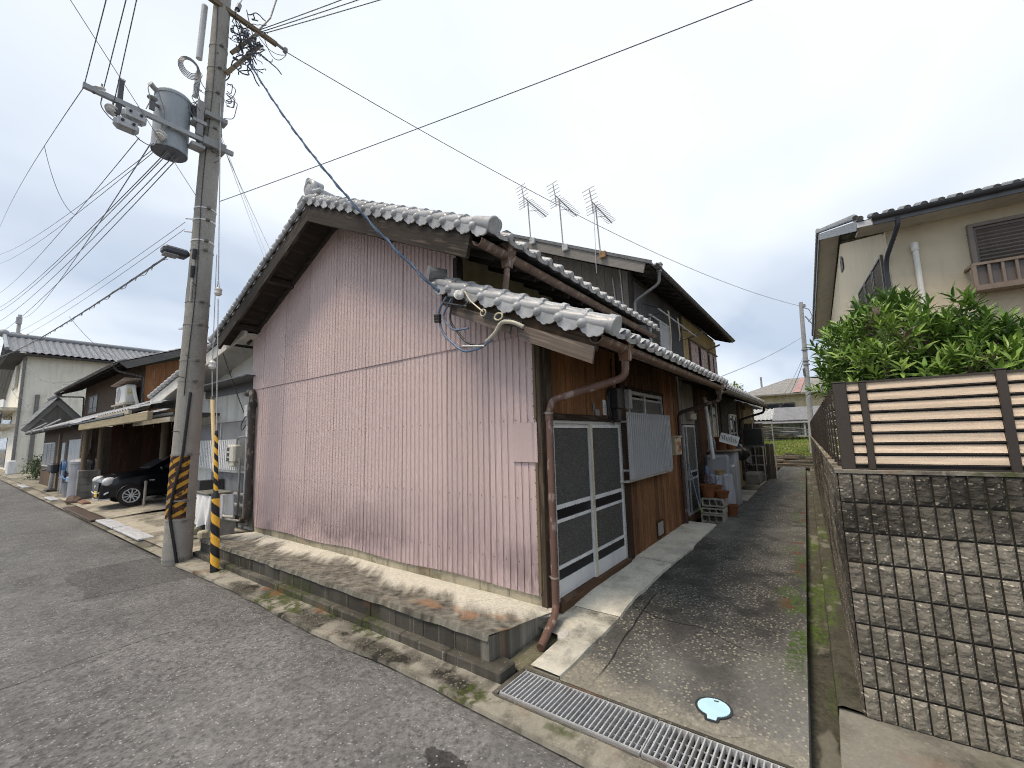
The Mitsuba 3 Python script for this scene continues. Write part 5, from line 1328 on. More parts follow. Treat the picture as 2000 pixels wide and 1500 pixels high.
add('gutter', gutter((-33.2, 2.56, 2.66), (-20.9, 2.56, 2.68), 0.07), 'pipe_paint', (0.05, 0.048, 0.045), 0.4, bh, smooth=35)
for x_ in (-26.2, -30.2):
    add('gutter_strap', tube([(x_, 2.47, 2.6), (x_, 2.45, 2.75), (x_ + 0.2, 2.9, 3.1)], 0.03, 6), 'satin', (0.45, 0.46, 0.47), 0.2, bh)
add('lower_wall', [box(-32.8, 3.15, 0.1, -21.0, 3.3, 2.9), box(-32.8, 3.2, 0.1, -32.6, 9, 3)], 'wood_upright', (0.075, 0.055, 0.042), 0.4, bh)
boards(bh, (-32.7, 3.15, 0.1), FX, -FY, 4.2, 0.95, 0.6, (0.11, 0.078, 0.055), 0.4)
window(bh, (-32.4, 3.15, 1.0), FX, -FY, 3.6, 1.15, 0.06, (0.45, 0.46, 0.47), 2, 'satin')
add('door', [box(-26.6, 3.10, 0.1, -25.9, 3.15, 2.1), box(-24.9, 3.09, 0.9, -22.4, 3.15, 2.2)], 'satin', (0.36, 0.38, 0.40), 0.3, bh)
for x_, y_, w_ in ((-22.3, 3.06, 0.2), (-21.5, 3.0, 0.25), (-27.6, 3.08, 0.3)):
    add('door_trim', box(x_, y_, 0.1, x_ + w_, 3.15, 2.5), 'wood_upright', (0.20, 0.16, 0.11), 0.3, bh)
add('upper_wall', box(-34.2, 4.7, 3.2, -22.2, 4.85, 5.6), 'wood_upright', (0.075, 0.050, 0.036), 0.3, bh)
window(bh, (-32.9, 4.7, 3.7), FX, -FY, 2.2, 0.95, 0.07, (0.10, 0.09, 0.08), 1, 'satin', (0.3,))
boards(bh, (-22.2, 4.72, 3.1), FY, FX, 5.5, 3, 0.30, (0.20, 0.092, 0.040), 0.35, 0.18, top=lambda s: 2.05 + 0.36 * min(s, 5.5))
uz = 5.12
add('upper_roof', wavy_roof((-35.8, 9.0, uz + 5.25 * gy), FX, (0, -1, -gy), 14.2, 5.75, 0.27, 0.235, 0.03), 'roof_tile', (0.15, 0.155, 0.16), 0.3, bh)
add('upper_soffit', [extr([(3.82, uz - 0.07), (9.0, uz - 0.09 + 5.2 * gy), (9.0, uz - 0.12 + 5.2 * gy), (3.82, uz - 0.10)], (-35.7, 0, 0), FY, UZ, 14.0)] + [beam((x_, 4.7, uz + 0.20), (x_, 3.85, uz - 0.13), 0.05, 0.08) for x_ in np.arange(-35.3, -21.8, 0.9)], 'wood_level', DARKW, 0.3, bh)
add('upper_verge', extr([(3.80, uz - 0.02), (9.0, uz - 0.02 + 5.2 * gy), (9.0, uz - 0.27 + 5.2 * gy), (4.05, uz - 0.22)], (-21.66, 0, 0), FY, UZ, 0.06), 'wood_level', (0.12, 0.115, 0.11), 0.4, bh)
for k in range(51):
    o = np.array([-21.65 - k * 0.278, 3.75, uz + 0.02])
    add('upper_eave_tile', tube([o, o + np.array([0, 0.25, 0.11])], 0.05, 8), 'roof_tile', vary((0.15, 0.155, 0.16), 0.15), R.random(), bh, smooth=35)
add('upper_gutter', [gutter((-35.8, 3.68, uz - 0.07), (-21.6, 3.68, uz - 0.05), 0.07), tube(bend([(-21.9, 3.68, uz - 0.1), (-21.95, 3.8, uz - 0.3), (-22.1, 4.66, uz - 0.45), (-22.1, 4.68, 3.5)], 0.1), 0.04, 8), tube(bend([(-35.6, 3.68, uz - 0.1), (-35.3, 3.8, uz - 0.3), (-34.3, 4.66, uz - 0.35), (-34.25, 4.68, 3.5)], 0.1), 0.04, 8)], 'pipe_paint', (0.045, 0.042, 0.04), 0.3, bh, smooth=35)
ac = thing('air_conditioner', 'white air conditioner unit on a wooden stand on the brown house roof', 'air conditioner')
add('case', cbox(-24.1, 4.22, 3.62, -22.5, 4.55, 4.38, 0.04), 'satin', (0.62, 0.61, 0.56), 0.2, ac)
add('fan_guard', extr(sg.Point(0, 0).buffer(0.30, 20), (-23.6, 4.216, 4.0), FX, UZ, 0.008), 'satin', (0.28, 0.28, 0.27), 0.2, ac)
add('label_panel', box(-22.496, 4.28, 4.0, -22.488, 4.48, 4.2), 'satin', (0.50, 0.44, 0.22), 0.1, ac)
add('hose', tube(bend([(-22.5, 4.4, 4.1), (-22.25, 4.4, 4.3), (-22.15, 4.45, 3.9), (-22.2, 4.6, 3.4)], 0.15), 0.06, 8), 'matte', (0.55, 0.54, 0.50), 0.2, ac, smooth=40)
add('stand', [box(x_, y_, 3.2, x_ + 0.1, y_ + 0.08, 3.56) for x_ in (-24.1, -22.6) for y_ in (4.2, 4.45)] + [box(-24.4, 4.15, 3.56, -22.3, 4.6, 3.62)], 'wood_upright', (0.40, 0.37, 0.31), 0.3, ac)
add('cover_board', extr([(-24.5, 4.44), (-22.2, 4.58), (-22.2, 4.61), (-24.5, 4.47)], (0, 4.1, 0), FX, UZ, -0.5), 'wood_level', (0.35, 0.28, 0.24), 0.4, ac)

cp = thing('carport', 'timber carport with a pale header beam and dark plank walls, over the black car', 'carport')
add('header', [cbox(-19.7, 2.62, 2.44, -11.9, 2.72, 2.64, 0.01)], 'wood_level', (0.33, 0.28, 0.19), 0.35, cp)
add('roof', [extr([(2.6, 2.70), (8.4, 3.1), (8.4, 3.05), (2.6, 2.65)], (-20.9, 0, 0), FY, UZ, 7.0), box(-14.6, 3.0, 2.56, -11.6, 3.9, 2.62)], 'satin', (0.05, 0.05, 0.05), 0.3, cp)
boards(cp, (-20.9, 7.6, 0.15), FX, -FY, 6.6, 3.0, 0.28, (0.060, 0.028, 0.017), 0.3, 0.2)
boards(cp, (-20.62, 3.6, 0.15), FY, FX, 4.0, 2.9, 0.28, (0.055, 0.027, 0.017), 0.3, 0.2)
boards(cp, (-14.3, 7.4, 0.15), -FY, -FX, 3.4, 2.9, 0.4, (0.05, 0.03, 0.02), 0.3, 0.2)
for x_, y_, lab in ((-20.75, 2.98, 'weathered left front post'), (-20.65, 3.35, 'second weathered left post'), (-17.05, 4.25, 'weathered round front post beside the black car')):
    add('post', tube([(x_, y_, 0.28), (x_ - 0.06, y_, 2.70)], 0.105 if x_ > -18 else 0.075, 12), 'wood_upright', (0.16, 0.125, 0.085), 0.5, cp, smooth=40, label=lab)
add('footing', cbox(-17.25, 4.05, 0.18, -16.85, 4.45, 0.29, 0.02), 'concrete', (0.45, 0.43, 0.38), 0.3, cp)
add('tile_strip', [wavy_roof((-13.6, 3.5, 3.06), (-1, 0, 0), (0, -1, -0.35), 3.6, 0.9, 0.27, 0.235)], 'roof_tile', (0.34, 0.35, 0.36), 0.3, cp)
add('tile_fascia', [box(-17.2, 2.62, 2.66, -13.5, 2.68, 2.76), box(-14.4, 2.90, 2.40, -11.4, 2.98, 2.50)], 'wood_level', (0.36, 0.33, 0.27), 0.3, cp)
sr = thing('side_roof', 'small tiled pent roof with a brown gutter at the foot of the orange boards', 'roof')
add('tiles', wavy_roof((-21.9, 8.0, 4.15), (1, 0, 0), (0, -1, -0.30), 2.4, 4.0, 0.27, 0.235), 'roof_tile', (0.30, 0.31, 0.32), 0.3, sr)
add('tile_row', [tube([(-21.8 + k * 0.27, 4.0, 2.98), (-21.8 + k * 0.27, 4.35, 3.09)], 0.06, 8) for k in range(9)], 'roof_tile', (0.40, 0.41, 0.42), 0.3, sr, kind='stuff')
add('gutter', gutter((-22.0, 3.92, 2.92), (-19.4, 3.92, 2.93), 0.07), 'pipe_paint', (0.16, 0.08, 0.05), 0.4, sr, smooth=35)

# black kei hatchback, nose to the lane
car = thing('parked_car', 'small black hatchback parked nose out in the timber carport', 'car')
CX, CY, CZ = -16.98, 2.74, 0.20
ys_c = [0.0, 0.05, 0.16, 0.34, 0.62, 0.95, 1.15, 1.6, 2.4, 3.0, 3.28, 3.40]
hw_c = [0.50, 0.60, 0.68, 0.715, 0.735, 0.74, 0.74, 0.74, 0.74, 0.73, 0.70, 0.62]
top_c = [0.60, 0.70, 0.80, 0.865, 0.915, 0.955, 0.97, 0.98, 1.0, 1.0, 0.95, 0.80]


def body(a, t):
    i = min(int(a), len(ys_c) - 2); q = a - i
    L = lambda arr: arr[i] * (1 - q) + arr[i + 1] * q
    w, h, y = L(hw_c), L(top_c), L(ys_c)
    prof = [(0.0, 0.20), (0.86, 0.20), (0.97, 0.27), (1.0, 0.42), (1.0, 0.60), (0.985, h - 0.14), (0.93, h - 0.045), (0.80, h - 0.008), (0.4, h + 0.012), (0.0, h + 0.016)]
    pr_ = prof + [(-x_, z_) for x_, z_ in prof[-2::-1]]
    j = min(int(t), len(pr_) - 2); r_ = t - j
    x_ = pr_[j][0] * (1 - r_) + pr_[j + 1][0] * r_
    z_ = pr_[j][1] * (1 - r_) + pr_[j + 1][1] * r_
    return (CX + x_ * w, CY + y, CZ + z_)


shell = grid(body, np.linspace(0, 11, 45), np.linspace(0, 18, 73))
cap0 = [body(0, t) for t in np.linspace(0, 18, 73)]
cent = np.mean(cap0, axis=0)
V = np.vstack([cap0, cent]); F = [[i, 73, i + 1] for i in range(72)]
shell = cat([shell, trimesh.Trimesh(V, F, process=False)])
add('body', shell, 'gloss', parent=car, smooth=50)
cab = [(1.02, 0.95, 0.66), (1.75, 1.42, 0.57), (2.1, 1.49, 0.56), (2.9, 1.49, 0.55), (3.28, 1.30, 0.56), (3.36, 0.95, 0.64)]


def cabin(k, t):
    y, h, w = cab[k]
    pr_ = [(0.70, 0.93), (w + 0.06, min(h, 1.1)), (w, h - 0.05), (w - 0.1, h), (0, h + 0.02), (-(w - 0.1), h), (-w, h - 0.05), (-(w + 0.06), min(h, 1.1)), (-0.70, 0.93)]
    return (CX + pr_[t][0], CY + y, CZ + pr_[t][1])


cb = grid(cabin, list(range(6)), list(range(9)))
add('roof_shell', cb, 'gloss', parent=car, smooth=50)
ws = np.array([[CX - 0.60, CY + 1.03, CZ + 0.985], [CX + 0.60, CY + 1.03, CZ + 0.985], [CX + 0.47, CY + 1.70, CZ + 1.415], [CX - 0.47, CY + 1.70, CZ + 1.415]]) + np.array([0, -0.012, 0.015])
add('windscreen', trimesh.Trimesh(ws, [[0, 1, 2], [0, 2, 3]], process=False), 'pane', parent=car)
add('side_window', extr([(1.25, 1.0), (2.95, 1.0), (2.8, 1.36), (1.85, 1.36)], (CX + 0.665, CY, CZ), FY, UZ, 0.01), 'pane', parent=car)
add('wiper', [tube([(CX - 0.3, CY + 1.02, CZ + 1.0), (CX + 0.35, CY + 1.10, CZ + 1.06)], 0.01, 5)], 'satin', (0.02, 0.02, 0.02), 0.1, car)
add('grille', [extr([(-0.36, 0.40), (0.36, 0.40), (0.42, 0.62), (0.30, 0.70), (-0.30, 0.70), (-0.42, 0.62)], (CX, CY - 0.012, CZ), FX, UZ, 0.01)], 'satin', (0.07, 0.075, 0.085), 0.1, car)
add('grille_trim', [tube([(CX - 0.40, CY - 0.015, CZ + 0.40), (CX - 0.2, CY - 0.03, CZ + 0.37), (CX + 0.2, CY - 0.03, CZ + 0.37), (CX + 0.48, CY + 0.02, CZ + 0.41), (CX + 0.58, CY + 0.07, CZ + 0.45)], 0.015, 6), lathe([(0, 0), (0.045, 0), (0.045, 0.01), (0, 0.015)], (CX, CY - 0.02, CZ + 0.55), -FY, 14)], 'galvanized', (0.7, 0.7, 0.72), 0.0, car)
for s_, lab in ((1, 'headlight'), (-1, 'headlight')):
    hl = trimesh.creation.icosphere(3, 1.0)
    hl.apply_transform(np.diag([0.12, 0.17, 0.125, 1]))
    rot = trimesh.transformations.rotation_matrix(0.5 * s_, (0, 0, 1))
    hl.apply_transform(rot)
    hl.apply_translation((CX + s_ * 0.575, CY + 0.165, CZ + 0.70))
    add(lab, hl, 'satin', (0.62, 0.64, 0.66), 0.1, car, smooth=True)
add('fog_lamp', [tube([(CX + 0.50, CY + 0.06, CZ + 0.33), (CX + 0.60, CY + 0.09, CZ + 0.36), (CX + 0.67, CY + 0.16, CZ + 0.42)], [0.02, 0.03, 0.02], 8)], 'galvanized', (0.6, 0.6, 0.62), 0.0, car)
pl = add('number_plate', cbox(CX - 0.02, CY - 0.03, CZ + 0.27, CX + 0.31, CY - 0.018, CZ + 0.435, 0.004), 'satin', (0.68, 0.42, 0.03), 0.1, car)
tm = meshkit.text_mesh('50', 0.07, 0.003)
tm.apply_transform(np.array([[1, 0, 0, CX + 0.09], [0, 0, -1, CY - 0.030], [0, 1, 0, CZ + 0.315], [0, 0, 0, 1]], float))
add('bumper_lip', [tube([(CX - 0.5, CY + 0.03, CZ + 0.21), (CX, CY - 0.03, CZ + 0.20), (CX + 0.5, CY + 0.03, CZ + 0.21), (CX + 0.68, CY + 0.2, CZ + 0.22)], 0.02, 6)], 'satin', (0.3, 0.31, 0.33), 0.1, car)
for y_, side in ((0.63, 1), (2.93, 1), (0.63, -1), (2.93, -1)):
    c0 = np.array([CX + side * 0.695, CY + y_, CZ + 0.275])
    wh = add('wheel', lathe([(0.0, -0.06), (0.275, -0.06), (0.282, 0.0), (0.275, 0.055), (0.20, 0.062), (0.195, 0.03), (0, 0.03)], c0, FX * side, 32), 'satin', (0.012, 0.012, 0.013), 0.1, car, smooth=35)
    add('rim', [lathe([(0.18, 0.04), (0.20, 0.066), (0.188, 0.07), (0.17, 0.045)], c0, FX * side, 32), lathe([(0, 0.05), (0.045, 0.05), (0.045, 0.065), (0, 0.07)], c0, FX * side, 16)] + [beam(c0 + FX * side * 0.056 + (FY * math.cos(a) + UZ * math.sin(a)) * 0.03, c0 + FX * side * 0.062 + (FY * math.cos(a) + UZ * math.sin(a)) * 0.185, 0.024, 0.012, FX) for a in np.arange(10) * 2 * math.pi / 10 + 0.2], 'galvanized', (0.62, 0.63, 0.65), 0.0, wh)
    if side > 0:
        arch = [c0 + FX * 0.05 + (FY * math.cos(a) + UZ * math.sin(a)) * 0.31 for a in np.linspace(-0.2, math.pi + 0.2, 20)]
        add('wheel_arch', [tube(arch, 0.022, 6), lathe([(0, 0.035), (0.30, 0.035), (0.30, 0.042), (0, 0.042)], c0, FX, 24)], 'satin', (0.006, 0.006, 0.007), 0.05, car)
add('mirror', [trimesh.creation.icosphere(2, 1.0).apply_transform(np.diag([0.09, 0.05, 0.07, 1])).apply_translation((CX + 0.80, CY + 1.28, CZ + 1.0))], 'gloss', parent=car, smooth=True)
add('door_handle', [tube([(CX + 0.745, CY + 2.0, CZ + 0.82), (CX + 0.755, CY + 2.06, CZ + 0.83), (CX + 0.745, CY + 2.14, CZ + 0.82)], 0.012, 6)], 'galvanized', (0.6, 0.6, 0.6), 0.0, car)
add('side_badge', box(CX + 0.742, CY + 1.02, CZ + 0.66, CX + 0.748, CY + 1.14, CZ + 0.69), 'galvanized', (0.6, 0.6, 0.6), 0.0, car)
add('door_seam', [box(CX + 0.7385, CY + 1.22, CZ + 0.28, CX + 0.7415, CY + 1.228, CZ + 0.93)], 'satin', (0.002, 0.002, 0.002), 0.0, car)

bo = thing('post_bollard', 'short thin grey metal post in the driveway beside the car', 'post')
add('pole', [tube([(-16.0, 3.62, 0.15), (-15.98, 3.62, 0.84)], 0.035, 10), lathe([(0, 0), (0.042, 0), (0.042, 0.03), (0.02, 0.045), (0, 0.05)], (-15.98, 3.62, 0.83), UZ, 12)], 'satin', (0.34, 0.32, 0.28), 0.3, bo, smooth=40)
fb = thing('block_screen', 'grey screen wall of stacked concrete blocks beside the car bonnet', 'low wall')
for k in range(4):
    add('block', cbox(-20.75, 2.84, 0.12 + 0.245 * k, -20.55, 3.34 + 0.02 * k, 0.36 + 0.245 * k, 0.012), 'concrete', vary((0.26, 0.255, 0.24), 0.12), 0.4, fb)
wt = thing('water_tank', 'grey cylindrical water tank with pipework on top, behind the block screen', 'water tank')
add('tank', lathe([(0, 0), (0.34, 0), (0.34, 1.15), (0.36, 1.16), (0.36, 1.24), (0.30, 1.32), (0, 1.36)], (-21.3, 3.05, 0.15), UZ, 28), 'satin', (0.30, 0.31, 0.34), 0.25, wt, smooth=35)
add('pipework', [tube(bend([(-21.3 + dx, 3.05, 1.5), (-21.2 + dx, 2.98, 1.68), (-21.0, 3.1, 1.62 + dx)], 0.08), 0.03, 6) for dx in (-0.15, 0.0, 0.16)] + [tube(bend([(-21.0, 3.1, 1.6), (-20.9, 3.15, 1.9), (-21.0, 3.14, 2.1)], 0.1), 0.025, 6)], 'satin', (0.05, 0.05, 0.05), 0.2, wt, smooth=40)
hp = thing('hand_pump', 'dark hand pump on a pale post in front of the brown house', 'pump')
add('post', tube([(-26.4, 2.85, 0.15), (-26.1, 2.85, 0.95)], 0.07, 8), 'satin', (0.45, 0.45, 0.45), 0.3, hp, smooth=40)
add('body', [cbox(-26.9, 2.75, 0.85, -25.8, 3.0, 1.25, 0.06), tube([(-26.8, 2.8, 1.0), (-27.4, 2.7, 0.95)], 0.05, 6)], 'satin', (0.03, 0.03, 0.035), 0.2, hp)
add('base', cbox(-26.6, 2.7, 0.1, -25.9, 3.0, 0.2, 0.02), 'satin', (0.05, 0.045, 0.045), 0.3, hp)
hr_ = thing('hose_reel', 'blue coiled garden hose hanging at the brown house door', 'hose')
add('coil', [tube([(-24.9 + 0.32 * math.cos(a), 2.95 + 0.004 * a, 1.0 + 0.35 * math.sin(a)) for a in np.linspace(0, 25, 90)], 0.03, 6), tube(bend([(-24.6, 2.95, 0.8), (-23.6, 2.9, 0.7), (-22.9, 2.9, 0.72)], 0.1), 0.03, 6)], 'satin', (0.06, 0.14, 0.30), 0.1, hr_, smooth=True)
add('stand', [tube([(-24.5, 2.95, 0.12), (-24.5, 2.95, 1.0)], 0.05, 6)], 'satin', (0.35, 0.36, 0.38), 0.2, hr_)
bk_ = thing('bucket', 'grey plastic bucket with a blue watering can on top, beside the water tank', 'bucket')
add('bucket', lathe([(0, 0), (0.18, 0), (0.23, 0.5), (0.22, 0.5), (0.17, 0.02), (0, 0.02)], (-22.3, 2.9, 0.12), UZ, 18), 'satin', (0.20, 0.21, 0.23), 0.2, bk_, smooth=35)
add('can', [cbox(-22.5, 2.8, 0.62, -22.1, 3.0, 0.84, 0.04), tube([(-22.1, 2.9, 0.7), (-21.85, 2.88, 0.86)], 0.03, 6)], 'satin', (0.20, 0.36, 0.55), 0.1, bk_)
for i, (x0_, x1_, lab) in enumerate(((-12.9, -10.9, 'galvanized drain cover plate nearest the pole'), (-14.7, -13.0, 'galvanized drain cover plate second from the pole'), (-23.5, -21.9, 'galvanized drain cover plate in front of the brown house'), (-33.0, -30.5, 'pale drain cover plate farthest down the lane'))):
    k_ = add('drain_plate', [cbox(x0_, 2.42, 0.055, x1_, 2.67, 0.095, 0.006)] + [box(x_, 2.44, 0.095, x_ + 0.03, 2.65, 0.099) for x_ in np.arange(x0_ + 0.1, x1_ - 0.1, 0.16)], 'galvanized', (0.60, 0.61, 0.63), 0.15, label=lab, category='drain cover', group='drain cover plates along the left side of the lane')
add('drain_plate', cbox(-18.9, 2.36, 0.04, -14.9, 2.72, 0.085, 0.006), 'galvanized', (0.10, 0.075, 0.06), 0.6, label='dark rusty steel plate bridging the gutter before the carport', category='drain cover')
add('stone', hump(trimesh.creation.icosphere(3, 0.22), 0.2, 4).apply_transform(np.diag([1.6, 0.8, 0.7, 1])).apply_translation((-20.0, 2.72, 0.16)), 'concrete', (0.14, 0.10, 0.085), 0.4, smooth=True, label='dark brown boulder at the foot of the block screen', category='stone')
add('stone', cbox(-20.4, 2.75, 0.1, -18.8, 2.95, 0.18, 0.03), 'concrete', (0.20, 0.12, 0.09), 0.4, label='flat reddish stone slab before the block screen', category='stone')

# cream building at the far left
cr = thing('cream_building', 'tall cream building with a grey tile roof at the far left end of the lane', 'building')
CW = (0.72, 0.69, 0.60)
add('wall', [box(-66, 3.42, -0.1, -51, 16, 9.5)], 'matte', CW, 0.15, cr)
add('gable', extr([(-66.5, 9.4), (-51, 9.4), (-58, 12.4)], (0, 3.44, 0), FX, UZ, -0.3), 'matte', CW, 0.15, cr)
add('roof', [wavy_roof((-55.4, 2.4, 11.5), FY, (1, 0, -0.40), 14.0, 5.35, 0.42, 0.40, 0.05), wavy_roof((-55.4, 16.4, 11.5), -FY, (-1, 0, -0.40), 14.0, 12.4, 0.42, 0.40, 0.05)], 'roof_tile', (0.20, 0.21, 0.23), 0.3, cr)
add('ridge', [tube([(-55.4, 2.3, 11.62), (-55.4, 16.4, 11.62)], 0.2, 10), tube([(-55.4, 2.35, 11.6), (-50.5, 2.35, 9.68)], 0.13, 8), trimesh.creation.icosphere(2, 0.35).apply_translation((-55.4, 2.3, 11.7))], 'roof_tile', (0.24, 0.25, 0.27), 0.3, cr, smooth=40)
add('soffit', [box(-67.5, 2.45, 9.28, -50.4, 3.42, 9.36), box(-51, 3.42, 9.3, -50.3, 16.2, 9.36)], 'matte', (0.07, 0.07, 0.075), 0.2, cr)
add('gutter', gutter((-50.2, 2.4, 9.36), (-50.2, 16.3, 9.36), 0.12), 'pipe_paint', (0.05, 0.05, 0.06), 0.2, cr, smooth=35)
add('downpipe', [tube([(-50.9, 3.36, 9.2), (-50.92, 3.36, 0.4)], 0.10, 8), tube([(-50.9, 4.25, 6.2), (-50.92, 4.25, 0.4)], 0.13, 8)], 'satin', (0.16, 0.155, 0.15), 0.2, cr, smooth=40)
window(cr, (-59.5, 3.42, 7.2), FX, -FY, 3.2, 1.7, 0.15, (0.12, 0.12, 0.13), 1, 'pane')
add('shutter_box', cbox(-56.2, 3.2, 7.1, -55.0, 3.42, 9.0, 0.04), 'satin', (0.45, 0.43, 0.38), 0.2, cr)
bl = add('balcony', [box(-70, 2.6, 3.7, -53.2, 3.42, 3.95), box(-70, 2.5, 5.0, -52.6, 3.42, 5.25)], 'matte', (0.55, 0.52, 0.44), 0.2, cr)
add('railing', [box(-70, 2.62, 4.75, -53.3, 2.68, 4.85)] + [box(x_, 2.63, 3.9, x_ + 0.08, 2.67, 4.8) for x_ in np.arange(-69.6, -53.2, 0.7)], 'satin', (0.05, 0.05, 0.055), 0.1, bl)
add('dark_opening', [box(-66, 3.38, 3.95, -57, 3.419, 5.0), box(-66, 3.38, 0.3, -58.5, 3.419, 2.9)], 'pane', parent=cr)
add('bin_box', cbox(-48.6, 2.9, 0.1, -47.0, 3.3, 1.05, 0.04), 'satin', (0.60, 0.61, 0.63), 0.1, label='white planter box at the foot of the cream building', category='box')
wb = thing('white_building', 'white flat-roofed building behind the cream building at the left edge of the photo', 'building')
add('wall', box(-110, 4.5, 0, -90, 14, 11.0), 'matte', (0.66, 0.67, 0.68), 0.1, wb)
add('parapet', box(-110.3, 4.3, 11.0, -89.7, 14.2, 11.5), 'matte', (0.6, 0.6, 0.6), 0.1, wb)
window(wb, (-104, 4.5, 7.5), FX, -FY, 4, 2, 0.2, (0.1, 0.1, 0.1), 1)
gb = thing('small_gable_house', 'small grey gabled roof with dark tiles between the brown house and the cream building', 'house')
add('gable', extr([(2.75, 2.9), (4.75, 2.9), (4.75, 3.6), (3.8, 4.55), (2.75, 3.0)], (-36.2, 0, 0), FY, UZ, 0.15), 'matte', (0.17, 0.165, 0.155), 0.3, gb)
add('wall', box(-38.5, 4.8, 0, -36.25, 6, 3.0), 'matte', (0.30, 0.28, 0.24), 0.3, gb)
add('bargeboard', [beam((-36.0, 2.62, 2.86), (-36.0, 3.8, 4.62), 0.1, 0.26), beam((-36.0, 4.9, 3.36), (-36.0, 3.8, 4.62), 0.1, 0.26)], 'wood_level', (0.26, 0.255, 0.25), 0.3, gb)
add('roof', [wavy_roof((-39, 3.8, 4.85), FX, (0, -0.56, -0.83), 3.2, 1.9, 0.3, 0.25), wavy_roof((-35.8, 3.8, 4.85), -FX, (0, 0.66, -0.75), 3.2, 2.2, 0.3, 0.25), tube([(-39, 3.8, 4.95), (-35.7, 3.8, 4.95)], 0.14, 10)], 'roof_tile', (0.17, 0.175, 0.18), 0.4, gb)


# ------------------------------------------------------------------ utility pole, transformer, cables
PB, PT = np.array([-8.73, 2.45, -0.3]), np.array([-8.38, 2.45, 11.6])


def pole_at(z):
    t = (z - PB[2]) / (PT[2] - PB[2])
    return PB + (PT - PB) * t


def pole_r(z):
    return 0.200 - 0.0066 * z


pole = thing('utility_pole', 'tall grey concrete utility pole with a rusty striped sleeve at the edge of the lane', 'utility pole')
zs_ = np.linspace(-0.25, 11.5, 30)
add('shaft', tube([pole_at(z) for z in zs_], [pole_r(z) for z in zs_], 32), 'concrete', (0.29, 0.28, 0.255), 0.14, pole, smooth=40)
zz = np.linspace(0.70, 1.70, 14)
th = np.linspace(-4.0, 0.08, 49)
slv = grid(lambda a, z: pole_at(z) + (pole_r(z) + 0.005) * np.array([math.cos(a), math.sin(a), 0]), th, zz)
add('striped_sleeve', slv, 'rusty_stripes', parent=pole, smooth=True, uv=np.array([(-a / (2 * math.pi) * 5.0, z * 6.6) for a in th for z in zz]))
for z, lab in ((0.06, 0), (0.66, 0), (0.98, 0), (1.72, 0), (2.95, 0), (3.30, 0), (3.92, 0), (4.32, 0), (5.25, 0), (5.42, 1), (5.80, 1), (6.02, 1), (7.1, 0), (7.55, 0), (8.25, 0), (8.75, 0), (9.2, 0)):
    c = pole_at(z)
    add('band', lathe([(pole_r(z), -0.012), (pole_r(z) + 0.008, -0.012), (pole_r(z) + 0.008, 0.012), (pole_r(z), 0.012)], c, UZ, 24), 'satin', (0.66, 0.66, 0.64) if lab else (0.25, 0.24, 0.22), 0.2, pole)
    add('band_clip', cbox(c[0] + pole_r(z) - 0.01, c[1] - 0.03, z - 0.02, c[0] + pole_r(z) + 0.045, c[1] + 0.03, z + 0.02, 0.006), 'satin', (0.13, 0.125, 0.12), 0.3, pole)
# cable riser and grey conduit
ang = -2.0


def on_pole(z, a=-1.25, d=0.015):
    return pole_at(z) + (pole_r(z) + d) * np.array([math.cos(a), math.sin(a), 0])


add('ground_cable', tube([on_pole(z, float(np.interp(z, [0, 0.3, 0.8, 1.2, 1.7, 2.75], [-0.25, -0.5, -1.0, -0.8, -0.45, -0.27])), 0.024) for z in np.linspace(-0.02, 2.75, 24)], 0.021, 8), 'satin', (0.010, 0.010, 0.012), 0.1, pole, smooth=True)
add('thin_cable', tube([on_pole(z, -0.62 + 0.10 * math.sin(z * 1.7), 0.008) for z in np.linspace(2.7, 10.5, 40)], 0.007, 6), 'satin', (0.03, 0.03, 0.032), 0.1, pole)
add('conduit', [tube([on_pole(z, -0.85, 0.02) for z in np.linspace(4.3, 5.2, 6)], 0.016, 8)], 'satin', (0.42, 0.41, 0.38), 0.2, pole)
add('conduit_boot', [tube([on_pole(4.72, -0.87, 0.03), on_pole(4.92, -0.83, 0.035)], [0.03, 0.035], 8), tube([on_pole(5.05, -0.82, 0.035), on_pole(5.22, -0.78, 0.04)], [0.03, 0.035], 8)], 'satin', (0.02, 0.022, 0.03), 0.1, pole)
for z0, z1 in ((2.92, 3.30), (4.25, 4.6)):
    add('number_plate', grid(lambda a, z: pole_at(z) + (pole_r(z) + 0.006) * np.array([math.cos(a), math.sin(a), 0]), np.linspace(-2.55, -2.0, 8), [z0, z1]), 'satin', (0.72, 0.73, 0.74), 0.1, pole, smooth=True)
add('step_bolt', [tube([on_pole(z, a_, -0.02), on_pole(z, a_, 0.14)], 0.008, 6) for z, a_ in ((2.1, -0.9), (3.0, -0.9), (3.35, -0.6), (4.6, -0.6), (5.62, -2.3), (5.86, -2.3), (6.9, 0.2), (7.05, 0.4))], 'satin', (0.16, 0.15, 0.14), 0.3, pole)
STEEL = (0.30, 0.315, 0.33)
arm = add('lower_arm', [beam((-8.33, 0.78, 7.20), (-8.33, 2.75, 7.20), 0.06, 0.075)], 'satin', STEEL, 0.25, pole)
add('bolt', [trimesh.creation.cylinder(0.016, 0.11, sections=8).apply_translation((-8.33, y_, 7.20)) for y_ in (0.9, 1.4, 1.8, 2.2)], 'satin', (0.1, 0.1, 0.11), 0.2, arm)
add('upper_arm', [beam((-8.33, 1.75, 10.02), (-8.33, 3.40, 10.02), 0.07, 0.08), beam((-8.33, 2.62, 9.2), (-8.33, 3.05, 9.98), 0.05, 0.06), beam((-8.30, 2.55, 8.7), (-8.30, 3.1, 9.75), 0.05, 0.07)], 'wood_level', (0.20, 0.155, 0.10), 0.4, pole)
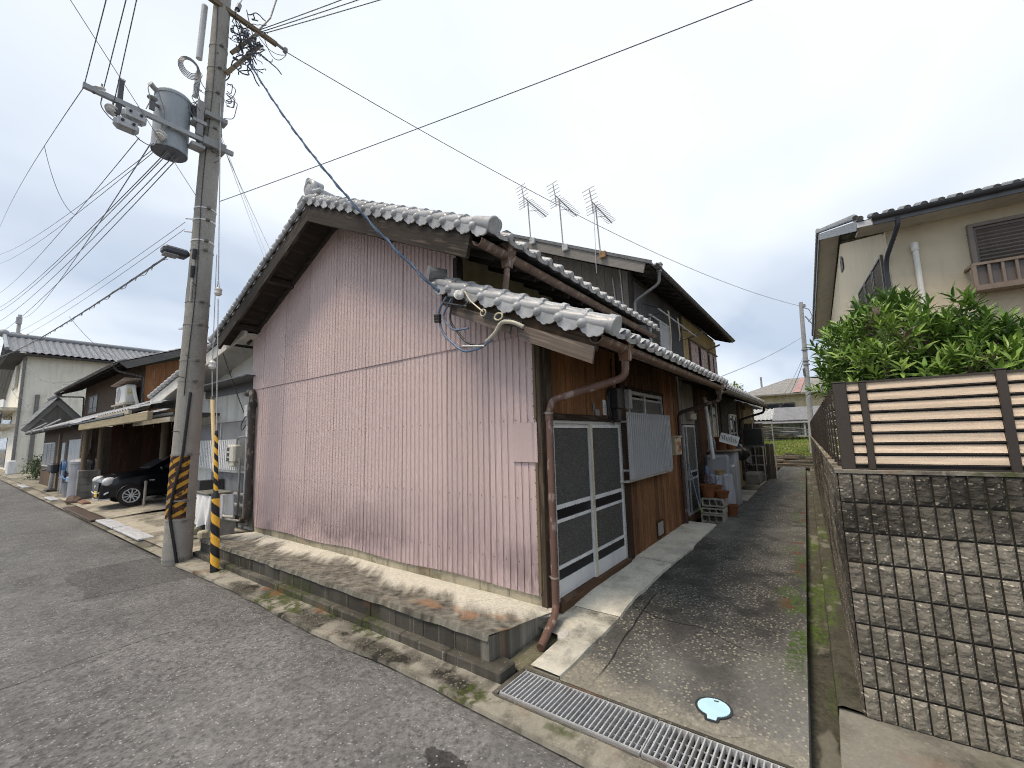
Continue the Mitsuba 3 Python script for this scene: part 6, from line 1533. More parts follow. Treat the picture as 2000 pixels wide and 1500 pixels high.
add('pole_mounts', [box(-8.48, 2.28, 7.13, -8.26, 2.62, 7.27), box(-8.46, 2.28, 7.7, -8.28, 2.62, 7.78), cbox(-8.42, 2.18, 7.28, -8.34, 2.28, 7.95, 0.01)], 'satin', (0.22, 0.225, 0.23), 0.3, pole)
add('riser_tube', [tube([(-8.58, 2.20, 8.9), (-8.55, 2.22, 10.0)], 0.05, 10), tube([(-8.55, 2.18, 8.1), (-8.54, 2.2, 8.6)], 0.045, 10)], 'satin', (0.48, 0.50, 0.52), 0.2, pole, smooth=40)

tr = thing('transformer', 'grey cylindrical pole transformer hanging above the lane from the utility pole', 'transformer')
TX, TY = -8.62, 1.90
add('tank', lathe([(0, 0.02), (0.235, 0.02), (0.245, 0.0), (0.255, 0.02), (0.25, 0.05), (0.25, 0.98), (0.262, 0.985), (0.262, 1.03), (0.24, 1.06), (0, 1.09)], (TX, TY, 6.86), UZ, 36), 'satin', (0.27, 0.305, 0.335), 0.15, tr, smooth=35)
add('bottom', lathe([(0, 0), (0.235, 0), (0.235, 0.018), (0, 0.018)], (TX, TY, 6.855), UZ, 36), 'satin', (0.09, 0.10, 0.125), 0.1, tr)
add('bushing', [tube([(TX - 0.02, TY - 0.20, 7.88), (TX + 0.06, TY - 0.34, 7.93)], [0.04, 0.045], 10)], 'satin', (0.40, 0.39, 0.37), 0.2, tr, smooth=40)
add('bushing', [tube([(TX + 0.05, TY + 0.24, 7.9), (TX + 0.10, TY + 0.33, 7.62), (TX + 0.12, TY + 0.36, 7.45)], [0.06, 0.07, 0.05], 10), tube([(TX + 0.1, TY + 0.3, 7.9), (TX + 0.12, TY + 0.38, 7.7)], [0.05, 0.04], 8)], 'satin', (0.06, 0.065, 0.08), 0.2, tr, smooth=40)
add('hanger', [box(TX + 0.1, TY + 0.22, 7.5, TX + 0.3, TY + 0.42, 7.56), box(TX + 0.1, TY + 0.22, 7.05, TX + 0.3, TY + 0.42, 7.11), box(TX + 0.2, TY + 0.30, 7.05, TX + 0.24, TY + 0.36, 7.6)], 'satin', (0.30, 0.31, 0.32), 0.25, tr)
for i, (y_, z_, lab) in enumerate(((0.98, 7.27, 'white disc insulator at the end of the transformer arm'), (1.12, 7.12, 'white disc insulator hanging second from the arm end'), (1.72, 7.06, 'pale disc insulator below the arm beside the transformer'))):
    i_ = thing('insulator', lab, 'insulator')
    add('disc', lathe([(0, 0), (0.045, 0), (0.085, 0.02), (0.085, 0.035), (0.05, 0.05), (0.065, 0.07), (0.065, 0.085), (0.03, 0.10), (0, 0.11)], (-8.38, y_, z_ - 0.05), (0.35, -0.2, 0.9 if i == 0 else -0.9), 20), 'satin', (0.62, 0.62, 0.60), 0.1, i_, smooth=40)
    add('pin', tube([(-8.35, y_, z_ - 0.08), (-8.35, y_, z_ + 0.10)], 0.012, 6), 'satin', (0.2, 0.2, 0.2), 0.2, i_)
for i, (y_, z_, lab) in enumerate(((1.36, 7.03, 'grey cut-out switch bolted to the transformer arm'), (1.28, 6.83, 'grey cut-out switch hanging lower on the transformer arm'))):
    k_ = thing('cutout_switch', lab, 'switch')
    add('shell', cbox(-8.37, y_ - 0.15, z_ - 0.09, -8.22, y_ + 0.15, z_ + 0.09, 0.05), 'satin', (0.34, 0.36, 0.38), 0.2, k_)
    add('lid', cbox(-8.22, y_ - 0.12, z_ - 0.06, -8.20, y_ + 0.12, z_ + 0.07, 0.01), 'satin', (0.42, 0.44, 0.46), 0.2, k_)
    add('terminal', [lathe([(0, 0), (0.02, 0), (0.02, 0.03), (0, 0.035)], (-8.20, y_ + dy, z_ + 0.02), FX, 10) for dy in (-0.06, 0.07)], 'satin', (0.03, 0.03, 0.04), 0.1, k_)
sa_ = thing('surge_arrester', 'dark upright bracket standing on the transformer arm', 'bracket')
add('bar', [beam((-8.36, 1.19, 7.22), (-8.36, 1.19, 7.58), 0.07, 0.06, FY), beam((-8.36, 1.17, 6.98), (-8.36, 1.19, 7.2), 0.10, 0.07, FY)], 'satin', (0.055, 0.055, 0.065), 0.2, sa_)
add('tip', box(-8.40, 1.15, 7.575, -8.32, 1.23, 7.60), 'satin', (0.5, 0.5, 0.5), 0.1, sa_)
sm = thing('street_lamp', 'small dark flat street lamp on the far side of the utility pole', 'street lamp')
add('head', hump(cbox(-8.85, 1.93, 5.12, -8.62, 2.30, 5.26, 0.04), 0.0, 0), 'satin', (0.05, 0.055, 0.07), 0.1, sm)
add('lens', cbox(-8.83, 1.95, 5.10, -8.64, 2.15, 5.125, 0.01), 'satin', (0.25, 0.26, 0.28), 0.1, sm)
add('bracket', tube([(-8.74, 2.28, 5.19), (-8.62, 2.42, 5.24)], 0.025, 8), 'satin', (0.1, 0.1, 0.1), 0.2, sm)

CAB = (0.15, 0.16, 0.18)


def cable(label, pts, r=0.009, group=None, col=CAB, n=6, bsdf='satin'):
    tags = {'label': label, 'category': 'cable'}
    if group:
        tags['group'] = group
    return add('overhead_cable', tube(pts, r * 0.8, n), bsdf, col, 0.1, **tags)


G1 = 'power lines running left along the lane to the next pole'
FP = np.array([-42.0, 1.3, 0])


def far_at(y, z):
    return (FP[0], y, z)


HI = sag(far_at(1.0, 16.2), (-8.42, 0.80, 7.22), -0.4)
cable('high line from the transformer arm end running along the lane out at both sides', np.vstack([HI, sag((-8.42, 0.80, 7.22), (-3.2, 0.62, 7.9), 0.05)[1:]]), 0.008)
PWR = ((1.74, 6.90, 1.16, 14.47, 'topmost of the pale power lines fanning left below the transformer'), (1.76, 6.88, 1.21, 13.86, 'second of the pale power lines fanning left below the transformer'), (1.48, 6.86, 1.37, 11.93, 'steep line from the cut-out switches crossing the paler power lines'),
       (1.84, 6.82, 1.45, 10.99, 'upper of the dark pair of power lines in the middle of the fan'), (1.86, 6.80, 1.48, 10.75, 'lower of the dark pair of power lines in the middle of the fan'), (1.95, 6.82, 1.52, 10.1, 'second lowest of the power lines fanning left below the transformer'), (2.0, 6.80, 1.59, 9.3, 'lowest of the power lines fanning left below the transformer'))
for k, (y0_, z0_, y1_, z1_, lab) in enumerate(PWR):
    pw = sag((-8.52, y0_, z0_), far_at(y1_, z1_), 0.30)
    cable(lab, pw, 0.0085 if k < 3 else 0.011, G1)
    if k == 2:
        STEEP = pw
cable('steep line from behind the transformer down to the pole behind the cream building', sag((-8.6, 1.74, 7.2), (-75, 4.15, 17.4), 1.2), 0.013)
cable('slack tap wire hanging between the high line and the steep line', sag(HI[-5], STEEP[4], 0.30), 0.008)
for k, (z0_, z1_) in enumerate(((5.62, 8.3), (5.75, 8.8))):
    cable(('lower', 'upper')[k] + ' of the two thin lines running left from the pole clamps', sag((-8.65, 2.2, z0_), far_at(1.5, z1_), 0.3), 0.006, 'thin lines from the pole clamps')
bun = sag((-8.85, 2.02, 5.10), far_at(1.65, 7.75), 0.25, 160)
cable('thick lashed cable bundle running left from the street lamp', bun, 0.022)
add('cable_lashing', [tube(bun + np.array([[0, 0.03 * math.cos(i * 0.9), -0.025 + 0.035 * math.sin(i * 0.9)] for i in range(160)]), 0.006, 4)] + [tube([bun[i], bun[i] + np.array([0.06, 0, -0.07]), bun[i] + np.array([0.12, 0, 0])], 0.006, 4) for i in range(4, 150, 5)], 'satin', CAB, 0.1, label='spiral lashing and hangers round the thick cable bundle', category='cable')
for k, (x1_, y1_) in enumerate(((-6.61 + 0.05, 0.90), (-6.51 + 0.05, 0.98))):
    a_, b_ = np.array([-8.38, 1.0 + 0.13 * k, 7.28 - 0.12 * k]), np.array([x1_, y1_, 7.5])
    cable(('left', 'right')[k] + ' of the two lines rising steeply from the arm end insulators', sag(a_, b_ + (b_ - a_) * 1.4, 0.02), 0.008, 'lines rising from the arm end')
a_, b_ = np.array([-8.55, 2.3, 6.25]), np.array([-7.14, 0.49, 7.5])
cable('thin stay line crossing in front of the transformer to the upper left', sag(a_, b_ + (b_ - a_) * 1.5, 0.02), 0.006)
a_, b_ = np.array([-8.35, 2.59, 6.2]), np.array([-0.38, 4.77, 6.6])
cable('long thin line from the pole over the pink house to the upper right', sag(a_, b_ + (b_ - a_) * 0.8, 0.10), 0.008)
cable('long line from the upper arm over the roofs to the alley end pole', sag((-8.33, 3.55, 10.0), (-0.45, 27.0, 8.5), 0.75, 40), 0.011, col=(0.09, 0.085, 0.085))
for k, (x1_, y1_) in enumerate(((-6.09, 4.2), (-6.44, 3.94), (-6.66, 3.76))):
    a_, b_ = np.array([-8.36, 3.10 - 0.02 * k, 10.02 + 0.03 * k]), np.array([x1_, y1_, 10.2])
    cable(('lowest', 'middle', 'topmost')[k] + ' of three parallel lines leaving the upper arm to the right', sag(a_, b_ + (b_ - a_) * 1.5, 0.03), 0.011, 'three parallel lines from the upper arm')
cable('thick twisted cable rising from the upper arm to the top of the photo', [(-8.33, 3.05, 10.05), (-8.31, 3.25, 10.5), (-8.30, 3.34, 11.0), (-8.2, 3.6, 12.0)], 0.022)
cable('short line with a splice rising beside the pole top', [(-8.33, 2.6, 9.85), (-8.75, 2.85, 10.8), (-9.2, 3.1, 11.6)], 0.012)
add('cable_splice', tube([(-8.60, 2.76, 10.45), (-8.70, 2.82, 10.68)], 0.045, 8), 'satin', (0.06, 0.065, 0.08), 0.1, label='dark splice box on the short line beside the pole top', category='splice box')
# the blue service drop and its loops at the pent eave
dr_ = sag((-8.33, 2.88, 9.30), (-3.14, 2.99, 3.42), 0.26, 60)
cable('blue twisted service cable from the pole to the pent roof of the pink house', dr_, 0.017, col=(0.05, 0.08, 0.13), bsdf='matte')
add('overhead_cable', tube(dr_ + np.array([[0, 0.022 * math.cos(i * 1.3), 0.022 * math.sin(i * 1.3)] for i in range(60)]), 0.010, 5), 'matte', (0.09, 0.14, 0.21), 0.1, label='paler strand twisted round the blue service cable', category='cable')
lo_ = thing('service_loops', 'loops of blue and black service cable hanging at the left end of the pent roof', 'cable')
y_ = 3.16
add('blue_loop', [tube(bend([(-3.20, y_, 3.42), (-3.34, y_, 3.28), (-3.27, y_, 3.02), (-2.95, y_, 2.76), (-2.70, y_, 2.78), (-2.58, y_, 2.84)], 0.2, 8), 0.013, 8), tube(bend([(-3.12, y_, 3.38), (-3.30, y_ + 0.02, 3.22), (-3.10, y_, 3.02), (-2.90, y_ + 0.02, 3.02)], 0.15, 8), 0.011, 8)], 'satin', (0.10, 0.16, 0.25), 0.1, lo_, smooth=True)
add('black_loop', [tube(bend([(-3.10, y_ + 0.01, 3.40), (-3.18, y_ + 0.01, 3.15), (-2.92, y_ + 0.01, 2.86), (-2.72, y_ + 0.01, 2.80)], 0.15, 8), 0.012, 8), tube(bend([(-3.18, y_, 3.42), (-2.98, y_, 3.36), (-2.86, y_, 3.28), (-2.96, y_ - 0.02, 3.25)], 0.1, 8), 0.014, 8), tube(bend([(-3.24, y_, 3.36), (-3.0, y_ - 0.02, 3.28), (-2.88, y_ - 0.02, 3.24)], 0.1, 8), 0.012, 8)], 'satin', (0.02, 0.022, 0.026), 0.1, lo_, smooth=True)
add('wrap', [tube([(-3.38, y_ + k * 0.004, 3.24 - 0.03 * k), (-3.28, y_ - 0.02, 3.22 - 0.03 * k)], 0.02, 6) for k in range(3)], 'satin', (0.015, 0.015, 0.017), 0.1, lo_)
add('pale_hose', tube(bend([(-2.64, y_, 2.83), (-2.52, y_, 2.90), (-2.44, y_ - 0.01, 3.0), (-2.30, y_, 2.97), (-2.18, y_, 2.90)], 0.1, 7), 0.021, 10), 'satin', (0.42, 0.40, 0.33), 0.2, lo_, smooth=True)
add('white_tail', tube([(-2.95, y_ - 0.02, 2.83), (-2.66, y_ - 0.01, 2.79)], 0.010, 6), 'satin', (0.6, 0.6, 0.56), 0.1, lo_)
add('hook_wire', [tube(bend([(-2.98, y_ - 0.02, 3.36), (-2.90, y_ - 0.03, 3.42), (-2.84, y_ - 0.03, 3.30), (-2.66, y_ - 0.02, 3.14)], 0.06), 0.008, 6), tube([(-2.66 + 0.035 * math.cos(a), y_ - 0.02, 3.13 + 0.035 * math.sin(a)) for a in np.linspace(0, 6.3, 14)], 0.007, 5), tube([(-2.48 + 0.05 * math.cos(a), y_ + 0.0, 3.06 + 0.035 * math.sin(a)) for a in np.linspace(0, 6.3, 14)], 0.009, 5)], 'satin', (0.55, 0.50, 0.36), 0.2, lo_)
add('porcelain', lathe([(0, 0), (0.045, 0), (0.055, 0.02), (0.035, 0.035), (0.05, 0.05), (0.03, 0.07), (0, 0.07)], (-2.99, y_ - 0.03, 3.37), (0.7, -0.5, 0.3), 14), 'satin', (0.62, 0.62, 0.60), 0.05, lo_, smooth=40)
# three stay lines behind the pole, far line, small service lines
for k, (x1_, z1_) in enumerate(((-22.01, 11.46), (-22.78, 12.1), (-21.63, 11.62))):
    a_, b_ = np.array([-8.28, 2.52, 7.45 - 0.06 * k]), np.array([x1_, 9.0, z1_])
    cable(('middle', 'leftmost', 'rightmost')[k] + ' of three thin lines dropping from the pole behind the left eave', sag(a_, a_ + (b_ - a_) * 1.5, 0.05), 0.005 + 0.002 * k, 'three thin lines behind the left eave')
cable('thin service line from the bundle down to the brown house', sag((-17.5, 1.9, 5.7), (-23.5, 4.4, 5.5), 0.3), 0.008)
for k, (x0_, z0_, x1_, y1_, z1_) in enumerate(((-50.9, 9.0, -24.6, 3.7, 5.1), (-60.0, 7.6, -35.7, 3.7, 4.9), (-52.0, 8.4, -30.0, 3.75, 5.05), (-51.0, 6.3, -34.0, 3.2, 3.4), (-55.0, 3.5, -33.5, 2.9, 2.75))):
    cable(('sagging line from the top corner of the cream building to the brown eave', 'sagging line from the cream building window to the left end of the brown eave', 'fainter sagging line across the cream wall to the brown eave', 'nearly level line across the middle of the cream wall', 'low line from the cream balcony to the low roof')[k], sag((x0_, 3.3, z0_), (x1_, y1_, z1_), 1.1 if x0_ < -58 or z0_ > 8.9 else 0.4), 0.013, 'service lines between the cream building and the brown house')

# wire tangle at the upper arm and jumpers round the transformer
tg = thing('cable_tangle', 'dark tangle of splices and jumper wires below the upper arm of the pole', 'cable tangle')
rg = np.random.default_rng(77)
tang = []
for k in range(64):
    c = np.array([-8.25 + 0.10 * rg.normal(), 2.84 + 0.10 * rg.normal(), 9.5 + 0.26 * rg.normal()])
    pts = [c]
    d = rg.normal(size=3)
    for _ in range(7):
        d = d * 0.7 + rg.normal(size=3) * 0.75
        pts.append(pts[-1] + d * 0.034)
    tang.append(tube(bend(pts, 0.06, 4), 0.006 + 0.007 * rg.random(), 5))
add('wires', tang, 'satin', (0.06, 0.07, 0.09), 0.1, tg, kind='stuff')
for k in range(12):
    c = np.array([-8.25 + 0.12 * rg.normal(), 2.84 + 0.13 * rg.normal(), 9.45 + 0.26 * rg.normal()])
    d = rg.normal(size=3); d /= np.linalg.norm(d)
    add('splice', tube([c - d * 0.07, c + d * 0.07], 0.022, 8), 'satin', (0.04, 0.05, 0.075), 0.1, tg, smooth=40)
add('arm_loop', [tube(sag((-8.30, 3.15, 9.95), (-8.28, 3.58, 9.9), 0.28), 0.007, 6), tube(sag((-8.30, 3.05, 9.9), (-8.28, 3.58, 9.9), 0.14), 0.006, 6)], 'satin', CAB, 0.1, tg)
add('turnbuckle', [beam((-8.33, 3.38, 10.02), (-8.33, 3.58, 10.0), 0.02, 0.02), beam((-8.29, 3.38, 10.02), (-8.29, 3.58, 10.0), 0.02, 0.02), cbox(-8.35, 3.53, 9.95, -8.26, 3.60, 10.05, 0.01)], 'satin', (0.2, 0.2, 0.21), 0.2, tg)
jm = thing('jumper_wires', 'thin jumper wires looping between the cut-out switches, the transformer and the pole', 'cable')
J = []
for pts in ([(-8.38, 1.0, 7.2), (-8.34, 0.98, 7.0), (-8.32, 1.1, 6.86), (-8.28, 1.2, 6.80)], [(-8.38, 1.1, 7.1), (-8.34, 1.06, 6.95), (-8.30, 1.18, 6.88)], [(-8.25, 1.3, 6.95), (-8.24, 1.38, 6.68), (-8.3, 1.62, 6.66), (-8.36, 1.70, 7.0)],
            [(-8.55, 1.58, 7.9), (-8.4, 1.5, 7.75), (-8.36, 1.55, 7.5), (-8.34, 1.5, 7.3)], [(-8.4, 1.62, 7.8), (-8.36, 1.75, 7.4), (-8.35, 1.72, 7.1)]):
    J.append(tube(bend(pts, 0.12, 6), 0.008, 6))
for k in range(5):
    J.append(tube([(-8.5 + 0.012 * k, 2.05 + 0.16 * math.cos(a) * (1 - 0.08 * k), 8.55 + 0.2 * math.sin(a) * (1 - 0.1 * k)) for a in np.linspace(0.2 * k, 6.0 + 0.2 * k, 20)], 0.008, 6))
for k in range(9):
    a_ = np.array([-8.45 + 0.05 * rg.normal(), 2.15 + 0.08 * rg.random(), 7.7 + 0.9 * rg.random()])
    J.append(tube(bend([a_, a_ + np.array([0.03, -0.12 * rg.random(), -0.15]), a_ + np.array([0.05, 0.05, -0.4 * rg.random() - 0.1])], 0.1, 6), 0.007, 5))
for k in range(7):
    a_ = np.array([-8.30 + 0.03 * rg.normal(), 2.58, 8.0 + 0.8 * rg.random()])
    q_ = 0.08 + 0.12 * rg.random()
    J.append(tube(bend([a_, a_ + np.array([0.06 * rg.normal(), q_, 0.05 * rg.normal()]), a_ + np.array([0.0, q_ * 0.8, -q_ * 1.5]), a_ + np.array([0.0, 0.0, -q_ * 1.9 * rg.random() - 0.1])], 0.08, 6), 0.007, 5))
add('wires', J, 'satin', CAB, 0.1, jm, kind='stuff')
pi_ = thing('pin_insulator', 'small dark pin insulator on a bracket left of the transformer tank', 'insulator')
add('head', lathe([(0, 0), (0.03, 0), (0.07, 0.03), (0.07, 0.045), (0.03, 0.06), (0, 0.07)], (-8.42, 1.58, 7.55), UZ, 14), 'satin', (0.28, 0.28, 0.28), 0.2, pi_, smooth=40)
add('bracket', [beam((-8.42, 1.58, 7.50), (-8.55, 1.75, 7.58), 0.03, 0.04), box(-8.44, 1.55, 7.38, -8.40, 1.62, 7.54)], 'satin', (0.10, 0.10, 0.11), 0.2, pi_)

# guy wires with their striped guards
gw = thing('guy_wire', 'stay wire with yellow and black striped guard sleeves, anchored in front of the plinth', 'guy wire')
g0, g1 = np.array([-7.43, 2.56, -0.05]), np.array([-8.47, 2.50, 9.25])
gp_ = lambda z: g0 + (g1 - g0) * ((z - g0[2]) / (g1[2] - g0[2]))
add('wire', tube([gp_(1.9), gp_(4.28)], 0.009, 6), 'satin', (0.40, 0.41, 0.42), 0.1, gw)
add('wire', tube([gp_(4.55), g1], 0.009, 6), 'satin', (0.40, 0.41, 0.42), 0.1, gw)
for z0, z1, r0, r1, nm in ((0.0, 1.08, 0.060, 0.053, 'lower_guard'), (1.16, 2.05, 0.030, 0.024, 'upper_guard')):
    zz = np.linspace(z0, z1, 20); th = np.linspace(0, 2 * math.pi, 29)
    m = grid(lambda a, z: gp_(z) + (r0 + (r1 - r0) * (z - z0) / (z1 - z0)) * np.array([math.cos(a), math.sin(a), 0]), th, zz)
    add(nm, m, 'safety_stripes', parent=gw, smooth=True, uv=np.array([(a / (2 * math.pi) * 1.0, z * (3.4 if nm[0] == 'l' else 5.4)) for a in th for z in zz]))
add('guard_cap', [tube([gp_(1.06), gp_(1.10), gp_(1.17)], [0.056, 0.054, 0.03], 14), tube([gp_(2.04), gp_(2.09)], [0.027, 0.018], 10)], 'satin', (0.012, 0.012, 0.014), 0.1, gw, smooth=40)


def ball(c, s=1.0):
    return lathe([(0, -0.075 * s), (0.03 * s, -0.07 * s), (0.058 * s, -0.035 * s), (0.050 * s, -0.012 * s), (0.050 * s, 0.012 * s), (0.058 * s, 0.035 * s), (0.03 * s, 0.07 * s), (0, 0.075 * s)], c, UZ, 18)


add('ball_insulator', ball(gp_(4.41)), 'satin', (0.62, 0.60, 0.54), 0.1, gw, smooth=40)
add('wire_eye', [tube([gp_(4.62), gp_(4.45) + [0.06, 0, 0], gp_(4.36) + [0.06, 0, 0]], 0.008, 6), tube([gp_(4.62), gp_(4.45) - [0.06, 0, 0], gp_(4.36) - [0.06, 0, 0]], 0.008, 6)], 'satin', (0.40, 0.41, 0.42), 0.1, gw)
g2 = thing('second_guy_wire', 'thinner stay wire with a ball insulator and pale yellow rod, beside the pole', 'guy wire')
h0, h1 = np.array([-7.62, 2.56, 1.45]), np.array([-8.36, 2.62, 5.3])
hp_ = lambda z: h0 + (h1 - h0) * ((z - h0[2]) / (h1[2] - h0[2]))
add('rod', [tube([hp_(1.45) + [-0.04, 0, 0], (-8.0, 2.57, 2.60)], 0.030, 10)], 'satin', (0.72, 0.56, 0.30), 0.15, g2, smooth=40)
add('rod_tip', [tube([(-8.0, 2.57, 2.60), (-8.005, 2.57, 2.66)], [0.031, 0.02], 10), lathe([(0.0305, 0), (0.0325, 0), (0.0325, 0.012), (0.0305, 0.012)], (-7.99, 2.57, 2.53), UZ, 12)], 'satin', (0.12, 0.10, 0.07), 0.1, g2)
add('wire', [tube([(-8.0, 2.57, 2.6), (-8.12, 2.58, 3.1)], 0.008, 6), tube([(-8.14, 2.58, 3.3), (-8.33, 2.6, 5.2)], 0.007, 6)], 'satin', (0.35, 0.36, 0.37), 0.1, g2)
add('ball_insulator', ball((-8.13, 2.58, 3.2)), 'satin', (0.64, 0.64, 0.62), 0.1, g2, smooth=40)

# ------------------------------------------------------------------ aerials
ALM = (0.36, 0.35, 0.34)
for i, (x_, zt, h_, lab) in enumerate(((-5.30, 6.66, 0.98, 'leftmost of the three rooftop television aerials on the dark house'), (-4.42, 6.23, 1.12, 'middle of the three rooftop television aerials on the dark house'), (-3.52, 5.80, 1.06, 'rightmost of the three rooftop television aerials, on a rusty bracket'))):
    an = thing('television_aerial', lab, 'aerial', 'television aerials on the dark house')
    y_ = yv - 0.06
    top = np.array([x_ - 0.07, y_ + 0.02, zt + h_])
    add('mast', tube([(x_, y_, zt - 0.12), top], 0.016, 8), 'satin', ALM, 0.2, an)
    bd = np.array([0.05, 0.98, -0.12]); bd /= np.linalg.norm(bd)
    el = np.array([0.98, -0.05, 0.12]); el /= np.linalg.norm(el)
    add('boom', beam(top - bd * 0.18 + UZ * 0.02, top + bd * 0.80 + UZ * 0.02, 0.018, 0.018), 'satin', ALM, 0.2, an)
    add('stay', beam(top - UZ * 0.25, top + bd * 0.45, 0.012, 0.012), 'satin', ALM, 0.2, an)
    for k in range(13):
        c = top + bd * (0.05 + 0.060 * k) + UZ * 0.035
        add('element', beam(c - el * 0.11, c + el * 0.11, 0.009, 0.009), 'satin', ALM, 0.2, an)
    up2 = np.cross(el, bd); up2 = up2 if up2[2] > 0 else -up2
    add('reflector_post', [beam(top - bd * 0.16, top - bd * 0.22 + up2 * 0.30, 0.02, 0.02), beam(top - bd * 0.16, top - bd * 0.16 - up2 * 0.28, 0.02, 0.02)], 'satin', ALM, 0.2, an)
    for k in range(4):
        for sgn in (1, -1):
            c = top - bd * (0.17 + 0.035 * (k if sgn > 0 else 0)) + up2 * sgn * (0.06 + 0.07 * k)
            add('element', beam(c - el * 0.15, c + el * 0.15, 0.009, 0.009), 'satin', ALM, 0.2, an)
    add('bracket', [cbox(x_ - 0.03, y_ - 0.02, zt - 0.16, x_ + 0.11, y_ + 0.05, zt - 0.02, 0.006), beam((x_, y_ - 0.02, zt - 0.05), (x_ + 0.1, y_ + 0.03, zt - 0.05), 0.03, 0.05)], 'galvanized', (0.24, 0.14, 0.07) if i == 2 else (0.40, 0.40, 0.40), 0.8 if i == 2 else 0.1, an)
cable('thin aerial lead hanging across the dark gable boards', sag((-5.25, yv - 0.05, 6.5), (-4.35, yv + 0.4, 6.0), 0.25), 0.007)
cable('aerial lead dropping from the rusty bracket down the dark gable', sag((-3.62, yv - 0.06, 6.9), (-3.66, yv - 0.02, 5.35), 0.02), 0.008, col=(0.4, 0.42, 0.45))
cable('two pale conduits running down the corner of the dark gable', bend([(-3.5, 8.62, 5.35), (-3.45, 8.61, 4.7), (-3.2, 8.60, 4.2), (-3.12, 8.6, 3.6)], 0.2), 0.018, col=(0.34, 0.35, 0.36))
cable('pale conduit beside the downpipe on the dark gable corner', [(-3.32, 8.62, 5.5), (-3.28, 8.61, 4.4)], 0.016, col=(0.36, 0.37, 0.38))

# ------------------------------------------------------------------ small things on the plank front
em = thing('electric_meter', 'dark electric meter box with a grey cover between the door and the window', 'electric meter')
add('case', [cbox(-2.30, 5.30, 2.22, -2.17, 5.52, 2.50, 0.01), cbox(-2.28, 5.33, 2.06, -2.19, 5.45, 2.22, 0.01)], 'satin', (0.030, 0.030, 0.034), 0.15, em)
add('cover', cbox(-2.18, 5.53, 2.22, -2.10, 5.63, 2.49, 0.01), 'satin', (0.30, 0.30, 0.29), 0.3, em)
add('cable', [tube(bend([(-2.27, 5.24, 2.48), (-2.27, 5.18, 2.40), (-2.27, 5.20, 2.08), (-2.26, 5.32, 2.03)], 0.06), 0.014, 6), tube(bend([(-2.27, 5.36, 2.9), (-2.27, 5.36, 2.5)], 0.06), 0.012, 6), tube(bend([(-2.28, 5.28, 2.5), (-2.28, 5.24, 2.3), (-2.26, 5.28, 2.08), (-2.25, 5.44, 2.10)], 0.06), 0.012, 6)], 'satin', (0.015, 0.015, 0.017), 0.1, em)
add('bell_push', lathe([(0, 0), (0.02, 0), (0.018, 0.02), (0, 0.025)], (-2.29, 5.40, 2.02), FX, 12), 'satin', (0.55, 0.5, 0.36), 0.1, em)
nd = thing('name_plate', 'white house number plate with grey marks beside the meter, above the door', 'name plate')
add('plate', cbox(-2.305, 5.09, 2.13, -2.292, 5.19, 2.33, 0.003), 'satin', (0.66, 0.67, 0.67), 0.1, nd)
add('mark', [box(-2.2915, 5.12, 2.16 + 0.03 * k, -2.290, 5.16, 2.175 + 0.03 * k) for k in range(4)], 'satin', (0.28, 0.32, 0.38), 0.1, nd)
add('grey_tag', cbox(-2.305, 4.86, 2.12, -2.293, 4.97, 2.20, 0.002), 'satin', (0.22, 0.235, 0.25), 0.2, label='small grey tag low on the planks above the door', category='tag')
add('grey_tag', cbox(-2.305, 4.80, 2.18, -2.294, 4.84, 2.28, 0.002), 'satin', (0.14, 0.16, 0.20), 0.2, label='narrow dark blue tag left of the grey tag above the door', category='tag')
mb = thing('mailbox', 'rusty cream mailbox on the planks right of the window grille', 'mailbox')
add('body', cbox(-2.30, 7.66, 1.49, -2.12, 7.99, 1.80, 0.008), 'galvanized', (0.55, 0.46, 0.32), 0.9, mb)
add('lid', cbox(-2.30, 7.64, 1.80, -2.10, 8.01, 1.825, 0.006), 'galvanized', (0.60, 0.52, 0.38), 0.8, mb)
add('slot_plate', [cbox(-2.119, 7.70, 1.66, -2.112, 7.95, 1.72, 0.003), cbox(-2.119, 7.76, 1.54, -2.113, 7.90, 1.60, 0.003)], 'satin', (0.50, 0.20, 0.10), 0.6, mb)

# ------------------------------------------------------------------ clutter beyond the side door
for i, (z0, lab) in enumerate(((0.13, 'grey concrete block at the bottom of the stack by the side door'), (0.32, 'grey concrete block in the middle of the stack by the side door'), (0.51, 'grey concrete block topmost of the stack by the side door, under the flower pots'))):
    y0 = 9.02 + 0.02 * i
    shape = sg.box(0, 0, 0.40, 0.155 if i != 1 else 0.10)
    for k in range(3):
        shape = shape.difference(sg.box(0.035 + k * 0.122, 0.033, 0.035 + k * 0.122 + 0.088, (0.155 if i != 1 else 0.10) - 0.033).buffer(0.012))
    m = extr(shape, (-2.12 + 0.01 * i, y0, z0 if i != 2 else 0.43), FX, UZ, -0.42)
    if i == 1:
        m = extr(shape, (-2.11, y0, 0.30), FX, UZ, -0.40)
    add('concrete_block', m, 'concrete', (0.40, 0.385, 0.34), 0.35, label=lab, category='concrete block', group='concrete blocks stacked by the side door')


def pot(name, c, r, h, label, col=(0.26, 0.105, 0.05)):
    k = thing(name, label, 'flower pot')
    add('pot', lathe([(0, 0), (r * 0.70, 0), (r * 0.95, h * 0.84), (r * 1.04, h * 0.84), (r * 1.06, h), (r * 0.94, h), (r * 0.9, h * 0.86), (0, h * 0.84)], c, UZ, 24), 'matte', col, 0.25, k, smooth=30)
    add('soil', lathe([(0, h * 0.85), (r * 0.90, h * 0.85), (r * 0.5, h * 0.90), (0, h * 0.93)], c, UZ, 14), 'matte', (0.035, 0.025, 0.018), 0.2, k)
    return k


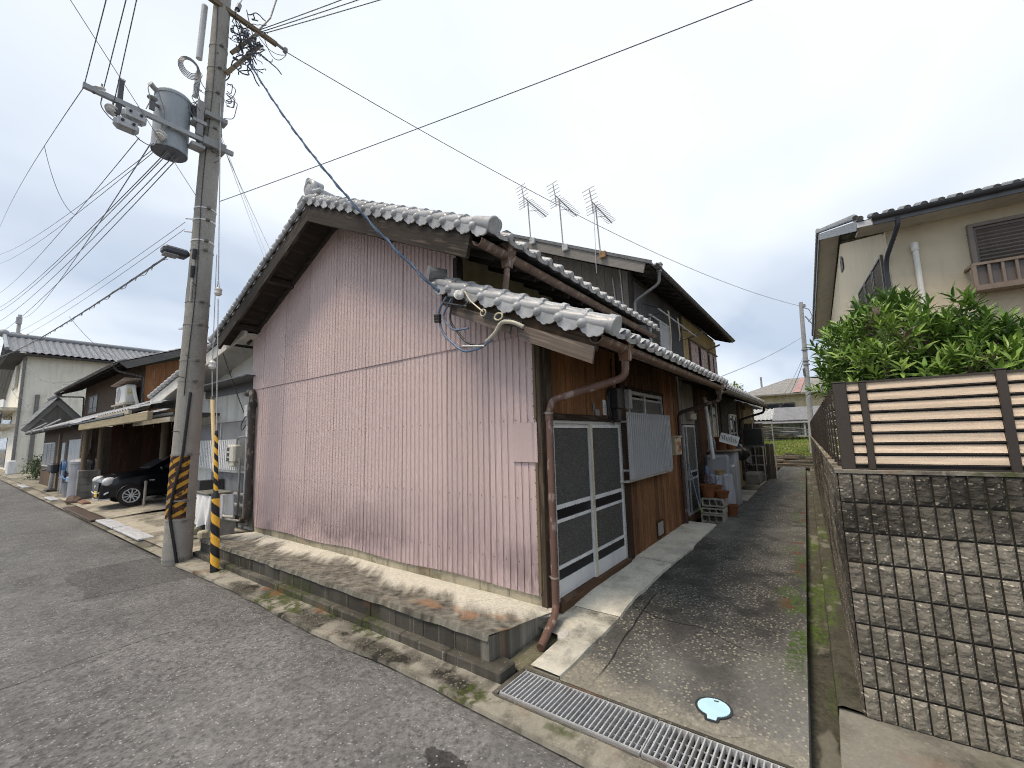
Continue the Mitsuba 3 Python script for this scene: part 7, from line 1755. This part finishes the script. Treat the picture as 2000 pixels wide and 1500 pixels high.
p1_ = pot('flower_pot', (-1.98, 9.18, 0.595), 0.15, 0.25, 'large terracotta flower pot with a reddish plant on the concrete blocks')
rg = np.random.default_rng(3)
b_ = np.array([-1.98, 9.18, 0.84]) + rg.normal(size=(60, 3)) * np.array([0.05, 0.05, 0.07]) + np.array([0, 0, 0.10])
add('plant', leaf_mesh(b_, rg.normal(size=(60, 3)) + np.array([0, 0, 0.6]), np.tile((0.1, 0.1, 1.0), (60, 1)), 0.07, 0.025), 'foliage', (0.16, 0.07, 0.045), 0.2, p1_, kind='stuff')
add('stem', [tube([(-1.98 + 0.03 * k, 9.18, 0.80), (-1.99 + 0.05 * k, 9.16, 0.98)], 0.006, 5) for k in (-1, 0, 1)], 'wood_upright', (0.2, 0.13, 0.09), 0.2, p1_)
pot('flower_pot', (-1.90, 9.42, 0.595), 0.13, 0.21, 'terracotta flower pot behind the one with the reddish plant')
p2_ = pot('flower_pot', (-1.74, 9.20, 0.595), 0.13, 0.135, 'shallow terracotta bowl at the right end of the concrete blocks')
pot('flower_pot', (-1.72, 9.9, 0.15), 0.13, 0.22, 'small terracotta pot standing on the alley behind the concrete blocks')
br_ = thing('broom', 'blue and green broom stick leaning at the side door by the blocks', 'broom')
add('stick', tube([(-2.14, 9.02, 0.42), (-2.27, 8.98, 1.25)], 0.011, 8), 'satin', (0.22, 0.30, 0.44), 0.1, br_, smooth=True)
add('grip', tube([(-2.10, 9.03, 0.30), (-2.15, 9.02, 0.50)], 0.012, 8), 'satin', (0.30, 0.45, 0.12), 0.1, br_, smooth=True)
sh = thing('covered_stand', 'stand wrapped in a silvery white sheet by the alley wall, a pot on top', 'covered appliance')
add('sheet', drape(-1.98, 10.45, 0.20, 0.30, 0.20, 0.93, 3.0), 'satin', (0.50, 0.52, 0.57), 0.15, sh, smooth=True)
pot('planter_bowl', (-1.96, 10.3, 0.935), 0.11, 0.10, 'small straw coloured bowl on the sheet-covered stand', (0.40, 0.30, 0.16))
bt = thing('bathtub_panel', 'grey upturned sink panel leaning behind the sheet-covered stand', 'panel')
add('panel', [cbox(-2.28, 10.50, 0.2, -1.80, 10.62, 1.36, 0.04), cbox(-1.86, 10.62, 0.25, -1.74, 10.95, 1.12, 0.03)], 'satin', (0.35, 0.36, 0.38), 0.3, bt)
wm = thing('washing_machine', 'pale metal cabinet with shelves and pots on it, beyond the sheet-covered stand', 'cabinet')
add('body', cbox(-2.28, 11.0, 0.15, -1.76, 11.6, 1.40, 0.02), 'satin', (0.42, 0.43, 0.46), 0.3, wm)
add('board', cbox(-2.30, 10.80, 1.41, -1.70, 11.75, 1.45, 0.006), 'wood_level', (0.25, 0.20, 0.15), 0.3, wm)
pot('flower_pot', (-2.02, 11.0, 1.455), 0.13, 0.30, 'tall terracotta pot on the pale cabinet')
pot('flower_pot', (-1.86, 11.35, 1.455), 0.13, 0.22, 'smaller terracotta pot on the pale cabinet')
wp = thing('white_downpipe', 'white square post standing in front of the side window', 'post')
add('post', tube([(-2.06, 10.25, 1.28), (-2.13, 10.20, 2.66)], [0.042, 0.036], 10), 'satin', (0.66, 0.66, 0.64), 0.1, wp, smooth=40)
sgn_ = thing('notice_board', 'white tilted board with dark scribbled marks beside the side window', 'sign')
add('board', beam((-1.98, 10.75, 1.76), (-1.62, 10.85, 1.64), 0.02, 0.22), 'satin', (0.70, 0.70, 0.68), 0.1, sgn_)
for k in range(7):
    q_ = np.array([-1.98, 10.735, 1.76]) + (np.array([-1.62, 10.835, 1.64]) - np.array([-1.98, 10.735, 1.76])) * (0.12 + 0.12 * k)
    add('mark', [tube([q_ + np.array([0, -0.003, 0.05]), q_ + np.array([0.02, -0.003, 0.07 * math.sin(k * 2)]), q_ + np.array([0.0, -0.003, -0.05])], 0.006, 5)], 'satin', (0.05, 0.05, 0.05), 0.1, sgn_)
um = thing('umbrella', 'furled blue and white umbrella hanging by the side door', 'umbrella')
add('canopy', [tube([(-2.16, 9.95, 1.15), (-2.12, 9.95, 0.8), (-2.10, 9.95, 0.42)], [0.03, 0.10, 0.03], 10)], 'satin', (0.14, 0.18, 0.27), 0.2, um, smooth=False)
add('handle', tube(bend([(-2.16, 9.95, 1.12), (-2.17, 9.95, 1.3), (-2.12, 9.95, 1.36), (-2.07, 9.95, 1.28)], 0.04), 0.010, 6), 'satin', (0.03, 0.03, 0.03), 0.1, um)
ub = thing('umbrella', 'furled dark umbrella next to the blue and white one', 'umbrella')
add('canopy', [tube([(-2.2, 10.08, 1.15), (-2.15, 10.08, 0.8), (-2.12, 10.08, 0.38)], [0.03, 0.08, 0.03], 10)], 'satin', (0.025, 0.026, 0.035), 0.1, ub)
add('handle', tube([(-2.2, 10.08, 1.12), (-2.22, 10.08, 1.38)], 0.010, 6), 'satin', (0.03, 0.03, 0.03), 0.1, ub)
bx_ = thing('black_bags', 'black plastic bags heaped on the low wall beyond the cabinet', 'bags')
for k in range(4):
    add('bag', hump(trimesh.creation.icosphere(3, 0.22), 0.16, 3 + k).apply_transform(np.diag([1, 1.3, 0.8, 1])).apply_translation((-2.0 + 0.06 * (k % 2), 12.1 + 0.35 * k, 1.28 + 0.06 * (k % 3))), 'satin', (0.012, 0.012, 0.016), 0.1, bx_, smooth=True)
for i, (y0, y1, w0, w1, lab) in enumerate(((11.9, 14.0, -2.28, -1.72, 'flat grey paving mats on the alley beside the low wall'), (16.2, 17.6, -2.5, -1.9, 'pale concrete step at the far end of the row house'))):
    add('paving_slab' if i == 0 else 'entrance_step', cbox(w0, y0, 0.1, w1, y1, 0.19 if i == 0 else 0.44, 0.01), 'concrete', (0.33, 0.31, 0.27), 0.4, label=lab, category='slab' if i == 0 else 'step')
hv = thing('house_unit', 'dark metal box on a bracket at the far end of the row house', 'metal box')
add('case', [cbox(-2.24, 16.1, 1.42, -1.70, 16.6, 1.95, 0.01)], 'satin', (0.03, 0.03, 0.03), 0.3, hv)
add('bracket', [box(-2.26, 16.1, 1.38, -1.66, 16.6, 1.42)], 'satin', (0.12, 0.11, 0.10), 0.3, hv)
ld = thing('ladder', 'aluminium ladder leaning on the plank fence at the alley end', 'ladder')
for x_ in (-2.36, -1.80):
    add('rail', beam((x_, 17.0, 0.14), (x_ - 0.05, 17.5, 1.5), 0.05, 0.03, FX), 'satin', (0.36, 0.36, 0.36), 0.2, ld)
for k in range(4):
    add('rung', beam((-2.38, 17.08 + 0.11 * k, 0.38 + 0.31 * k), (-1.81, 17.08 + 0.11 * k, 0.38 + 0.31 * k), 0.03, 0.03), 'satin', (0.36, 0.36, 0.36), 0.2, ld)
pf = thing('plank_screen', 'dark weathered plank screen with pale poles behind the ladder', 'fence')
boards(pf, (-3.1, 17.6, 0.1), FX, -FY, 1.3, 2.05, 0.20, (0.075, 0.065, 0.055), 0.4, 0.25)
boards(pf, (-1.82, 17.9, 0.1), FX, -FY, 0.26, 1.3, 0.16, (0.06, 0.052, 0.045), 0.4, 0.25)
add('pole', [tube([(-2.1, 17.5, 0.1), (-2.12, 17.5, 2.5)], 0.02, 6), tube([(-1.52, 17.8, 0.1), (-1.54, 17.8, 2.2)], 0.02, 6)], 'satin', (0.5, 0.5, 0.48), 0.2, pf)
rag = thing('rag', 'white cloth hanging from the plank screen', 'cloth')
add('cloth', hump(grid(lambda u, v: (-2.45 + 0.28 * u, 16.9 + 0.1 * u * v, 1.35 - (0.35 + 0.35 * u) * v + 0.02 * math.sin(u * 9)), np.linspace(0, 1, 10), np.linspace(0, 1, 10)), 0.03, 2), 'matte', (0.55, 0.54, 0.52), 0.1, rag, smooth=True)

# ------------------------------------------------------------------ the alley's end: debris, rough grass, sheds, far house, far poles
db = thing('scrap_timber', 'heaps of grey scrap timber and boards across the end of the alley', 'timber pile')
rg = np.random.default_rng(21)
for k in range(34):
    y_, x_ = 23.6 + 3.2 * rg.random(), -3.4 + 3.2 * rg.random()
    L_ = 0.8 + 1.6 * rg.random(); a_ = 0.22 * rg.normal()
    z_ = 0.15 + 0.50 * rg.random() * (y_ - 23.3) / 3.4
    add('timber', beam((x_ - L_ / 2 * math.cos(a_), y_ - L_ / 2 * math.sin(a_), z_), (x_ + L_ / 2 * math.cos(a_), y_ + L_ / 2 * math.sin(a_), z_ + 0.12 * rg.normal()), 0.16 + 0.2 * rg.random(), 0.06 + 0.05 * rg.random()), 'wood_level', vary((0.12, 0.105, 0.085), 0.5), 0.5, db)
struct('retaining_edge', cat([cbox(-4.5, 23.8, -0.2, 0.3, 24.2, 0.30, 0.03), cbox(-4.5, 24.6, -0.2, 0.5, 25.0, 0.40, 0.03), cbox(-4.5, 26.2, -0.2, 0.7, 26.6, 0.55, 0.04)]), 'concrete', (0.10, 0.09, 0.072), 0.8, label='stepped concrete edging at the end of the alley')
fld = grid(lambda x, y: (x, y, 0.50 + 0.085 * (y - 26.5) + 0.25 * (meshkit.fbm(np.array([x * 0.5, y * 0.5, 1]), 3) - 0.5)), np.linspace(-14, 14, 50), np.linspace(26.5, 46, 40))
struct('field', fld, 'grassland', label='rough grassy plot beyond the end of the alley')
rg = np.random.default_rng(5)
n = 9000
gx_, gy_ = -5 + 7 * rg.random(n), 26.6 + 9 * rg.random(n) ** 1.5
gz_ = 0.50 + 0.085 * (gy_ - 26.5) + 0.25 * (meshkit.fbm(np.stack([gx_ * 0.5, gy_ * 0.5, 0 * gx_ + 1], -1), 3) - 0.5)
bm = leaf_mesh(np.stack([gx_, gy_, gz_], -1), rg.normal(size=(n, 3)) * 0.5 + np.array([0, 0, 1.0]), np.tile((0.2, 1.0, 0.1), (n, 1)), 0.16 + 0.22 * rg.random(n) * (meshkit.noise(np.stack([gx_, gy_, 0 * gx_], -1)) > 0.5), 0.03)
half = rg.random(n) < 0.5
add('wild_grass', bm, 'foliage', (0.20, 0.25, 0.055), 0.2, kind='stuff', label='yellow green wild grass on the plot beyond the alley', category='grass')
sp = thing('scrap_heap', 'pile of pale boards and rolled matting at the back of the grassy plot', 'scrap heap')
for k in range(14):
    add('board', beam((-3.6 + 0.3 * rg.normal(), 34.5 + 0.5 * rg.normal(), 1.25 + 0.07 * k), (-1.4 + 0.5 * rg.normal(), 34.6 + 0.6 * rg.normal(), 1.25 + 0.055 * k), 0.4, 0.05), 'wood_level', vary((0.26, 0.25, 0.23), 0.4), 0.4, sp)
sd_ = thing('storage_shed', 'long low sheds with pale tiled and grey sheet roofs behind the plot', 'shed')
add('wall', [box(-5.6, 37.2, 0.9, 1.2, 41, 2.55)], 'matte', (0.20, 0.20, 0.215), 0.3, sd_)
add('tile_roof', wavy_roof((-6.2, 39.6, 3.60), FX, (0, -1, -0.33), 3.1, 3.0, 0.27, 0.25), 'roof_tile', (0.42, 0.42, 0.41), 0.2, sd_)
add('sheet_roof', [extr([(36.6, 2.55), (39.6, 3.62), (39.6, 3.66), (36.6, 2.60)], (-3.1, 0, 0), FY, UZ, 4.6), extr([(36.2, 2.35), (37.4, 2.7), (37.4, 2.74), (36.2, 2.39)], (-6.2, 0, 0), FY, UZ, 7.6)], 'satin', (0.15, 0.15, 0.155), 0.25, sd_)
add('front_panel', [box(-6.0 + 1.15 * k, 37.12, 0.95, -4.9 + 1.15 * k, 37.19, 2.35) for k in range(6)], 'satin', (0.30, 0.315, 0.34), 0.3, sd_)
add('post', [box(x_, 36.3, 0.9, x_ + 0.1, 36.4, 2.5) for x_ in (-5.0, -1.2)], 'satin', (0.4, 0.4, 0.4), 0.2, sd_)
fr2 = thing('far_house', 'beige two-storey house with a grey hipped roof and one red roof patch beyond the alley', 'house')
add('wall', box(-6.2, 46.5, 0.5, 4.0, 54, 5.25), 'matte', (0.50, 0.44, 0.32), 0.2, fr2)
V = np.array([[-6.9, 45.8, 5.2], [4.7, 45.8, 5.2], [4.7, 54.7, 5.2], [-6.9, 54.7, 5.2], [-2.6, 50.2, 7.0], [0.8, 50.2, 7.0]], float)
add('roof', [trimesh.Trimesh(V, [[0, 1, 5], [0, 5, 4], [1, 2, 5], [2, 3, 4], [2, 4, 5], [3, 0, 4], [0, 3, 2], [0, 2, 1]], process=False)] + [box(-6.9, 45.75, 5.08, 4.7, 45.8, 5.22)], 'satin', (0.20, 0.185, 0.165), 0.3, fr2)
rp = np.array([[-2.1, 45.84, 5.245], [-1.5, 45.84, 5.245], [-1.1, 49.9, 6.90], [-1.5, 49.9, 6.90]]) + np.array([0, -0.05, 0.03])
add('roof_patch', trimesh.Trimesh(rp, [[0, 1, 2], [0, 2, 3]], process=False), 'satin', (0.33, 0.18, 0.16), 0.3, fr2, label='faded red strip down the grey roof')
window(fr2, (-5.6, 46.5, 3.25), FX, -FY, 3.6, 1.15, 0.1, (0.12, 0.10, 0.09), 2, 'pane')
bb_ = thing('distant_bush', 'light green bush rising behind the end of the row house roofs', 'bush')
rg = np.random.default_rng(9)
for (cx_, cy_, cz_, r_) in ((-4.6, 30, 3.4, 1.0),):
    n = 1500
    v = rg.normal(size=(n, 3)); v /= np.linalg.norm(v, axis=1, keepdims=True)
    b_ = np.array([cx_, cy_, cz_]) + v * (r_ * rg.random(n) ** 0.4)[:, None] * np.array([1, 1, 1.5]) * (0.75 + 0.5 * meshkit.noise(v * 2.5))[:, None]
    add('foliage', leaf_mesh(b_, rg.normal(size=(n, 3)) + np.array([0, 0, 0.4]), np.tile((0.1, 0.1, 1.0), (n, 1)), 0.22, 0.12), 'foliage', (0.20, 0.27, 0.05), 0.2, bb_, kind='stuff')
    add('trunk', tube([(cx_, cy_, 0.8), (cx_, cy_, cz_)], [0.1, 0.05], 8), 'wood_upright', (0.1, 0.08, 0.06), 0.2, bb_)
cb_ = thing('garden_bush', 'small dark green bush at the foot of the cream building', 'bush')
rg = np.random.default_rng(12)
b_ = np.array([-37.5, 3.45, 0.75]) + rg.normal(size=(700, 3)) * np.array([0.9, 0.22, 0.28])
add('foliage', leaf_mesh(b_, rg.normal(size=(700, 3)) + np.array([0, 0, 0.4]), np.tile((0.1, 0.1, 1.0), (700, 1)), 0.20, 0.09), 'foliage', (0.06, 0.09, 0.035), 0.2, cb_, kind='stuff')
add('stem', [tube([(-37.5 + 0.3 * k, 3.45, 0.05), (-37.5 + 0.35 * k, 3.45, 0.8)], 0.03, 6) for k in (-1, 0, 1)], 'wood_upright', (0.08, 0.06, 0.045), 0.2, cb_)
bt2 = thing('distant_tree', 'tall green tree whose top shows above the row house roofs', 'tree')
n = 1600
v = rg.normal(size=(n, 3)); v /= np.linalg.norm(v, axis=1, keepdims=True)
b_ = np.array([-6.0, 33.0, 4.5]) + v * (1.0 * rg.random(n) ** 0.4)[:, None] * np.array([1, 1, 1.1]) * (0.75 + 0.5 * meshkit.noise(v * 2.5))[:, None]
add('crown', leaf_mesh(b_, rg.normal(size=(n, 3)) + np.array([0, 0, 0.4]), np.tile((0.1, 0.1, 1.0), (n, 1)), 0.26, 0.13), 'foliage', (0.16, 0.26, 0.05), 0.2, bt2, kind='stuff')
add('trunk', tube([(-6.0, 33, 0.8), (-6.0, 33, 4.5)], [0.14, 0.06], 8), 'wood_upright', (0.1, 0.08, 0.06), 0.2, bt2)
ap_ = thing('alley_end_pole', 'slim grey utility pole with a cross bracket at the end of the alley', 'utility pole')
add('shaft', tube([(-0.62, 27.0, 0.4), (-0.42, 27.0, 8.7)], [0.145, 0.095], 14), 'concrete', (0.36, 0.37, 0.38), 0.15, ap_, smooth=40)
add('loop_cable', tube(bend([(-0.42, 27, 8.4), (-0.1, 27.05, 8.3), (0.02, 27.05, 7.8), (-0.2, 27.05, 7.6)], 0.15), 0.02, 6), 'satin', (0.22, 0.23, 0.25), 0.2, ap_)
add('bracket', beam((-0.3, 26.95, 7.9), (0.45, 27.1, 6.6), 0.05, 0.05), 'satin', (0.22, 0.23, 0.25), 0.2, ap_)
add('insulator', lathe([(0, 0), (0.08, 0), (0.08, 0.15), (0, 0.18)], (-0.30, 26.95, 8.4), UZ, 10), 'satin', (0.22, 0.23, 0.25), 0.2, ap_)
for z_ in (6.1, 5.5, 5.3):
    add('band', lathe([(0.11, -0.03), (0.16, -0.03), (0.16, 0.03), (0.11, 0.03)], (-0.48, 27, z_), UZ, 14), 'satin', (0.22, 0.23, 0.25), 0.2, ap_)
add('cable_sleeve', tube([(-0.62, 26.9, 5.1), (-0.6, 26.9, 4.7)], 0.06, 8), 'satin', (0.10, 0.11, 0.13), 0.2, ap_)
fp2 = thing('distant_pole', 'thin distant utility pole above the sheds', 'utility pole')
add('shaft', tube([(-7.0, 72.0, 1), (-7.0, 72.0, 9.8)], 0.14, 8), 'satin', (0.28, 0.28, 0.29), 0.1, fp2)
add('arm', [box(-7.0, 71.9, 6.0, -5.0, 72, 6.15), box(-5.4, 71.9, 6.1, -4.2, 72, 6.35)], 'satin', (0.2, 0.2, 0.21), 0.1, fp2)
for a_, b_, dp_, r_ in (((-0.46, 27, 6.85), (-2.75, 15.8, 3.75), 0.12, 0.012), ((-0.52, 27, 5.7), (-7.0, 72, 7.6), 2.6, 0.022), ((-0.50, 27, 5.9), (-7.0, 72, 6.6), 1.6, 0.012)):
    cable({0.25: 'x', 0.12: 'line from the alley end pole down to the dark house eave', 2.6: 'thick drooping line from the alley end pole to the distant pole', 1.6: 'thin drooping line from the alley end pole to the distant pole'}[dp_], sag(a_, b_, dp_), r_, 'lines from the alley end pole')
cable('far line between the distant pole and the houses on the right', sag((-5, 72, 6.2), (12, 75, 5.4), 0.4), 0.03, col=(0.2, 0.2, 0.22))
cable('far line between the distant pole and the houses on the left', sag((-7, 72, 7.0), (-30, 72, 6.6), 0.4), 0.02, col=(0.25, 0.25, 0.27))
sp_ = thing('left_lane_pole', 'slim utility pole with insulators rising behind the cream building', 'utility pole')
add('shaft', tube([(-75, 4.2, 0), (-75, 4.15, 17.6)], [0.25, 0.16], 10), 'concrete', (0.4, 0.41, 0.42), 0.1, sp_, smooth=40)
add('insulator', lathe([(0, 0), (0.25, 0), (0.25, 0.8), (0, 0.8)], (-74.6, 4.1, 16.4), UZ, 8), 'satin', (0.3, 0.31, 0.33), 0.1, sp_)
add('arm', box(-75.2, 3.6, 15.2, -74.8, 5.0, 15.4), 'satin', (0.3, 0.31, 0.33), 0.1, sp_)
sa2 = thing('small_aerial', 'tiny television aerial on the roofs left of the utility pole', 'aerial')
add('mast', tube([(-32, 8.5, 6.5), (-32, 8.5, 9.4)], 0.03, 6), 'satin', (0.35, 0.35, 0.36), 0.1, sa2)
add('boom', [beam((-33.0, 8.5, 9.3), (-31.0, 8.9, 9.3), 0.03, 0.03)] + [beam((-32.8 + 0.3 * k, 8.4, 9.3), (-32.8 + 0.3 * k, 8.9, 9.3), 0.025, 0.025) for k in range(7)], 'satin', (0.35, 0.35, 0.36), 0.1, sa2)
# the neighbours beyond, so that no bare horizon shows between the houses
for i, (x0_, y0_, x1_, y1_, h_, col, lab) in enumerate(((-30, 60, -14, 72, 5.0, (0.45, 0.42, 0.36), 'grey roofed house far behind the row house'), (6, 48, 18, 60, 6.0, (0.45, 0.40, 0.32), 'beige house far behind the cream house'), (-60, 24, -40, 40, 6.0, (0.5, 0.48, 0.44), 'pale house far behind the brown house'))):
    k_ = thing('distant_house', lab, 'house')
    add('wall', box(x0_, y0_, 0, x1_, y1_, h_), 'matte', col, 0.2, k_)
    ym = (y0_ + y1_) / 2
    add('roof', extr([(y0_ - 0.6, h_ - 0.2), (ym, h_ + 2.4), (y1_ + 0.6, h_ - 0.2)], (x0_ - 0.5, 0, 0), FY, UZ, x1_ - x0_ + 1), 'roof_tile', (0.16, 0.165, 0.17), 0.3, k_)
    window(k_, (x0_ + 2, y0_, h_ - 2.2), FX, -FY, 2.5, 1.3, 0.1, (0.3, 0.3, 0.3), 1)
